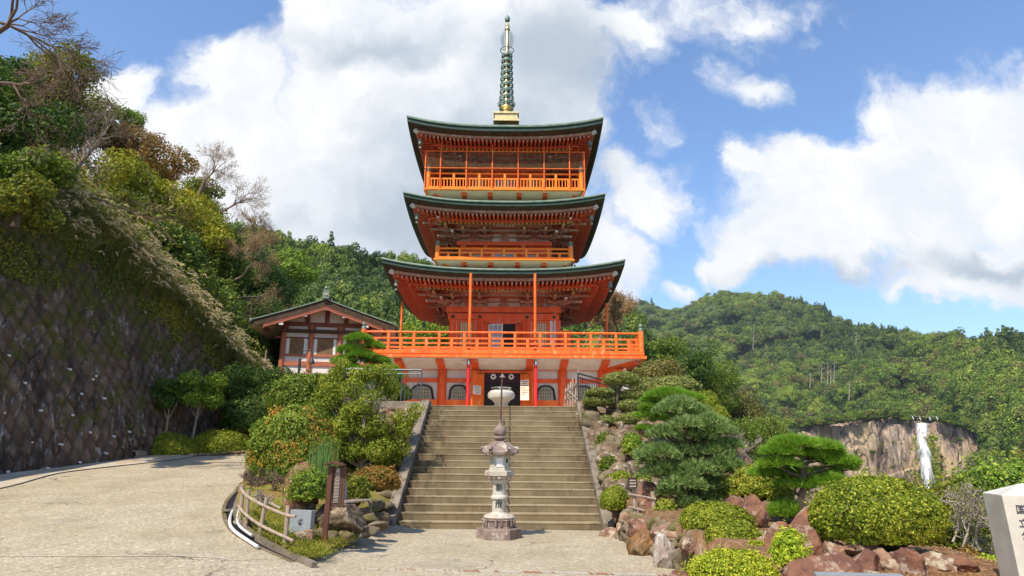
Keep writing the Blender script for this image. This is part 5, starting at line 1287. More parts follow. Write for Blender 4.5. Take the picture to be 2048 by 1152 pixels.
scatter_leaves('undergrowth', hillpts(22, 75, 6, 17.5, .2, 2.4), 45000, .11, 'lf_rust', 32, 'rust coloured autumn scrub high on the left slope')
scatter_leaves('undergrowth', hillpts(27, 70, .2, 8, 0, 2.6), 40000, .10, 'lf_mid', 33, 'green scrub on the lower part of the left slope')
def creep(rs, n):
    y = rs.uniform(14, 31, n); t_ = 1-rs.rand(n)**1.5*.50; P = wallpt(y, t_, 0); P[:, 0] += .02+.13*rs.rand(n); keep = fbm(P*.9, 4, 3)+(t_-.80)*3.0 > rs.rand(n)*.6-.12; P = P[keep]; return P, np.tile([.9, -.2, .35], (len(P), 1))
scatter_leaves('wall_creepers', creep, 52000, .05, 'lf_olive', 34, 'small creepers and moss hanging over the upper part of the retaining wall')
def moss2(rs, n):
    y = rs.uniform(10, 31, n); t_ = rs.rand(n); P = wallpt(y, t_, 0); P[:, 0] += .02+.06*rs.rand(n); keep = fbm(P*1.3, 4, 13) > .42+.35*(1-t_); P = P[keep]; return P, np.tile([.9, -.2, .35], (len(P), 1))
scatter_leaves('wall_ferns', moss2, 30000, .035, 'lf_mid', 35, 'patches of small ferns rooted in the joints of the retaining wall')
# pampas grass along the wall top
def blades(name, bases, n, L, m, seed, label, w=.012, lean=(.55, -.15, 0), sp=.35, plume=None, kind='stuff', parent=None, droop=.55):
    rs = np.random.RandomState(seed); B = bases[rs.randint(0, len(bases), n)]+rs.normal(0, .10, (n, 3))*np.array((1, 1, .3)); Ln = L*rs.uniform(.55, 1.15, n)[:, None]
    D = np.array((0, 0, 1.))+rs.normal(0, sp, (n, 3))+np.array(lean)*rs.rand(n, 1); D /= np.linalg.norm(D, axis=1, keepdims=True); H = D*np.array((1, 1, 0))+1e-3; H /= np.linalg.norm(H, axis=1, keepdims=True)
    S_ = np.cross(D, rs.normal(0, 1, (n, 3))); S_ /= np.linalg.norm(S_, axis=1, keepdims=True); V = []
    K = 4
    for k in range(K+1):
        s = k/K; c = B+D*Ln*s+(H*.5-np.array((0, 0, 1.)))*Ln*droop*s**2.2*.5; ww = w*(1-.85*s); V += [c-S_*ww, c+S_*ww]
    V = np.stack(V, 1).reshape(-1, 3); i = np.arange(n)[:, None]*(2*K+2); Fq = np.concatenate([np.concatenate([i+2*k, i+2*k+1, i+2*k+3, i+2*k+2], 1) for k in range(K)])
    o = raw(name, V, Fq, m, parent, tone=np.tile(np.clip(rs.rand(n), 0, 1), K))
    if not parent: tag(o, label, kind=kind)
    return B+D*Ln+(H*.5-np.array((0, 0, 1.)))*Ln*droop*.5, H, o
rs = np.random.RandomState(2); ys = np.concatenate([rs.uniform(17, 31, 150), rs.uniform(19, 31, 50)]); tb = wallpt(ys, rs.uniform(.84, 1.04, 200), .05); tb[150:, 0] -= rs.uniform(.1, 1.2, 50); tb[150:, 2] += .3
E_, H_, o = blades('pampas_grass', tb, 16000, 1.15, 'lf_pampas', 41, 'dry pampas grass arching over the top edge of the retaining wall', w=.012, lean=(.9, -.2, 0))
rs = np.random.RandomState(6); k = rs.choice(len(E_), 950, replace=False); k = k[(E_[k][:, 0] > wbx(E_[k][:, 1])-LEAN*(E_[k][:, 2]-2)-.15)]
P = []; N = []; 
for j in range(26): s = j/26; P.append(E_[k]+H_[k]*s*.36+np.array((0, 0, .12*s-.30*s*s))+rs.normal(0, .016, (len(k), 3)))
P = np.concatenate(P); o = leaves('pampas_plumes', P, rs.normal(0, 1, P.shape), .036, 'plume', None, 7, asp=.35); tag(o, 'pale feathery plumes of the pampas grass along the wall top', kind='stuff')

# ---- trees of the left slope: (px, py centre, Y, radius m, blobs, material, leaves, size, label)
def crown(seed, R, n=9, flat=.8, H=None):
    q = random.Random(seed); L = []
    for i in range(n): a = q.uniform(0, 6.28); r = R*q.uniform(.15, .72); L.append((math.cos(a)*r, math.sin(a)*r, (H or R*1.6)+q.uniform(-.75, .75)*R*flat, R*q.uniform(.34, .52)))
    L.append((0, 0, (H or R*1.6), R*.55)); return L
def slope_tree(px, py, Y, R, m, n, size, label, seed, H=None, bark='bark', flat=.8, nb=10, jit=.7, name='broadleaf_tree', hole=.3, grp=None):
    c = at(px, py, Y); H = H or R*1.7; base = (c[0], c[1], c[2]-H)
    return blob_tree(name, label, base, H, crown(seed, R, nb, flat, H), n, size, m, seed, grp, bark, .05+.035*R, jit=jit, hole=hole)
slope_tree(20, 250, 19, 1.9, 'lf_dark', 26000, .075, 'dark glossy evergreen tree filling the far left edge of the slope', 101, nb=12)
slope_tree(-10, 150, 22, 1.5, 'lf_dark', 9000, .08, 'dark evergreen treetop at the upper left corner, behind bare twigs', 102)
slope_tree(45, 345, 17.5, 1.3, 'lf_mid', 12000, .065, 'leafy shrub hanging over the upper edge of the wall at far left', 103, flat=.6, H=.7)
slope_tree(40, 400, 16.8, 1.0, 'lf_olive', 9000, .06, 'low olive shrub right on the wall top at far left', 104, flat=.6, H=.5)
slope_tree(110, 190, 33, 2.6, 'lf_olive', 14000, .10, 'olive tree crown on the steep skyline below the overhanging bare branches', 105)
slope_tree(170, 240, 36, 2.5, 'lf_olive', 13000, .09, 'olive brown tree crown on the upper skyline of the slope', 106)
slope_tree(262, 245, 46, 1.5, 'lf_bright', 6000, .09, 'small bright green tree standing out on the skyline of the slope', 107, H=3)
slope_tree(250, 300, 38, 2.4, 'lf_rust', 11000, .09, 'reddish brown tree crown beneath the small bright green skyline tree', 108)
slope_tree(330, 340, 42, 2.2, 'lf_red', 9000, .085, 'orange tinted tree crown in the middle of the slope', 109)
slope_tree(255, 395, 30, 2.2, 'lf_maple', 16000, .075, 'yellow green maple behind the spreading bare cherry tree', 110, name='maple_tree')
slope_tree(330, 445, 32, 2.4, 'lf_maple', 18000, .075, 'broad yellow green maple in the centre of the slope', 111, name='maple_tree')
slope_tree(415, 455, 40, 2.6, 'lf_maple', 16000, .085, 'olive maple on the right edge of the slope against the clouds', 112, name='maple_tree')
slope_tree(400, 395, 47, 1.9, 'lf_olive', 8000, .09, 'olive tree crown on the skyline right of the orange tinted crown', 113)
slope_tree(450, 520, 41, 2.4, 'lf_mid', 14000, .085, 'green tree crown low on the right edge of the slope', 114)
slope_tree(350, 530, 29.5, 1.8, 'lf_dark', 15000, .07, 'dark shaded evergreen between the maples and the pampas grass', 115)
slope_tree(412, 600, 31.5, 1.35, 'lf_bright', 14000, .062, 'round glossy camellia tree at the end of the pampas grass', 116, name='camellia_tree', hole=.5)
slope_tree(470, 630, 37, 2.6, 'lf_dark', 18000, .085, 'dark evergreen tree directly left of the shrine house', 117)
slope_tree(530, 590, 44, 2.4, 'lf_dark', 12000, .095, 'dark evergreen tree rising above the left end of the shrine house roof', 118)
slope_tree(545, 690, 37.5, 1.7, 'lf_cedar', 9000, .08, 'dark tree in the shade beside the left wall of the shrine house', 119)
slope_tree(585, 540, 62, 2.6, 'lf_bright', 9000, .12, 'light green tree behind the roof of the shrine house', 120)
slope_tree(505, 545, 56, 3.0, 'lf_cedar', 9000, .11, 'dark cedar between the slope and the far wooded hill', 121, name='cedar_tree')
slope_tree(860, 665, 50, 2.4, 'lf_bright', 9000, .10, 'bright green tree seen through the railing left of the upper storey', 122)
slope_tree(820, 690, 46, 1.8, 'lf_mid', 6000, .09, 'green tree between the pagoda and the shrine house, behind the balcony', 123)
# bare and half bare trees
def bt(px, py, Y, d, L, r, depth, seed, label, m='twig', **k):
    P = at(px, py, Y); return bare_tree('bare_cherry_tree', label, tuple(P), d, L, r, depth, seed, m, **k)
bt(-60, 95, 15, (.95, .0, .10), 1.25, .085, 5, 5, 'bare cherry branches reaching in from the top left corner of the sky', spread=.42, up=.02, leaf='lf_bud', nleaf=3, ls=.014, shrink=.78)
bt(-50, 30, 16, (.95, .1, .0), 1.3, .06, 5, 16, 'fine bare branches crossing the sky at the very top left', spread=.40, up=.0, leaf='lf_bud', nleaf=3, ls=.014, shrink=.78)
bt(-70, 175, 14.5, (.7, .05, .25), 1.0, .06, 5, 25, 'thin bare branches hanging over the dark evergreen at the left edge', spread=.5, up=-.05, leaf='lf_bud', nleaf=3, ls=.013)
bt(122, 388, 21.5, (.25, .1, 1), 1.4, .12, 5, 9, 'spreading bare cherry tree growing from the top of the retaining wall', spread=.62, up=.06, leaf='lf_rust', nleaf=2, ls=.018, shrink=.80, m='bark_pale')
bt(130, 385, 21.6, (1, .1, .12), 1.7, .06, 4, 19, 'long low bare limb beside the spreading cherry tree on the wall top', spread=.35, up=.03, leaf='lf_rust', nleaf=2, ls=.018, shrink=.8)
bt(395, 400, 39, (-.05, .1, 1), 1.5, .10, 5, 31, 'pale leafless tree standing on the skyline of the slope', spread=.5, up=.1, leaf='lf_bud', nleaf=7, ls=.028, m='twig')
bt(440, 425, 40, (.6, .1, .5), 1.3, .07, 4, 32, 'slanting pale leafless tree next on the skyline, lower down', spread=.45, up=.1, leaf='lf_bud', nleaf=8, ls=.028, m='twig')
bt(485, 520, 40, (.55, .0, .8), 1.5, .09, 5, 33, 'half bare tree leaning right over the far wooded hill', spread=.5, up=.08, leaf='lf_bud', nleaf=8, ls=.028, m='twig')
bt(470, 560, 36, (1, -.1, .18), 1.5, .07, 5, 34, 'half bare tree stretching right above the shrine house roof', spread=.42, up=.0, leaf='lf_bud', nleaf=9, ls=.026, m='twig')
bt(445, 600, 33.5, (1, -.05, .10), 1.5, .09, 4, 35, 'dark low branch reaching toward the shrine house roof', spread=.32, up=.0, leaf='lf_bud', nleaf=5, ls=.026, m='bark')
bt(1195, 690, 46, (.5, 0, .5), 1.5, .09, 5, 36, 'beige half bare tree behind the right end of the big balcony', spread=.6, up=.05, leaf='lf_bud', nleaf=14, ls=.055, m='twig')
bt(1238, 668, 44, (-.1, 0, .6), 1.2, .07, 5, 37, 'dry brown tree just right of the lowest roof, behind the railing', spread=.6, up=.02, leaf='lf_bud', nleaf=14, ls=.055, m='twig')

for i, (px, py, Y, R, m_, lb) in enumerate([(1262, 700, 70, 2.6, 'lf_dark', 'dark tree mass directly right of the big balcony corner post'), (1315, 728, 78, 3.4, 'lf_mid', 'dark green broad tree second to the right of the big balcony, before the far mountain'), (1375, 735, 86, 4.4, 'lf_dark', 'dark broad tree between the big balcony and the waterfall cliff, highest of its row'), (1435, 775, 92, 4.4, 'lf_mid', 'green broad tree lower down the row right of the pagoda'), (1300, 770, 66, 3.2, 'lf_olive2', 'olive tree behind the clipped mounds at the terrace edge'), (1490, 825, 96, 4.4, 'lf_olive2', 'olive tree above the bare shrub, left of the cliff'), (1380, 820, 62, 3.0, 'lf_mid2', 'green tree right behind the large blue-green pine'), (1530, 880, 88, 4.0, 'lf_forest', 'dark tree just left of the cliff, above the garden pine'), (1460, 890, 60, 2.8, 'lf_mid', 'green tree behind the leafless pale shrub in the garden')]):
    slope_tree(px, py, Y, R, m_, 15000, .13 if Y > 65 else .10, lb, 170+i, nb=14, H=R*2.2)
# ================================================================ FAR MOUNTAINS
def prof(pts, x): a = np.array(pts, float); return np.interp(x, a[:, 0], a[:, 1])
def unproj(px, py, r):
    px = np.asarray(px, float); py = np.asarray(py, float); d = np.stack([(px-1024)/F, -(py-576)/F, -np.ones_like(px)], -1)@RN.T; d /= np.linalg.norm(d[..., :2], axis=-1, keepdims=True); return CAM+d*np.asarray(r)[..., None]
M1r = [(180, 430), (420, 455), (500, 450), (560, 478), (600, 487), (640, 489), (680, 490), (708, 492), (740, 512), (770, 515), (800, 522), (860, 530), (960, 545), (1060, 575), (1150, 600), (1240, 640)]
M2r = [(1040, 640), (1150, 618), (1222, 606), (1260, 601), (1290, 600), (1330, 614), (1365, 616), (1400, 594), (1455, 580), (1500, 582), (1560, 589), (1640, 614), (1700, 643), (1760, 655), (1830, 671), (1900, 673), (2048, 682), (2300, 690), (2600, 720)]
def m1(u, v):
    px = 180+1100*u; y1 = prof(M1r, px)+9; py = y1+(790-y1)*(1-v); r = 95+150*v; return unproj(px, py, r+r*.06*fbm(np.stack([px/90.+py/140, py/80., 0*px], 1), 3, 23)*sst(v, 1.0, .9))
def rel(px, py, r, v): return (r*.075*fbm(np.stack([px/95.+py/160, py/70.-px/300, 0*px], 1), 3, 21)+r*.02*fbm(np.stack([px/30., py/22., 0*px], 1), 2, 22))*sst(v, 1.0, .9)
def m2p(px, v):
    y1 = prof(M2r, px)+4; y0 = np.interp(px, [1000, 1560, 1600, 1950, 2000, 2600], [900, 985, 1000, 1060, 1060, 1060]); py = y1+(y0-y1)*(1-v)
    r0 = np.interp(px, [1000, 1300, 1600, 1900, 2100, 2600], [420, 420, 500, 430, 300, 240]); r1 = np.interp(px, [1000, 1300, 1460, 1800, 2048, 2600], [1500, 1300, 1250, 900, 640, 500]); r = r0+(r1-r0)*v**1.25
    cl = sst(px, 1570, 1600)*(1-sst(px, 1950, 1985))
    top = prof([(1500, 860), (1600, 850), (1700, 838), (1800, 828), (1830, 838), (1870, 842), (1930, 850), (2000, 880)], px); below = sst(py, top-6, top+4)
    return px, py, r, cl*below, top
def m2(u, v):
    px, py, r, c, top = m2p(1000+1600*u, v); return unproj(px, py, r+c*30+rel(px, py, r, v))
tag(grid_mesh('forested_hill', m1, 150, 60, 'hill_green'), 'near wooded hill rising behind the pagoda', kind='structure')
tag(grid_mesh('mountain', m2, 260, 120, 'hill_green'), 'far wooded mountain with the waterfall cliff', kind='structure')
def cliff(u, v):
    px = 1560+430*u; top = 3.5*fbm(np.stack([px/14., 0*px, 0*px], 1), 3, 2)+prof([(1560, 940), (1582, 885), (1605, 855), (1700, 838), (1800, 828), (1822, 842), (1830, 847), (1870, 848), (1880, 838), (1930, 850), (1955, 880), (1990, 950)], px)-3; bot = 1070; py = top+(bot-top)*v
    P = unproj(px, py, 505-12*v+0*px); n = fbm(np.stack([P[:, 0]*.16, P[:, 1]*.1, P[:, 2]*.028], 1), 4, 5); n2 = fbm(P*np.array((.03, .03, .05)), 4, 8)
    steps = np.floor(P[:, 2]/26+.4*n2)*2.0
    edge = 30*(1-sst(u, 0, .06))+30*sst(u, .93, 1); return unproj(px, py, 505-12*v+4.5*n+3.5*n2+edge+4.5*(1-np.mod(P[:, 2]/23+.55*n2+.004*px, 1.))+1.6*np.mod(px/17+.5*n2, 1.))
tag(grid_mesh('cliff', cliff, 300, 150, 'cliff_rock', smooth=False), 'bare rock cliff behind the waterfall', kind='structure')
mb_v = []
def fall(u, v):
    cx = 1843+(1862-1843)*v**1.3; hw__ = 19-5*v; px = cx+(u-.5)*2*hw__+2.2*np.sin(v*9+u*5)*v; py = 846+(1000-846)*v
    P = unproj(px, py, 505-12*v); n2 = fbm(P*np.array((.03, .03, .05)), 4, 8); return unproj(px, py, 492-12*v-5*np.sin(u*math.pi)-6*v)
wf = grid_mesh('waterfall', fall, 50, 70, 'falling_water', tone=lambda f, P: .30-.55*np.abs((f[:, 0]//70)/49-.5)**1.3*2+.10*((f[:, 0] % 70)/70)); tag(wf, 'tall white waterfall', kind='structure')
# rope with paper streamers above the falls
P = unproj(np.array([1820., 1878.]), np.array([831., 832.]), np.array([478., 478.])); mb = MB(); n = 12
pts = [P[0]+(P[1]-P[0])*i/n-np.array((0, 0, 1.4*math.sin(math.pi*i/n)*.5)) for i in range(n+1)]; mb.tube(pts, .12, 5); sr = mb.build('sacred_rope', 'twig_pale'); tag(sr, 'sacred straw rope stretched above the top of the waterfall', 'rope')
for i in (1, 4, 8, 11): mb = MB(); p = pts[i]; mb.box((p[0], p[1], p[2]-.75), (.55, .1, 1.1)); mb.box((p[0]+.35, p[1], p[2]-1.7), (.5, .1, .9)); mb.build('paper_streamer', 'white_paint', sr)
# forest: prototypes are not in the scene, instanced on points by geometry nodes
def proto(seed, m, kind, n=950, ls=.058):
    rs = np.random.RandomState(seed); q = random.Random(seed); L = []
    if kind == 'round':
        for i in range(9): a = q.uniform(0, 6.28); r = q.uniform(.1, .62); L.append((math.cos(a)*r, math.sin(a)*r, q.uniform(.25, .95)*(1.1-.45*r), q.uniform(.26, .42)))
    else:
        for i in range(10): h = i/9; a = q.uniform(0, 6.28); r = .38*(1-h)*q.uniform(.5, 1.1); L.append((math.cos(a)*r, math.sin(a)*r, .1+1.45*h, .36*(1-.72*h)))
    b = np.array(L); w = b[:, 3]**2; idx = rs.choice(len(b), n, p=w/w.sum()); D = rs.normal(0, 1, (n, 3)); D[:, 2] = np.abs(D[:, 2])*.9-.25; D /= np.linalg.norm(D, axis=1, keepdims=True)
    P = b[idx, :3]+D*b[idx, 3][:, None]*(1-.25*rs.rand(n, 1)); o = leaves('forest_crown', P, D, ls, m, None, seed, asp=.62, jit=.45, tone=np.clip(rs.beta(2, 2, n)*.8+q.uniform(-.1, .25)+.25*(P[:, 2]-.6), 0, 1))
    S.collection.objects.unlink(o); return o
def gn_instances(name, P, scl, rotz, protos, label, seed):
    me = bpy.data.meshes.new(name); me.vertices.add(len(P)); me.vertices.foreach_set('co', P.astype(np.float32).ravel())
    for nm, ty, arr in (('sc', 'FLOAT_VECTOR', scl), ('rz', 'FLOAT', rotz)):
        a = me.attributes.new(nm, ty, 'POINT'); a.data.foreach_set('vector' if ty == 'FLOAT_VECTOR' else 'value', np.asarray(arr, np.float32).ravel())
    a = me.attributes.new('pick', 'INT', 'POINT'); rk = np.random.RandomState(seed); lowf = fbm(np.stack([P[:, 0]/np.maximum(P[:, 1], 1)*9, P[:, 2]/45, 0*P[:, 0]], 1), 3, 31); a.data.foreach_set('value', np.clip(np.floor((lowf*.8+.5)*len(protos)+rk.normal(0, 1.6, len(P))), 0, len(protos)-1).astype(np.int32))
    o = bpy.data.objects.new(name, me); S.collection.objects.link(o); tag(o, label, kind='stuff')
    ng = bpy.data.node_groups.new(name, 'GeometryNodeTree'); ng.interface.new_socket('Geometry', in_out='INPUT', socket_type='NodeSocketGeometry'); ng.interface.new_socket('Geometry', in_out='OUTPUT', socket_type='NodeSocketGeometry')
    N = ng.nodes; gi = N.new('NodeGroupInput'); go = N.new('NodeGroupOutput'); iop = N.new('GeometryNodeInstanceOnPoints'); j = N.new('GeometryNodeGeometryToInstance')
    for pr_ in protos[::-1]:
        oi = N.new('GeometryNodeObjectInfo'); oi.inputs['Object'].default_value = pr_; oi.inputs['As Instance'].default_value = True; ng.links.new(oi.outputs['Geometry'], j.inputs[0])
    def att(nm, ty): a = N.new('GeometryNodeInputNamedAttribute'); a.data_type = ty; a.inputs['Name'].default_value = nm; return a
    A = att('sc', 'FLOAT_VECTOR'); B = att('rz', 'FLOAT'); Ck = att('pick', 'INT'); cx = N.new('ShaderNodeCombineXYZ'); ng.links.new(B.outputs[0], cx.inputs[2])
    ng.links.new(gi.outputs[0], iop.inputs['Points']); ng.links.new(j.outputs[0], iop.inputs['Instance']); iop.inputs['Pick Instance'].default_value = True
    ng.links.new(Ck.outputs[0], iop.inputs['Instance Index']); ng.links.new(cx.outputs[0], iop.inputs['Rotation']); ng.links.new(A.outputs[0], iop.inputs['Scale']); ng.links.new(iop.outputs[0], go.inputs[0])
    md = o.modifiers.new('instances', 'NODES'); md.node_group = ng; return o
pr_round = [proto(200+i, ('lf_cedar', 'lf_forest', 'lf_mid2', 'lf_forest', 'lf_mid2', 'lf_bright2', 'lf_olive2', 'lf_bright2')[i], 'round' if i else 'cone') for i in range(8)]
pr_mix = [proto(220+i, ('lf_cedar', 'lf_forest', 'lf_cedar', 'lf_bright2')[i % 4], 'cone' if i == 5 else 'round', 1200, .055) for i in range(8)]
rs = np.random.RandomState(8)
n = 3400; u = rs.rand(n); v = rs.rand(n)**1.0; P = m1(u, v); s = (4+4.5*rs.rand(n)**1.5)*np.where(v > .9, .85, 1); P[:, 2] -= s*.45
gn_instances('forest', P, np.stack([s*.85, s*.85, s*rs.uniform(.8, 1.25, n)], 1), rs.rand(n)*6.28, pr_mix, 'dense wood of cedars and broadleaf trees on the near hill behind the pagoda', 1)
n = 13500; px = 1040+1500*rs.rand(n); v = rs.rand(n); px, py, r, c, top = m2p(px, v); keep = (c < .05) & ~((py > top-4) & (py < top+20) & (px > 1590) & (px < 1950)) & ~((px > 1600) & (px < 1940) & (py > top-30) & (v < .0)); 
bare = np.exp(-(((px-1640)/48)**2+((py-752)/14)**2))+np.exp(-(((px-1500)/10)**2+((py-790)/60)**2))*.8+np.exp(-(((px-1720)/60)**2+((py-800)/16)**2))*.5+np.exp(-(((px-1570)/16)**2+((py-860)/50)**2))*.8
keep &= rs.rand(n) > bare*1.0; px, py, r, v = px[keep], py[keep], r[keep], v[keep]; P = unproj(px, py, r+rel(px, py, r, v)); s = (7+11*rs.rand(len(px))**1.8)*np.interp(r, [250, 600, 900, 1300], [.60, .82, .80, .85]); P[:, 2] -= s*.45
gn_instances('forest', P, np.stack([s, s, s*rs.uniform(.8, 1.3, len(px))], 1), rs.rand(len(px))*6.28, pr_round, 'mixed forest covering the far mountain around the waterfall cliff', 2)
rs = np.random.RandomState(18); n = 2600; a = rs.uniform(-.15, 1.25, n); r = 62+380*rs.rand(n)**.8; x = r*np.sin(a); y = 15+r*np.cos(a); z = -.9-58*sst(r, 24, 150); s = rs.uniform(7, 12, n); z = z-s*.35
gn_instances('forest', np.stack([x, y, z], 1), np.stack([s, s, s], 1), rs.rand(n)*6.28, pr_round, 'woods on the valley floor below the right edge of the garden', 4)
# shrubs on the cliff face and its rim
cp = [(1575+rs.uniform(0, 400), 0) for _ in range(330)]; px = np.array([c_[0] for c_ in cp]); top = prof([(1500, 860), (1600, 850), (1700, 838), (1800, 828), (1822, 842), (1870, 846), (1880, 838), (1930, 850), (2000, 880)], px); py = top+rs.uniform(-6, 5, len(px)); ok = ~((px > 1818) & (px < 1882)); px = px[ok]; py = py[ok]
ex = np.array([(1790, 885), (1800, 888), (1745, 905), (1920, 880), (1905, 885), (1730, 940), (1880, 915), (1940, 955), (1925, 900), (1890, 870), (1760, 890), (1870, 940), (1960, 985), (1905, 1005), (1945, 920), (1660, 880)]); px = np.concatenate([px, ex[:, 0]]); py = np.concatenate([py, ex[:, 1]])
P = unproj(px, py, 503+0*px); s = np.concatenate([rs.uniform(3.5, 7, len(px)-len(ex)), rs.uniform(2, 3.6, len(ex))]); P[:, 2] -= s*.3
gn_instances('cliff_shrubs', P, np.stack([s, s, s*.8], 1), rs.rand(len(px))*6.28, pr_round, 'shrubs clinging to the rim and ledges of the waterfall cliff', 3)
rs2 = np.random.RandomState(4); n = 900; uu = rs2.rand(n); vv = rs2.rand(n); P = unproj(1862+8*rs2.randn(n)+16*vv+np.where(rs2.rand(n) < .25, -30, 0), 870+150*vv, 489+0*vv); leaves('cliff_moss', P, np.tile([0, -1, .3], (n, 1)), .9, 'lf_yellow', None, 5, asp=.6); tag(bpy.data.objects['cliff_moss'], 'yellow green moss and ferns on the wet rock beside the waterfall', kind='stuff')
# dead trunks on the mountain
for i, (px_, py0, py1, r_) in enumerate([(1643, 765, 727, 640), (1655, 768, 722, 640), (1661, 770, 735, 640), (1668, 765, 722, 640), (1620, 775, 745, 640), (1698, 800, 760, 610), (1712, 690, 665, 800), (1506, 700, 660, 700)]):
    A = unproj(np.array([float(px_)]), np.array([float(py0)]), np.array([float(r_)*.9]))[0]; B = unproj(np.array([px_+1.]), np.array([float(py1)]), np.array([float(r_)*.9]))[0]
    mb = MB(); mb.tube([A, B], [.35, .10], 5); 
    for j in range(4): p = A+(B-A)*(.45+.13*j); mb.tube([p, p+np.array((3*(-1)**j, 0, 1.5))], [.16, .05], 4)
    o = mb.build('dead_tree', 'twig_pale'); tag(o, 'pale dead tree trunk standing out of the forest on the far mountain', 'tree', 'dead trees on the far mountain')
# ================================================================ GARDEN, LEFT
def mp(a, b, c, d, Y):
    """pixel box of something at depth Y -> base centre, half width, height"""
    B = at((a+b)/2, d, Y); T = at((a+b)/2, c, Y); L_ = at(a, (c+d)/2, Y); R_ = at(b, (c+d)/2, Y); return B, (R_[0]-L_[0])/2, T[2]-B[2]
def mbush(name, label, cat, box, Y, n, size, m, seed, dz=0., dy=1., **k):
    B, rx, h = mp(*box, Y); return bush(name, label, cat, (B[0], B[1]+rx*.2, B[2]-dz), (rx, rx*dy, (h+dz)*.97), n, size, m, seed, **k)
mbush('osmanthus_bush', 'big rounded bush speckled with small orange blossoms beside the road', 'bush', (497, 653, 822, 975), 15.6, 44000, .033, 'lf_osmanthus', 1, dz=.1, bump=.2, depth=.24, extra=('petal_orange', 6500, .014))
mbush('clipped_shrub', 'dark green layered shrub behind the orange-flowered bush', 'shrub', (530, 668, 754, 850), 19, 22000, .042, 'lf_mid', 2, bump=.22, bf=2.2, depth=.25)
mbush('clipped_shrub', 'dark green shrub low behind the orange-flowered bush, at its right', 'shrub', (560, 700, 800, 900), 18, 16000, .042, 'lf_mid', 3, bump=.25, bf=2.2, depth=.25, stems=False)
# gnarled yellow-green tree
P = at(720, 985, 17.5)
def bedK(x, y): return np.where(x > xk(y), bedL(x, y), ramp(x, y))
q = random.Random(12); L = [(-.9, 0, 2.6, .42), (-.4, .2, 3.1, .40), (.1, 0, 3.4, .36), (.5, .3, 2.9, .40), (-.2, -.2, 2.2, .42), (.3, -.3, 1.75, .45), (.85, 0, 1.9, .42), (1.05, .1, 1.5, .30), (-.5, -.3, 1.6, .42), (.2, .1, 1.3, .40), (.7, -.2, 1.25, .34), (-.9, .2, 1.9, .36), (-.7, .3, 3.35, .28), (-1.0, .4, 2.95, .28), (-.7, -.35, 1.05, .36), (-.1, -.4, .95, .36), (.5, -.35, 1.0, .36), (.35, -.4, 2.3, .36), (-.3, -.2, 2.7, .34), (.9, -.2, 1.0, .3), (1.2, 0, 1.9, .28)]
L = [(a+q.gauss(0, .14), b+q.gauss(0, .15), min(c, 1.6+(c-1.6)*.86)+q.gauss(0, .12), r*q.uniform(.6, .95)) for a, b, c, r in L for _ in range(3)]
blob_tree('gnarled_tree', 'loose yellow-green tree with grey twisting branches in front of the terrace corner', tuple(P), 3, L, 52000, .030, 'lf_yellow', 14, bark='bark_pale', trunk=.07, hole=.10, jit=.9, tb=-.05)
bare_tree('gnarled_branches', 'tangle of pale bare branches inside the loose yellow-green tree', (P[0]+.1, P[1]-.45, P[2]+1.6), (.2, -.1, 1), .42, .03, 5, 44, 'twig_pale', spread=.8, up=.02, cat='branches', minr=.004)
mbush('shade_shrub', 'dark shaded shrub under the loose yellow-green tree', 'shrub', (640, 790, 880, 985), 18.6, 14000, .045, 'lf_dark', 15, bump=.25, depth=.3)
# trees and hedge at the wall foot
def wt(px, pyb, pyt, Y, w, label, seed, m, n=9000, bark='bark_pale', size=.05):
    B = at(px, pyb, Y); T = at(px, pyt, Y); H = T[2]-B[2]; R = w/F*Y/2; L = [(random.Random(seed+i).uniform(-1, 1)*R*.7, random.Random(seed+50+i).uniform(-.6, .6)*R, H*(.58+.36*random.Random(seed+90+i).random()), R*.42) for i in range(9)]
    return blob_tree('slender_tree', label, tuple(B), H, L, n, size, m, seed, bark=bark, trunk=.045, hole=.25)
wt(330, 876, 765, 24.5, 85, 'slender tree with a pale forked trunk at the foot of the wall', 61, 'lf_dark', 9000)
wt(385, 876, 755, 25, 105, 'bright leaved slender tree beside the pale forked trunk, in front of the wall', 62, 'lf_bright', 11000)
wt(478, 870, 745, 27.5, 120, 'dark leafy tree between the hedge and the shrine house', 63, 'lf_dark', 15000)
wt(525, 880, 722, 28.2, 110, 'dark leafy tree right before the left corner of the shrine house', 64, 'lf_dark', 15000)
mbush('clipped_shrub', 'dark shaded shrub behind the right end of the long hedge', 'shrub', (440, 560, 790, 880), 27, 12000, .06, 'lf_dark', 65, bump=.25)
mbush('hedge', 'long low mossy green hedge, its near left half', 'hedge', (270, 385, 868, 921), 24.2, 16000, .035, 'lf_hedge', 66, dy=.7, dz=.25, bump=.06, stems=False)
mbush('hedge', 'long low mossy green hedge, its right half by the road bend', 'hedge', (370, 498, 861, 912), 25.2, 17000, .035, 'lf_hedge', 67, dy=.8, dz=.25, bump=.06, stems=False)
P = march(264, 917, ramp); mb = MB(); n = 16; c0 = np.array((P[0]+.12, P[1]-.1, P[2]+.12))
b = []
for r_, yo in ((.11, .6), (.11, 0), (.145, 0), (.145, .6)): b += [(c0[0]+r_*math.cos(2*math.pi*j/n), c0[1]+yo-.1, c0[2]+r_*math.sin(2*math.pi*j/n)) for j in range(n)]
mb.add(b, [(i*n+j, i*n+(j+1) % n, (i+1)*n+(j+1) % n, (i+1)*n+j) for i in range(3) for j in range(n)]); b = [(c0[0]+.11*math.cos(2*math.pi*j/n), c0[1]+.05, c0[2]+.11*math.sin(2*math.pi*j/n)) for j in range(n)]; mb.add(b, [tuple(range(n))], 1)
o = mb.build('drain_outlet', ['concrete', 'dark']); tag(o, 'round concrete pipe mouth at the left end of the hedge', 'pipe')
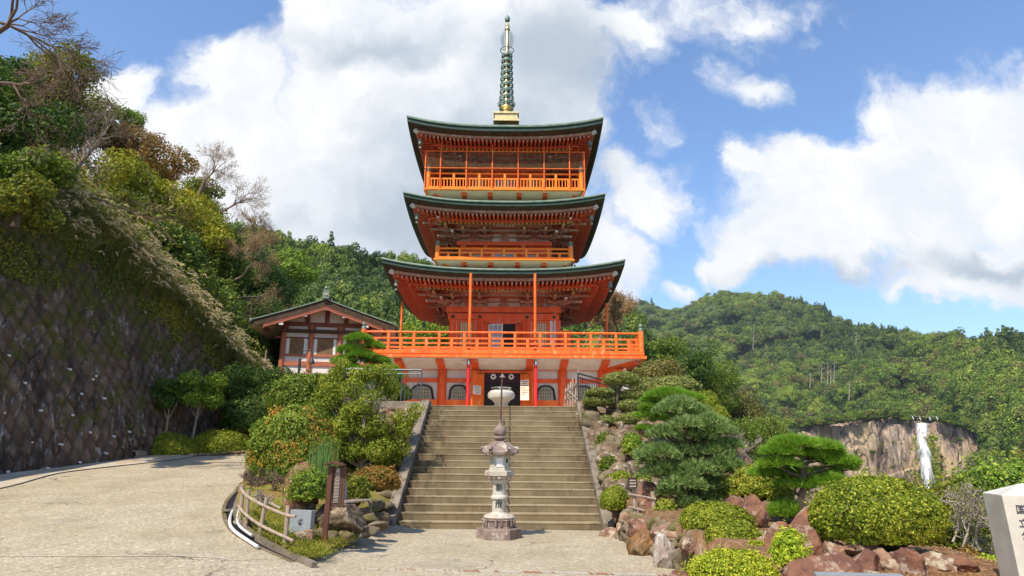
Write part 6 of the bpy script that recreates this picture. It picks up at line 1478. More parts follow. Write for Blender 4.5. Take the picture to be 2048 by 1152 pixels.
# stones bordering the hedge
its = [];
for i in range(26): px = 285+i*8.4; Y = 23.4+i*.035; y_ = 918-i*.55; P = at(px, y_, Y); its.append(((P[0], P[1], P[2]), (.22, .2, .12), i, 300+i))
V, f = rocks_mesh(its, 2); o = raw('hedge_border', V, f, 'brown_rock', smooth=True); tag(o, 'row of small stones along the road side of the hedge', 'stone border')
# upper left: rocks below the coping
RK = [((742, 806, 812, 838), 20.85, 'broad brown boulder set under the terrace coping', 'pink_rock'), ((792, 848, 812, 862), 20.6, 'pale reddish block just left of the stair head', 'pink_rock'), ((765, 815, 845, 880), 20.3, 'purple brown boulder in the terrace rock face above the dark hollow', 'red_rock'),
      ((800, 840, 858, 905), 20.0, 'tan wedge rock squeezed against the stair kerb', 'brown_rock'), ((752, 818, 880, 945), 19.5, 'large dark boulder deep in the shade beside the stairs', 'red_rock'), ((700, 770, 830, 900), 20.4, 'dark rock in the rock face behind the loose tree', 'brown_rock'), ((772, 806, 930, 1000), 18.6, 'dark narrow rock low beside the stair kerb', 'brown_rock'), ((640, 720, 880, 980), 19.2, 'shaded rock below the terrace behind the loose tree', 'brown_rock'), ((600, 700, 800, 880), 20.6, 'shaded rock under the left part of the terrace', 'brown_rock')]
for i, (bx, Y, lb, m_) in enumerate(RK):
    B, rx, h = mp(*bx, Y); rock('boulder', lb, (B[0], B[1]+.3, B[2]), (2.2*rx, 1.2, h*1.12), .1*i, 500+i, m_, 'boulder')
def YG(px, py): return float(march(px, py, bedK, 9, 20)[1])
# tall standing stone
YS = YG(596, 1036); B, rx, h = mp(566, 626, 920, 1040, YS); rock('standing_stone', 'tall rounded reddish standing stone behind the fence', (B[0], B[1], B[2]-.1), (rx*2.1, .55, h*1.08), .2, 521, 'red_rock', 'standing stone', cuts=6, rough=.06, cutlo=.8)
# water basin boulder
YBs = YG(677, 1068)+.2; B, rx, h = mp(632, 722, 1004, 1072, YBs); bs = rock('basin_boulder', 'wide hollowed boulder holding a water basin, behind the brown sign', (B[0]+.02, B[1]+.1, B[2]), (rx*2.15, .9, h*1.12), .1, 523, 'brown_rock', 'stone basin', cuts=7)
mb = MB()
for i, (x_, r_) in enumerate(((.12, 0), (.2, .02), (.28, .0), (.36, .01))): mb.tube([(B[0]-.2+x_, B[1]-.35, B[2]+h*1.03), (B[0]+.12+x_, B[1]+.25, B[2]+h*1.05)], .018, 6)
o = mb.build('bamboo_lid', 'fence_wood'); tag(o, 'bamboo rods laid across the water basin', 'bamboo rods')
B2, rx, h = mp(668, 690, 958, 1010, YBs+.2); rock('spout_stone', 'dark upright stone with trickling water behind the brown sign', (B2[0], B2[1], B2[2]), (rx*2.2, .4, h*1.1), 0, 527, 'grey_granite', 'stone', cuts=6)
mb = MB(); mb.tube([(B2[0]-.05, B2[1]-.24, B2[2]+.33), (B2[0]-.03, B2[1]-.27, B2[2]+.05), (B2[0]+.0, B2[1]-.3, B2[2]-.05)], [.02, .015, .025], 5); o = mb.build('water_trickle', 'white_pipe'); tag(o, 'thin white trickle of water running into the basin', 'water')
its = []
for i, (px, py, w, h) in enumerate(((640, 1068, 20, 14), (662, 1074, 24, 18), (690, 1076, 26, 20), (712, 1070, 22, 16), (735, 1062, 26, 18), (700, 1050, 40, 16), (740, 1040, 34, 16), (765, 1030, 36, 14), (770, 1010, 40, 16), (745, 1010, 40, 14), (755, 1050, 30, 14), (770, 990, 36, 14), (720, 1030, 30, 16))):
    Y = YG(px, py); P = at(px, py, Y); s_ = 1/F*Y; its.append(((P[0], P[1], P[2]), (w*s_*1.2, .4, h*s_*1.4), i*.3, 340+i))
for it in its: V, f = rocks_mesh([it], 3, .14); o = raw('edging_stone', V, f, 'mossy_rock'); tag(o, 'low mossy stone in the steps between the basin boulder and the stair kerb', 'stone', 'low mossy stones between the basin and the stair kerb')
# grey slab with engraved crest and two stubs
A = hz(568, 1068, .38)
YB = YG(602, 1074); a0 = at(582, 1070, YB+.1); a1 = at(625, 1070, YB-.05); z0 = a0[2]-.02; z1 = float(at(600, 1020, YB)[2])
sl_ = thing('engraved_slab', 'smooth grey granite slab with a small engraved crest, leaning behind the fence', 'stone slab', ((a0[0]+a1[0])/2, YB, z0))
mb = MB(); mb.beam(((a0[0]+.0), YB+.08, (z0+z1)/2), (a1[0], YB-.10, (z0+z1)/2+.0), .10, z1-z0); s1 = mb.build('slab', 'grey_granite', sl_, bevel=.006)
mb = MB(); cx_, cy_ = (a0[0]+a1[0])/2, YB-.075; 
for i in range(10): a = i*math.pi*2/10; mb.tube([(cx_+.02*math.cos(a), cy_, (z0+z1)/2+.03+.02*math.sin(a)), (cx_+.06*math.cos(a), cy_, (z0+z1)/2+.03+.055*math.sin(a))], .006, 4)
mb.build('crest', 'letter_dark', s1)
for i, px in enumerate((598, 616)):
    P = at(px, 1086-4*i, YB-.22); mb = MB(); mb.box((P[0], P[1], P[2]+.07), (.14, .16, .19), .2); o = mb.build('stone_stub', 'pink_rock', bevel=.01); tag(o, ('dark squared stone stub at the left foot of the grey slab', 'pale squared stone stub at the right foot of the grey slab')[i], 'stone')
# rustic rail fence
def fence_log(t, A, B, r0, r1, nm, bend=None):
    mb = MB(); A = Vector(A); B = Vector(B); P = [A.lerp(B, k/5)+(Vector(bend)*math.sin(math.pi*k/5) if bend else Vector((rnd.uniform(-.006, .006), rnd.uniform(-.006, .006), 0))) for k in range(6)]; mb.tube(P, [r0+(r1-r0)*k/5 for k in range(6)], 8); mb.build(nm, 'fence_wood', t, smooth=True)
fp = [(480, 1044, 486, 969, 13.5), (492, 1053, 498, 980, 13.0), (516, 1080, 534, 995, 12.1), (568, 1103, 576, 1011, 11.0)]
P0 = at(568, 1103, 11.0); P0 = march(568, 1103, bedK, 9, 16)
t = thing('rustic_fence', 'rustic log fence with four posts and two curved rails on the left garden bed', 'fence', tuple(P0))
FY = []
for (a, b, c, d, Y) in fp: Pb = march(a, b, bedK, 9, 16); FY.append(float(Pb[1])); fence_log(t, Pb-np.array((0, 0, .05)), at(c, d, Pb[1]), .036, .032, 'post')
def curve(L, n=14): L = np.array([at(*p) for p in L]); u = np.linspace(0, len(L)-1, n); Q = np.stack([np.interp(u, np.arange(len(L)), L[:, i]) for i in range(3)], 1); Q[1:-1] = (Q[:-2]+2*Q[1:-1]+Q[2:])/4; return Q
for L in ([(481, 976, FY[0]), (492, 992, FY[1]-.05), (530, 1013, FY[2]-.06), (574, 1031, FY[3]-.05), (591, 1033, FY[3]-.15)], [(477, 1012, FY[0]), (489, 1028, FY[1]-.05), (522, 1052, FY[2]-.06), (570, 1074, FY[3]-.05), (587, 1082, FY[3]-.15)]):
    mb = MB(); mb.tube(curve(L), .024, 8); mb.build('rail', 'fence_wood', t, smooth=True)
# brown information post
SY_ = YG(648, 1086); A = at(648, 1087, SY_); T = at(666, 930, SY_); sg = thing('information_post', 'tall slim brown sign post with a little roof and rows of tiny pale writing', 'sign', tuple(A))
B = at(663, 932, SY_)
mb = MB(); mb.beam((A[0], A[1], A[2]-.05), (B[0]-.0, B[1], B[2]), .075, .075); mb.build('post', 'sign_wood', sg)
pa = at(672, 1012, SY_+.02); pb = at(678, 934, SY_+.02); mb = MB(); mb.beam(pa, pb, .16, .03, up=(0, 1, 0)); pn = mb.build('panel', 'sign_panel', sg)
mb = MB(); q = random.Random(3)
for i in range(24):
    k = .05+i*.037; c_ = pb+(pa-pb)*k; w_ = (.09 if i > 2 else .06)*q.uniform(.75, 1.); mb.box((c_[0]-.003, c_[1]-.028, c_[2]), (w_, .006, .006 if i > 2 else .014))
mb.build('text', 'letter_pale', pn)
mb = MB(); r0 = at(651, 931, SY_); r1 = at(688, 932, SY_); rc = at(668, 926, SY_); mb.prism([(r0[0], SY_-.14, r0[2]), (rc[0], SY_-.14, rc[2]), (r1[0], SY_-.14, r1[2]), (r1[0], SY_-.14, r1[2]+.025), (rc[0], SY_-.14, rc[2]+.03), (r0[0], SY_-.14, r0[2]+.025)], (0, SY_-.14, 0), (0, SY_+.16, 0)); mb.build('roof', 'sign_wood', sg)
mb = MB(); mb.beam((pb[0]+.085, SY_+.02, (pa[2]+pb[2])/2), (pb[0]+.12, SY_+.02, (pa[2]+pb[2])/2), .03, pb[2]-pa[2]); mb.build('frame', 'sign_wood', sg)
# reeds
P = at(640, 985, 13.4); bz = np.array([P+np.array((random.Random(i).uniform(-.14, .14), random.Random(i+9).uniform(-.1, .1), 0)) for i in range(20)])
t = thing('horsetail_clump', 'tall upright green horsetail reeds behind the brown sign', 'reeds', tuple(P)); blades('stalks', bz, 420, .95, 'lf_reed', 77, None, w=.007, lean=(0, 0, 0), sp=.05, parent=t, droop=.05)
mbush('leafy_shrub', 'bright yellow-green willowy shrub in front of the tall standing stone', 'shrub', (578, 652, 944, 1006), 12.0, 5200, .038, 'lf_bright', 78, asp=.24, bump=.5, depth=.7, jit=.9, stems=True, core='bush_under', bf=3.5)
AS = mbush('autumn_shrub', 'small umbrella-shaped tree with red and orange leaves near the stair kerb', 'shrub', (706, 796, 935, 985), 14.5, 13000, .028, 'lf_red', 79, bump=.14, depth=.3, stems=False)
B = at(742, 1026, 14.5); bare_tree('x', None, tuple(B), (.05, 0, 1), .22, .035, 4, 81, 'twig_pale', into=AS, spread=.6, up=.1, cat='trunk')
mbush('low_shrub', 'thin brownish shrub between the sign and the red-leaved tree', 'shrub', (680, 735, 955, 1010), 13.8, 4200, .03, 'lf_olive', 82, bump=.3, depth=.8, jit=1.)
bare_tree('fallen_branches', 'pale dry branches lying behind the log fence', tuple(march(560, 1024, bedK, 9, 20)+np.array((0, 0, .06))), (-.5, .1, .25), .26, .03, 4, 83, 'twig_pale', spread=.55, up=0, cat='branches')
bare_tree('bush_stems', 'brown stems and roots showing below the orange-flowered bush', tuple(at(545, 1020, 14.2)), (.1, .2, 1), .35, .04, 5, 84, 'twig', spread=.8, up=.12, cat='stems')
bare_tree('bush_stems', 'thin tangled stems at the left foot of the orange-flowered bush', tuple(at(512, 1002, 14.6)), (-.05, .2, 1), .28, .03, 5, 85, 'twig', spread=.8, up=.12, cat='stems')
def lawn(rs, n):
    y = rs.uniform(10.4, 13.2, n); x = xk(y)+(SX0-.2-xk(y))*rs.rand(n); Pg = np.stack([x, y, bedL(x, y)+.01], 1); k = fbm(Pg*1.6, 3, 2) > -.15; return Pg[k]
Pg = lawn(np.random.RandomState(3), 9000); E2, H2, o = blades('grass', Pg, 16000, .05, 'grass', 87, 'short moss and grass on the left garden bed', w=.005, sp=.5, lean=(0, 0, 0))
# railing planting (terrace left)
def pads(name, label, cat, base, specs, Y, m, seed, nper=900, L=.11, trunk=.05, w=.0045, bark='bark', flat=.5):
    """pine: flattened pads of upright needles on a crooked trunk. specs (px, py, halfwidth px)"""
    t = thing(name, label, cat, tuple(base), None); rs = np.random.RandomState(seed); Ps = []; 
    C = []
    for sp_ in specs:
        px, py, hw_ = sp_[:3]; dy = sp_[3] if len(sp_) > 3 else rs.uniform(-.25, .25); c = at(px, py, Y+dy); R = hw_/F*Y; C.append((c, R)); n = int(nper*(R/.3)**2*.6+nper*.25)
        a = rs.rand(n)*2*math.pi; r = np.sqrt(rs.rand(n))*R; z = (1-(r/R)**2)*R*flat*.55-rs.rand(n)*R*flat*.35; b = 1+.25*fbm(np.stack([np.cos(a)*2, np.sin(a)*2, z+px], 1), 2, seed); Ps.append(np.stack([c[0]+np.cos(a)*r*b, c[1]+np.sin(a)*r*.9*b, c[2]+z], 1))
    Cn = np.concatenate([np.tile(c[0], (len(P_), 1)) for c, P_ in zip(C, Ps)]); P_ = np.concatenate(Ps); k = 7
    B_ = np.repeat(P_, k, 0); O = np.repeat(P_-Cn, k, 0); O /= np.maximum(np.linalg.norm(O, axis=1, keepdims=True), .02); D = np.array((0, 0, .75))+O*.75+rs.normal(0, .42, B_.shape); D /= np.linalg.norm(D, axis=1, keepdims=True)
    S_ = np.cross(D, rs.normal(0, 1, B_.shape)); S_ /= np.linalg.norm(S_, axis=1, keepdims=True); Ln = L*rs.uniform(.6, 1.1, (len(B_), 1)); V = np.stack([B_-S_*w, B_+S_*w, B_+D*Ln], 1).reshape(-1, 3)
    tn_ = np.clip(np.repeat(rs.beta(2, 2, len(P_)), k)*.6+.4*rs.rand(len(B_)), 0, 1); raw('needles', V, np.arange(len(V)).reshape(-1, 3), m, t, tone=tn_)
    mb = MB(); B0 = Vector(base); cs = sorted(C, key=lambda c: c[0][2]); top = Vector(cs[-1][0]); k0 = [B0-Vector((0, 0, .1))]; q = random.Random(seed)
    for i in range(1, 5): p = B0.lerp(top, i/4.3); k0.append(p+Vector((q.uniform(-1, 1), q.uniform(-.6, .6), 0))*trunk*2.2)
    mb.tube(k0, [trunk*1.3, trunk, trunk*.85, trunk*.6, trunk*.35], 8)
    for c, R in C:
        h = min(max((c[2]-B0.z)/(top.z-B0.z+1e-6)-.14, .05), .95); s = h*4; i = int(s); st_ = k0[i].lerp(k0[min(i+1, 4)], s-i); e = Vector(c)-Vector((0, 0, R*.15)); mid = st_.lerp(e, .5)+Vector((q.uniform(-.06, .06), q.uniform(-.06, .06), q.uniform(-.02, .06)))
        mb.tube([st_, mid, e], [trunk*.5, trunk*.35, trunk*.2], 6)
        for _ in range(5): a = q.uniform(0, 6.28); mb.tube([e, e+Vector((math.cos(a)*R*.7, math.sin(a)*R*.7, R*.1))], [trunk*.18, .006], 4)
    mb.build('trunk', bark, t, smooth=True); return t
pads('cloud_pine', 'niwaki pine with flat tufts left of the big balcony corner post', 'pine tree', at(745, 812, 24), [(717, 678, 27), (748, 693, 22), (700, 700, 26), (725, 712, 30), (690, 722, 24), (752, 722, 26), (775, 738, 22), (700, 742, 34), (740, 745, 30), (785, 752, 24), (762, 766, 30), (728, 770, 34)], 24, 'lf_pine', 91, L=.15, nper=700, trunk=.07, flat=.7)
mbush('round_shrub', 'ball-clipped yellow-green shrub behind the grey railing', 'shrub', (745, 795, 771, 803), 22.3, 5000, .03, 'lf_azalea', 92, stems=False)
mbush('round_shrub', 'dark green mound behind the grey railing, at its right end', 'shrub', (775, 822, 770, 803), 23.2, 5000, .035, 'lf_mid', 93, stems=False)
mbush('round_shrub', 'wide dark green shrub at the left corner of the ground floor', 'shrub', (700, 800, 742, 803), 24.6, 9000, .045, 'lf_dark', 94, bump=.2, stems=False)

# ================================================================ GARDEN, RIGHT
def R_(lb, bx, Y, m_, seed, depth=None, name='rock', cuts=9, rz=0., zlo=.06, tilt=(0, 0), **k):
    B, rx, h = mp(*bx, Y); return rock(name, lb, (B[0], B[1]+rx*.4, B[2]-zlo), (2.15*rx, depth or max(.3, 1.3*rx), h*1.08+zlo), rz, seed, m_, 'rock', cuts=cuts, tilt=tilt, **k)
R_('long flat pinkish kerb stone at the right foot of the stairs', (1197, 1256, 1058, 1087), 14.6, 'pink_rock', 601, .8)
# retaining wall along the plaza: stones of one dry wall, and the standouts as rocks of their own
its = []; q = random.Random(17)
for k, (py, w, hh) in enumerate([(1, 0, 0)]): pass
for i in range(18):
    u = i/17; y = 14.3-4.4*u; x = 2.2+.45*u**1.5; hg = .50
    for j in range(3): its.append(((x+.18+.06*j, y+q.uniform(-.05, .05), -.02+.11+j*.19), (.40, q.uniform(.24, .42), .26), q.uniform(-.2, .2), 620+i*3+j))
V, f = rocks_mesh(its, 3); o = raw('stone_retaining_wall', V, f, 'mossy_rock', smooth=True); tag(o, 'low mossy dry stone wall holding the right garden bed along the plaza', 'wall')
R_('flat capstone at the stair end of the low wall', (1232, 1290, 1035, 1060), 14.0, 'pink_rock', 602, .5)
R_('long reddish capstone in the middle of the low wall', (1255, 1340, 1038, 1072), 12.6, 'red_rock', 603, .7)
R_('broad wedge capstone of the low wall above the pale upright stone', (1310, 1378, 1048, 1088), 11.2, 'pink_rock', 604, .6)
R_('wet rust-stained slab in the low wall face', (1262, 1318, 1062, 1118), 12.0, 'wet_rock', 605, .5)
R_('tall pale upright stone at the front of the low wall', (1306, 1352, 1075, 1143), 10.7, 'pale_granite_rock', 606, .45, cuts=7)
R_('dark mossy boulder right of the pale upright stone', (1350, 1392, 1085, 1132), 10.2, 'mossy_rock', 607, .4)
R_('small cap rock above the dark mossy boulder', (1358, 1392, 1076, 1096), 10.0, 'pink_rock', 608, .4)
R_('upright tan block beside the mossy boulder', (1390, 1424, 1080, 1120), 9.9, 'pink_rock', 609, .35)
R_('red boulder cut off by the bottom edge below the pale upright stone', (1345, 1398, 1138, 1175), 9.7, 'red_rock', 610, .5)
# upper right rock face
UP = [((1190, 1225, 830, 870), 19.6, 'brown lichen rock high beside the right stair kerb', 'brown_rock'), ((1210, 1262, 808, 850), 20.2, 'grey squared rock under the clipped cloud tree', 'brown_rock'), ((1185, 1240, 865, 915), 18.6, 'mossy ochre rock halfway down beside the right stair kerb', 'mossy_rock'), ((1235, 1295, 850, 895), 19.2, 'grey brown rock in the middle of the right rock face', 'brown_rock'), ((1280, 1330, 840, 885), 19.6, 'lichen covered rock at the right of the rock face', 'pink_rock'),
      ((1200, 1250, 905, 960), 17.6, 'cracked grey rock low beside the right stair kerb', 'brown_rock'), ((1245, 1300, 890, 945), 17.9, 'dark hollow-sided rock below the clipped cloud tree', 'mossy_rock'), ((1240, 1272, 930, 965), 17.2, 'small pinkish rock above the twin clipped bushes', 'pink_rock'), ((1290, 1350, 880, 940), 18.3, 'shaded rock behind the blue-green pine', 'brown_rock'), ((1300, 1400, 800, 850), 20.6, 'long shaded rock under the terrace edge at the right', 'brown_rock'), ((1168, 1200, 812, 845), 20.6, 'brown rock right below the railing foot', 'brown_rock')]
for i, (bx, Y, lb, m_) in enumerate(UP):
    B, rx, h = mp(*bx, Y); rock('boulder', lb, (B[0], B[1]+.25, B[2]-.1), (2.4*rx, 1.1, h*1.2), .2*i, 540+i, m_, 'boulder')
its = []; q = random.Random(77)
for i in range(64):
    y = 15.4+5.4*((i % 16)/15.)+q.uniform(-.1, .1); x = 2.55+.62*(i//16)+q.uniform(-.12, .12); s_ = q.uniform(.5, .85); its.append(((x, y, float(bedR(x, y))+.02), (s_, s_*q.uniform(.7, 1.), s_*q.uniform(.6, .9)), q.uniform(0, 3), 700+i))
for it in its: V, f = rocks_mesh([it], 3, .16); o = raw('piled_rock', V, f, ('mossy_rock', 'brown_rock', 'brown_rock', 'brown_rock')[it[3] % 4]); tag(o, 'grey-brown rock among many piled up the slope beside the right stair kerb', 'rock', 'rocks piled beside the right stair kerb')
its = []
for i in range(36): x = -6.6+3.7*((i % 12)/11.); s_ = q.uniform(.5, .9); its.append(((x, 20.9-.12*(i//12)+q.uniform(-.05, .05), 2.75-.62*(i//12)), (s_, .5, s_*.85), q.uniform(0, .4), 800+i))
for it in its: V, f = rocks_mesh([it], 3, .16); o = raw('piled_rock', V, f, 'pink_rock'); tag(o, 'shaded reddish rock among those piled under the terrace left of the stairs', 'rock', 'rocks piled under the terrace left of the stairs')
for i, (bx, Y, lb) in enumerate([((1196, 1232, 868, 900), 18.4, 'tuft of small green leaves high among the rocks by the right stair kerb'), ((1276, 1320, 888, 925), 17.6, 'green leafy tuft among the rocks just left of the blue-green pine'), ((1200, 1236, 915, 945), 17.0, 'low green tuft among the rocks halfway down the right stair kerb'), ((1300, 1350, 850, 880), 18.8, 'green tuft among the rocks under the low light pine')]): mbush('rock_plant', lb, 'plant', bx, Y, 2600, .032, 'lf_mid', 880+i, bump=.35, depth=.5, jit=.9, stems=False)
# cloud-pruned tree: leafy pads
def leafpads(name, label, base, specs, Y, m, seed, n=1500, size=.024, trunk=.07):
    t = thing(name, label, 'tree', tuple(base)); rs = np.random.RandomState(seed); Ps = []; Ns = []; C = []
    for px, py, hw_, hh_ in specs:
        c = at(px, py, Y+rs.uniform(-.2, .25)); R = hw_/F*Y; Rz = hh_/F*Y; C.append(c); k = int(n*(R/.5)**1.6)+300; P, N = ell_pts(c, (R, R*.9, Rz), k, seed+px, .14, .25, 3, -.75); Ps.append(P); Ns.append(N)
    P = np.concatenate(Ps); leaves('foliage', P, np.concatenate(Ns), size, m, t, seed, asp=.5, jit=.6, tone=np.clip(rs.beta(2, 2, len(P))+.2*fbm(P*3, 2), 0, 1))
    mb = MB(); B0 = Vector(base); ctr = Vector((B0.x+.05, B0.y, B0.z)); tp = Vector(max(C, key=lambda c: c[2])); K = [B0, B0.lerp(tp, .3)+Vector((.12, 0, 0)), B0.lerp(tp, .6)+Vector((-.1, 0, 0)), tp]; mb.tube(K, [trunk*1.3, trunk, trunk*.8, trunk*.5], 8)
    for c in C: e = Vector(c)-Vector((0, 0, .05)); h = max(.05, min(.9, (c[2]-B0.z)/(tp.z-B0.z)-.15)); s = h*3; i = int(s); st_ = K[i].lerp(K[i+1], s-i); mb.tube([st_, st_.lerp(e, .55)-Vector((0, 0, .06)), e], [trunk*.55, trunk*.4, trunk*.25], 6)
    mb.build('trunk', 'bark', t, smooth=True); return t
leafpads('cloud_pruned_tree', 'cloud-pruned tree with small clipped leaf pads beside the stair head', at(1232, 868, 19.4), [(1243, 760, 38, 16), (1198, 786, 30, 11), (1196, 803, 34, 13), (1264, 792, 28, 12), (1262, 813, 30, 13), (1212, 842, 24, 11), (1270, 838, 34, 14), (1180, 832, 16, 9)], 19.8, 'lf_cloud', 111, n=4200, size=.028)
# blue pine
pads('blue_pine', 'large blue-green pine with drooping dense needle tufts on the right garden bed', 'pine tree', at(1400, 1028, 13.6), [(1360, 812, 40), (1335, 822, 26), (1385, 824, 36), (1415, 845, 36), (1372, 850, 34), (1440, 862, 34), (1330, 868, 34), (1400, 872, 38), (1455, 890, 28), (1320, 908, 42), (1360, 900, 34), (1425, 905, 44), (1298, 925, 24), (1345, 938, 42), (1390, 940, 42), (1450, 930, 34), (1310, 948, 30), (1365, 968, 40), (1410, 972, 44), (1450, 968, 32), (1340, 985, 28), (1395, 998, 38), (1435, 990, 34), (1380, 1010, 26), (1400, 890, 34, .5), (1430, 940, 36, .55), (1380, 920, 36, .5)], 13.6, 'lf_blue', 113, nper=430, L=.115, trunk=.075, flat=.8, w=.0075)
pads('green_pine', 'bright green garden pine with layered flat pads in front of the cliff', 'pine tree', at(1612, 1030, 11.4), [(1590, 890, 42), (1635, 895, 36), (1560, 905, 30), (1605, 912, 34), (1660, 905, 24), (1560, 930, 34), (1680, 925, 30), (1640, 918, 26), (1540, 948, 34), (1600, 950, 34), (1650, 948, 28), (1690, 938, 20), (1620, 965, 40), (1590, 970, 34), (1660, 962, 24), (1575, 1018, 30), (1560, 1030, 24), (1600, 1022, 22)], 11.4, 'lf_pine', 114, nper=480, L=.15, w=.0055, trunk=.06, flat=.5)
pads('low_pine', 'low light green pine pads above the blue-green pine, at the terrace edge', 'pine tree', at(1340, 840, 17.5), [(1335, 790, 42), (1370, 797, 36), (1310, 800, 26), (1305, 830, 30), (1335, 838, 30), (1290, 858, 20), (1300, 815, 20)], 17.5, 'lf_pine', 115, nper=620, L=.13, trunk=.05, flat=.5)
mbush('clipped_shrub', 'broad olive clipped mound at the terrace edge right of the railing', 'shrub', (1300, 1402, 752, 800), 20.5, 12000, .035, 'lf_cloud', 116, stems=False)
mbush('clipped_shrub', 'small olive mound just behind the right end of the railing', 'shrub', (1268, 1330, 757, 802), 21.6, 7000, .035, 'lf_cloud', 117, stems=False)
mbush('clipped_shrub', 'small yellow clipped ball right of the olive mound', 'shrub', (1392, 1440, 783, 830), 19.5, 7000, .03, 'lf_azalea', 118, stems=False)
mbush('clipped_shrub', 'tiny yellow-green ball above the right side of the blue-green pine', 'shrub', (1425, 1458, 812, 850), 18, 3000, .03, 'lf_azalea', 119, stems=False)
mbush('leafy_shrub', 'bright green leafy plant under the clipped cloud tree', 'shrub', (1246, 1288, 868, 915), 17.2, 2400, .035, 'lf_bright', 120, bump=.2, depth=.4)
mbush('round_azalea', 'upper ball of the pair of yellow-green bushes beside the stair foot', 'bush', (1217, 1270, 944, 986), 16.4, 8000, .024, 'lf_azalea', 121, stems=False)
mbush('round_azalea', 'golden ball bush behind the little dark sign', 'bush', (1262, 1306, 948, 990), 16.2, 7000, .024, 'lf_yellow', 122, stems=False)
mbush('round_azalea', 'lower ball bush next to the right stair kerb', 'bush', (1202, 1260, 975, 1026), 15.0, 11000, .022, 'lf_azalea', 123)
R_('purplish boulder behind the small two-post fence', (1270, 1326, 968, 1020), 14.0, 'red_rock', 611, .6)
R_('small tan rock at the foot of the small two-post fence', (1240, 1262, 1026, 1042), 13.8, 'pink_rock', 612)
R_('long tan rock under the small two-post fence', (1258, 1312, 1028, 1050), 13.6, 'pink_rock', 613)
t = thing('rustic_fence', 'small two-post log fence on the right garden bed', 'fence', tuple(at(1290, 1040, 13.3)))
for a, b, c, d in ((1270, 1028, 1268, 976), (1311, 1046, 1305, 984)): fence_log(t, at(a, b, 13.3), at(c, d, 13.3), .04, .038, 'post')
for a, b, c, d in ((1256, 988, 1311, 998), (1257, 1014, 1311, 1026)): fence_log(t, at(a, b, 13.25), at(c, d, 13.25), .024, .022, 'rail')
P = at(1265, 968, 13.2); t = thing('name_plate', 'small dark wooden sign with three short rows of pale writing, fixed above the two-post fence', 'sign', tuple(at(1268, 1000, 13.2)))
a = at(1256.5, 976, 13.2); b = at(1273.5, 957, 13.2); mb = MB(); mb.box(((a[0]+b[0])/2, 13.2, (a[2]+b[2])/2), (b[0]-a[0], .03, b[2]-a[2]), .1); mb.box(((a[0]+b[0])/2, 13.2, b[2]+.01), (b[0]-a[0]+.03, .07, .025), .1); pl_ = mb.build('board', 'sign_panel', t)
mb = MB(); q = random.Random(8)
for i in range(3):
    x = a[0]+.03
    while x < b[0]-.03: w_ = q.uniform(.012, .022); mb.box((x+w_/2, 13.175, b[2]-.035-i*.055), (w_, .004, .024), .1); x += w_+.008
mb.build('text', 'letter_pale', pl_)
bare_tree('bare_shrub', 'leafless pale shrub left of the green pine', tuple(at(1490, 960, 14.0)), (.1, 0, 1), .4, .02, 5, 131, 'twig_pale', spread=.6, up=.15, cat='shrub')
mbush('leafy_shrub', 'yellow-green shrub between the two pines', 'shrub', (1470, 1560, 935, 1000), 12.8, 9000, .03, 'lf_yellow', 132, bump=.22, depth=.4)
mbush('leafy_shrub', 'small yellow-green shrub with visible twigs under the green pine', 'shrub', (1540, 1590, 960, 1010), 12.2, 4200, .028, 'lf_yellow', 133, bump=.22, depth=.4)
mbush('leafy_shrub', 'small golden shrub under the left side of the blue-green pine', 'shrub', (1312, 1355, 1000, 1040), 13.0, 3000, .028, 'lf_yellow', 134, bump=.25, depth=.5)
R_('red boulder with flat top left of the green pine', (1490, 1534, 994, 1052), 11.0, 'red_rock', 614, .5, cuts=7)
R_('dark half of the shaded boulder behind the azaleas', (1452, 1500, 990, 1030), 11.4, 'red_rock', 615, .6)
mbush('azalea_dome', 'low wide azalea mound under the blue-green pine', 'bush', (1370, 1508, 1008, 1075), 10.6, 20000, .020, 'lf_azalea', 141, dy=.8)
mbush('azalea_dome', 'round azalea ball in front of the red boulder', 'bush', (1420, 1524, 1042, 1112), 9.6, 20000, .018, 'lf_azalea', 142)
mbush('azalea_dome', 'small sprawling azalea at the right of the round azalea ball', 'bush', (1490, 1543, 1085, 1122), 9.0, 6000, .018, 'lf_azalea_low', 143, bump=.2)
mbush('azalea_dome', 'bright yellow-green azalea mound cut off by the bottom edge', 'bush', (1386, 1585, 1103, 1190), 8.4, 34000, .016, 'lf_azalea_low', 144, dy=.9)
mbush('azalea_dome', 'largest azalea dome, in front of the waterfall', 'bush', (1650, 1900, 956, 1105), 7.9, 62000, .0185, 'lf_azalea', 145, dy=.9, bump=.07, depth=.12)
mbush('nandina_shrub', 'small upright shrub with long leaves before the biggest red rock', 'shrub', (1556, 1616, 1064, 1140), 7.6, 4200, .03, 'lf_lime', 146, asp=.3, bump=.3, depth=.6, jit=.9)
R_('biggest red rock, leaning left beside the large azalea dome', (1578, 1672, 1016, 1125), 8.2, 'red_rock', 621, .6, cuts=8, tilt=(0, .45))
R_('broad red rock left of the biggest one, behind the upright shrub', (1546, 1600, 1050, 1130), 8.3, 'red_rock', 622, .5, cuts=8)
R_('pale tan rock under the large azalea dome', (1650, 1700, 1084, 1112), 7.9, 'pink_rock', 623, .3)
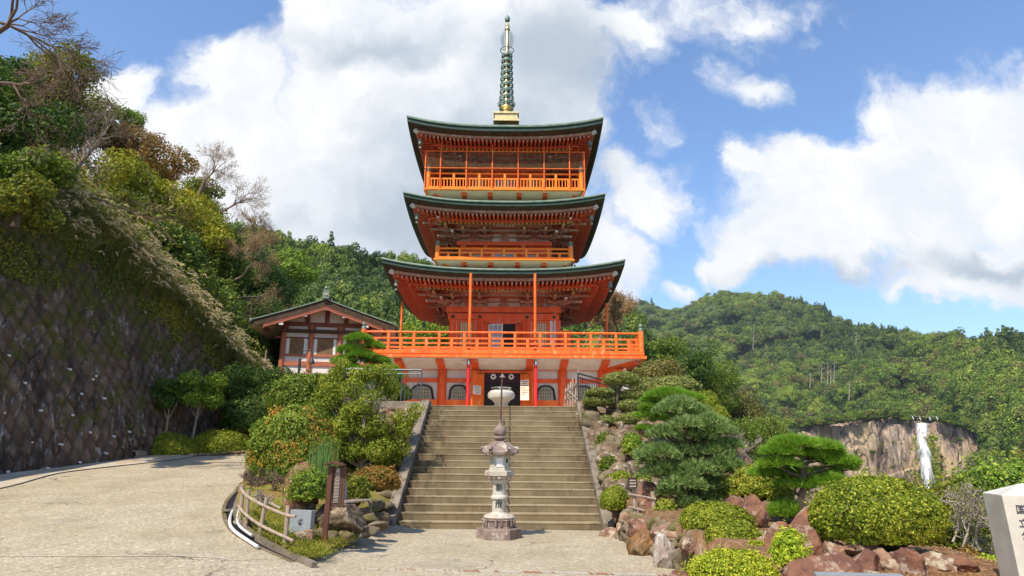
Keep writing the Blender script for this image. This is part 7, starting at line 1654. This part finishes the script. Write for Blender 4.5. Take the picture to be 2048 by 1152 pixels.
FR = [((1600, 1730, 1112, 1175), 7.2, 'wide reddish front rock at the bottom edge, left end of the front row', 'red_rock'), ((1706, 1768, 1100, 1165), 7.35, 'second front rock from the left, with a dark hollow at its side', 'red_rock'), ((1755, 1802, 1103, 1160), 7.45, 'narrow brown front rock left of the square block', 'pink_rock'), ((1800, 1850, 1102, 1175), 7.2, 'square upright pinkish block in the middle of the front row', 'red_rock'), ((1846, 1900, 1104, 1126), 7.5, 'flat cap rock right of the square block', 'pink_rock'), ((1890, 1948, 1106, 1132), 7.5, 'low flat rock at the right end of the front row', 'red_rock'), ((1850, 1925, 1122, 1175), 7.4, 'tan lower rock in the shade under the flat cap rocks', 'pink_rock'), ((1730, 1800, 1135, 1180), 7.1, 'shaded lower rock at the bottom edge left of the square block', 'brown_rock')]
for i, (bx, Y, lb, m_) in enumerate(FR): R_(lb, bx, Y, m_, 630+i, .5)
for i, (bx, Y, lb) in enumerate([((1520, 1560, 1070, 1100), 9.2, 'small pale rock behind the upright shrub'), ((1505, 1548, 1058, 1078), 9.8, 'small tan rock right of the round azalea ball'), ((1700, 1760, 1085, 1100), 7.7, 'little brown stone in the bare soil below the large azalea dome')]): R_(lb, bx, Y, 'pink_rock', 650+i, .3)
a = at(1630, 1146, 6.9); b = at(1805, 1150, 6.7); mb = MB(); mb.beam((a[0], a[1], a[2]-.06), (b[0], b[1], b[2]-.06), .16, .12); o = mb.build('kerb_slab', 'grey_granite'); tag(o, 'grey cut stone kerb at the bottom edge below the front rocks', 'kerb')
rs = np.random.RandomState(12); n = 900; y = 6+20*rs.rand(n)**1.3; x = np.where(rs.rand(n) < .6, xk(np.clip(y, 10.5, 21))-.15-np.abs(rs.normal(0, 1.1, n)), rs.uniform(-3, 2.3, n)); kk = (x < -3) | (y < 15.3); x, y = x[kk], y[kk]
o = leaves('fallen_leaves', np.stack([x, y, ramp(x, y)+.022], 1), np.tile([0, 0, 1.], (len(x), 1)), .017, 'litter', None, 13, jit=.2); tag(o, 'scattered dry fallen leaves on the paving', kind='stuff')
# brush beyond the dome
mbush('brush', 'green and brown brush between the large azalea dome and the white stone pillar', 'shrub', (1880, 1985, 985, 1150), 12.5, 14000, .04, 'lf_olive', 151, bump=.3, depth=.7, jit=1.)
mbush('brush', 'yellow-green brush behind the right edge of the large azalea dome', 'shrub', (1860, 1950, 975, 1060), 15, 9000, .045, 'lf_yellow', 152, bump=.3, depth=.6)
mbush('brush', 'light green leafy brush just left of the white stone pillar', 'shrub', (1920, 2010, 960, 1080), 16, 9000, .05, 'lf_mid', 153, bump=.3, depth=.6)
mbush('brush', 'small orange-red shrub at the bottom left of the white stone pillar', 'shrub', (1925, 1975, 1100, 1160), 9.0, 3500, .025, 'lf_red', 154, bump=.3, depth=.6)
mbush('brush', 'fresh green leaves at the foot of the white stone pillar', 'shrub', (1950, 2030, 1120, 1175), 8.2, 4000, .028, 'lf_lime', 155, bump=.3, depth=.6)
mbush('brush', 'green tree crowns below the slope at the right edge', 'shrub', (1960, 2140, 930, 1100), 22, 12000, .08, 'lf_bright', 156, bump=.3, depth=.5)
for i, (px, py, Y, d, lb) in enumerate(((1925, 1120, 10.5, (.1, 0, 1), 'grey leafless shrub right of the large azalea dome'), (1960, 1100, 11.5, (-.2, 0, 1), 'pale tangled leafless shrub close to the white stone pillar'), (1905, 1085, 12., (.3, 0, .8), 'thin leafless shrub behind the front rocks'))):
    bare_tree('bare_shrub', lb, tuple(at(px, py, Y)), d, .42, .022, 5, 160+i, 'twig_pale', spread=.7, up=.08, cat='shrub', leaf='lf_olive', nleaf=1, ls=.02)
# litter on the soil
def lit(rs, n): y = rs.uniform(6.8, 9.5, n); x = rs.uniform(3.4, 5.6, n); return np.stack([x, y, bedR(x, y)+.01], 1), np.tile([0, 0, 1.], (n, 1))
rs = np.random.RandomState(9); P, N = lit(rs, 6000); o = leaves('leaf_litter', P, N, .014, 'litter', None, 3, jit=.35); tag(o, 'dry brown leaf litter on the soil below the large azalea dome', kind='stuff')
# ================================================================ WHITE STONE PILLAR (right edge)
MY = 6.4; yaw = math.radians(-19); w2 = .27
c0 = at(2003.5, 990, MY)          # front-left top corner
cs, sn = math.cos(yaw), math.sin(yaw)
ctr = np.array((c0[0]+w2*cs-w2*sn*-1*0, c0[1]+w2, 0.)); ctr = np.array((c0[0]+w2*cs+(-w2*sn)*-1*0-(-w2)*(-sn)*-1*0, c0[1], 0.))
ctr = np.array((c0[0]-(-w2*cs-(-w2)*sn), c0[1]-(-w2*sn+(-w2)*cs), 0.)); zt_ = c0[2]
mon = thing('stone_monument', 'white granite pillar with a pyramid top and inked Japanese characters at the right edge', 'monument', (ctr[0], ctr[1], 0))
tl = .045
def MP(x, y, z): k = 1.; X = x*cs-y*sn; Y_ = x*sn+y*cs; return (ctr[0]+X+(zt_-z)*tl, ctr[1]+Y_, z)
mb = MB(); V = []
for z, k in ((-.2, 1.0), (zt_, 1.0)): V += [MP(-w2*k, -w2*k, z), MP(w2*k, -w2*k, z), MP(w2*k, w2*k, z), MP(-w2*k, w2*k, z)]
V += [MP(0, 0, zt_+.105)]; mb.add(V, [(0, 1, 5, 4), (1, 2, 6, 5), (2, 3, 7, 6), (3, 0, 4, 7), (4, 5, 8), (5, 6, 8), (6, 7, 8), (7, 4, 8)]); sh = mb.build('shaft', 'white_granite', mon, bevel=.006)
for (ch, u, dz, s_) in (('国', -.145, .13, .085), ('立', -.145, .25, .085), ('公', -.145, .36, .085), ('園', -.145, .47, .085), ('吉', -.01, .13, .10), ('野', -.01, .25, .10), ('熊', -.01, .37, .10), ('野', -.01, .49, .10)):
    p = MP(u*w2/.27, -w2-.004, zt_-dz); text(ch, p, s_*1.0, 'ink', sh, rz=yaw, name='inscription', ext=.002)

# ================================================================ HAZE
HAZE = .00009
bm = bmesh.new(); bmesh.ops.create_cube(bm, size=1); me = bpy.data.meshes.new('haze'); bm.to_mesh(me); bm.free()
hz_o = bpy.data.objects.new('haze', me); S.collection.objects.link(hz_o); hz_o.scale = (7400, 7400, 620); hz_o.location = (0, 0, -62+310)
hm = bpy.data.materials.new('haze'); hm.use_nodes = True; t = NT(hm.node_tree); pv = t.n('VolumePrincipled', {'Color': (.80, .88, 1., 1), 'Density': HAZE, 'Anisotropy': .2})
o_ = t.n('OutputMaterial'); t.t.links.new(pv.outputs[0], o_.inputs['Volume']); me.materials.append(hm); tag(hz_o, 'thin blue air haze over the valley', kind='stuff')
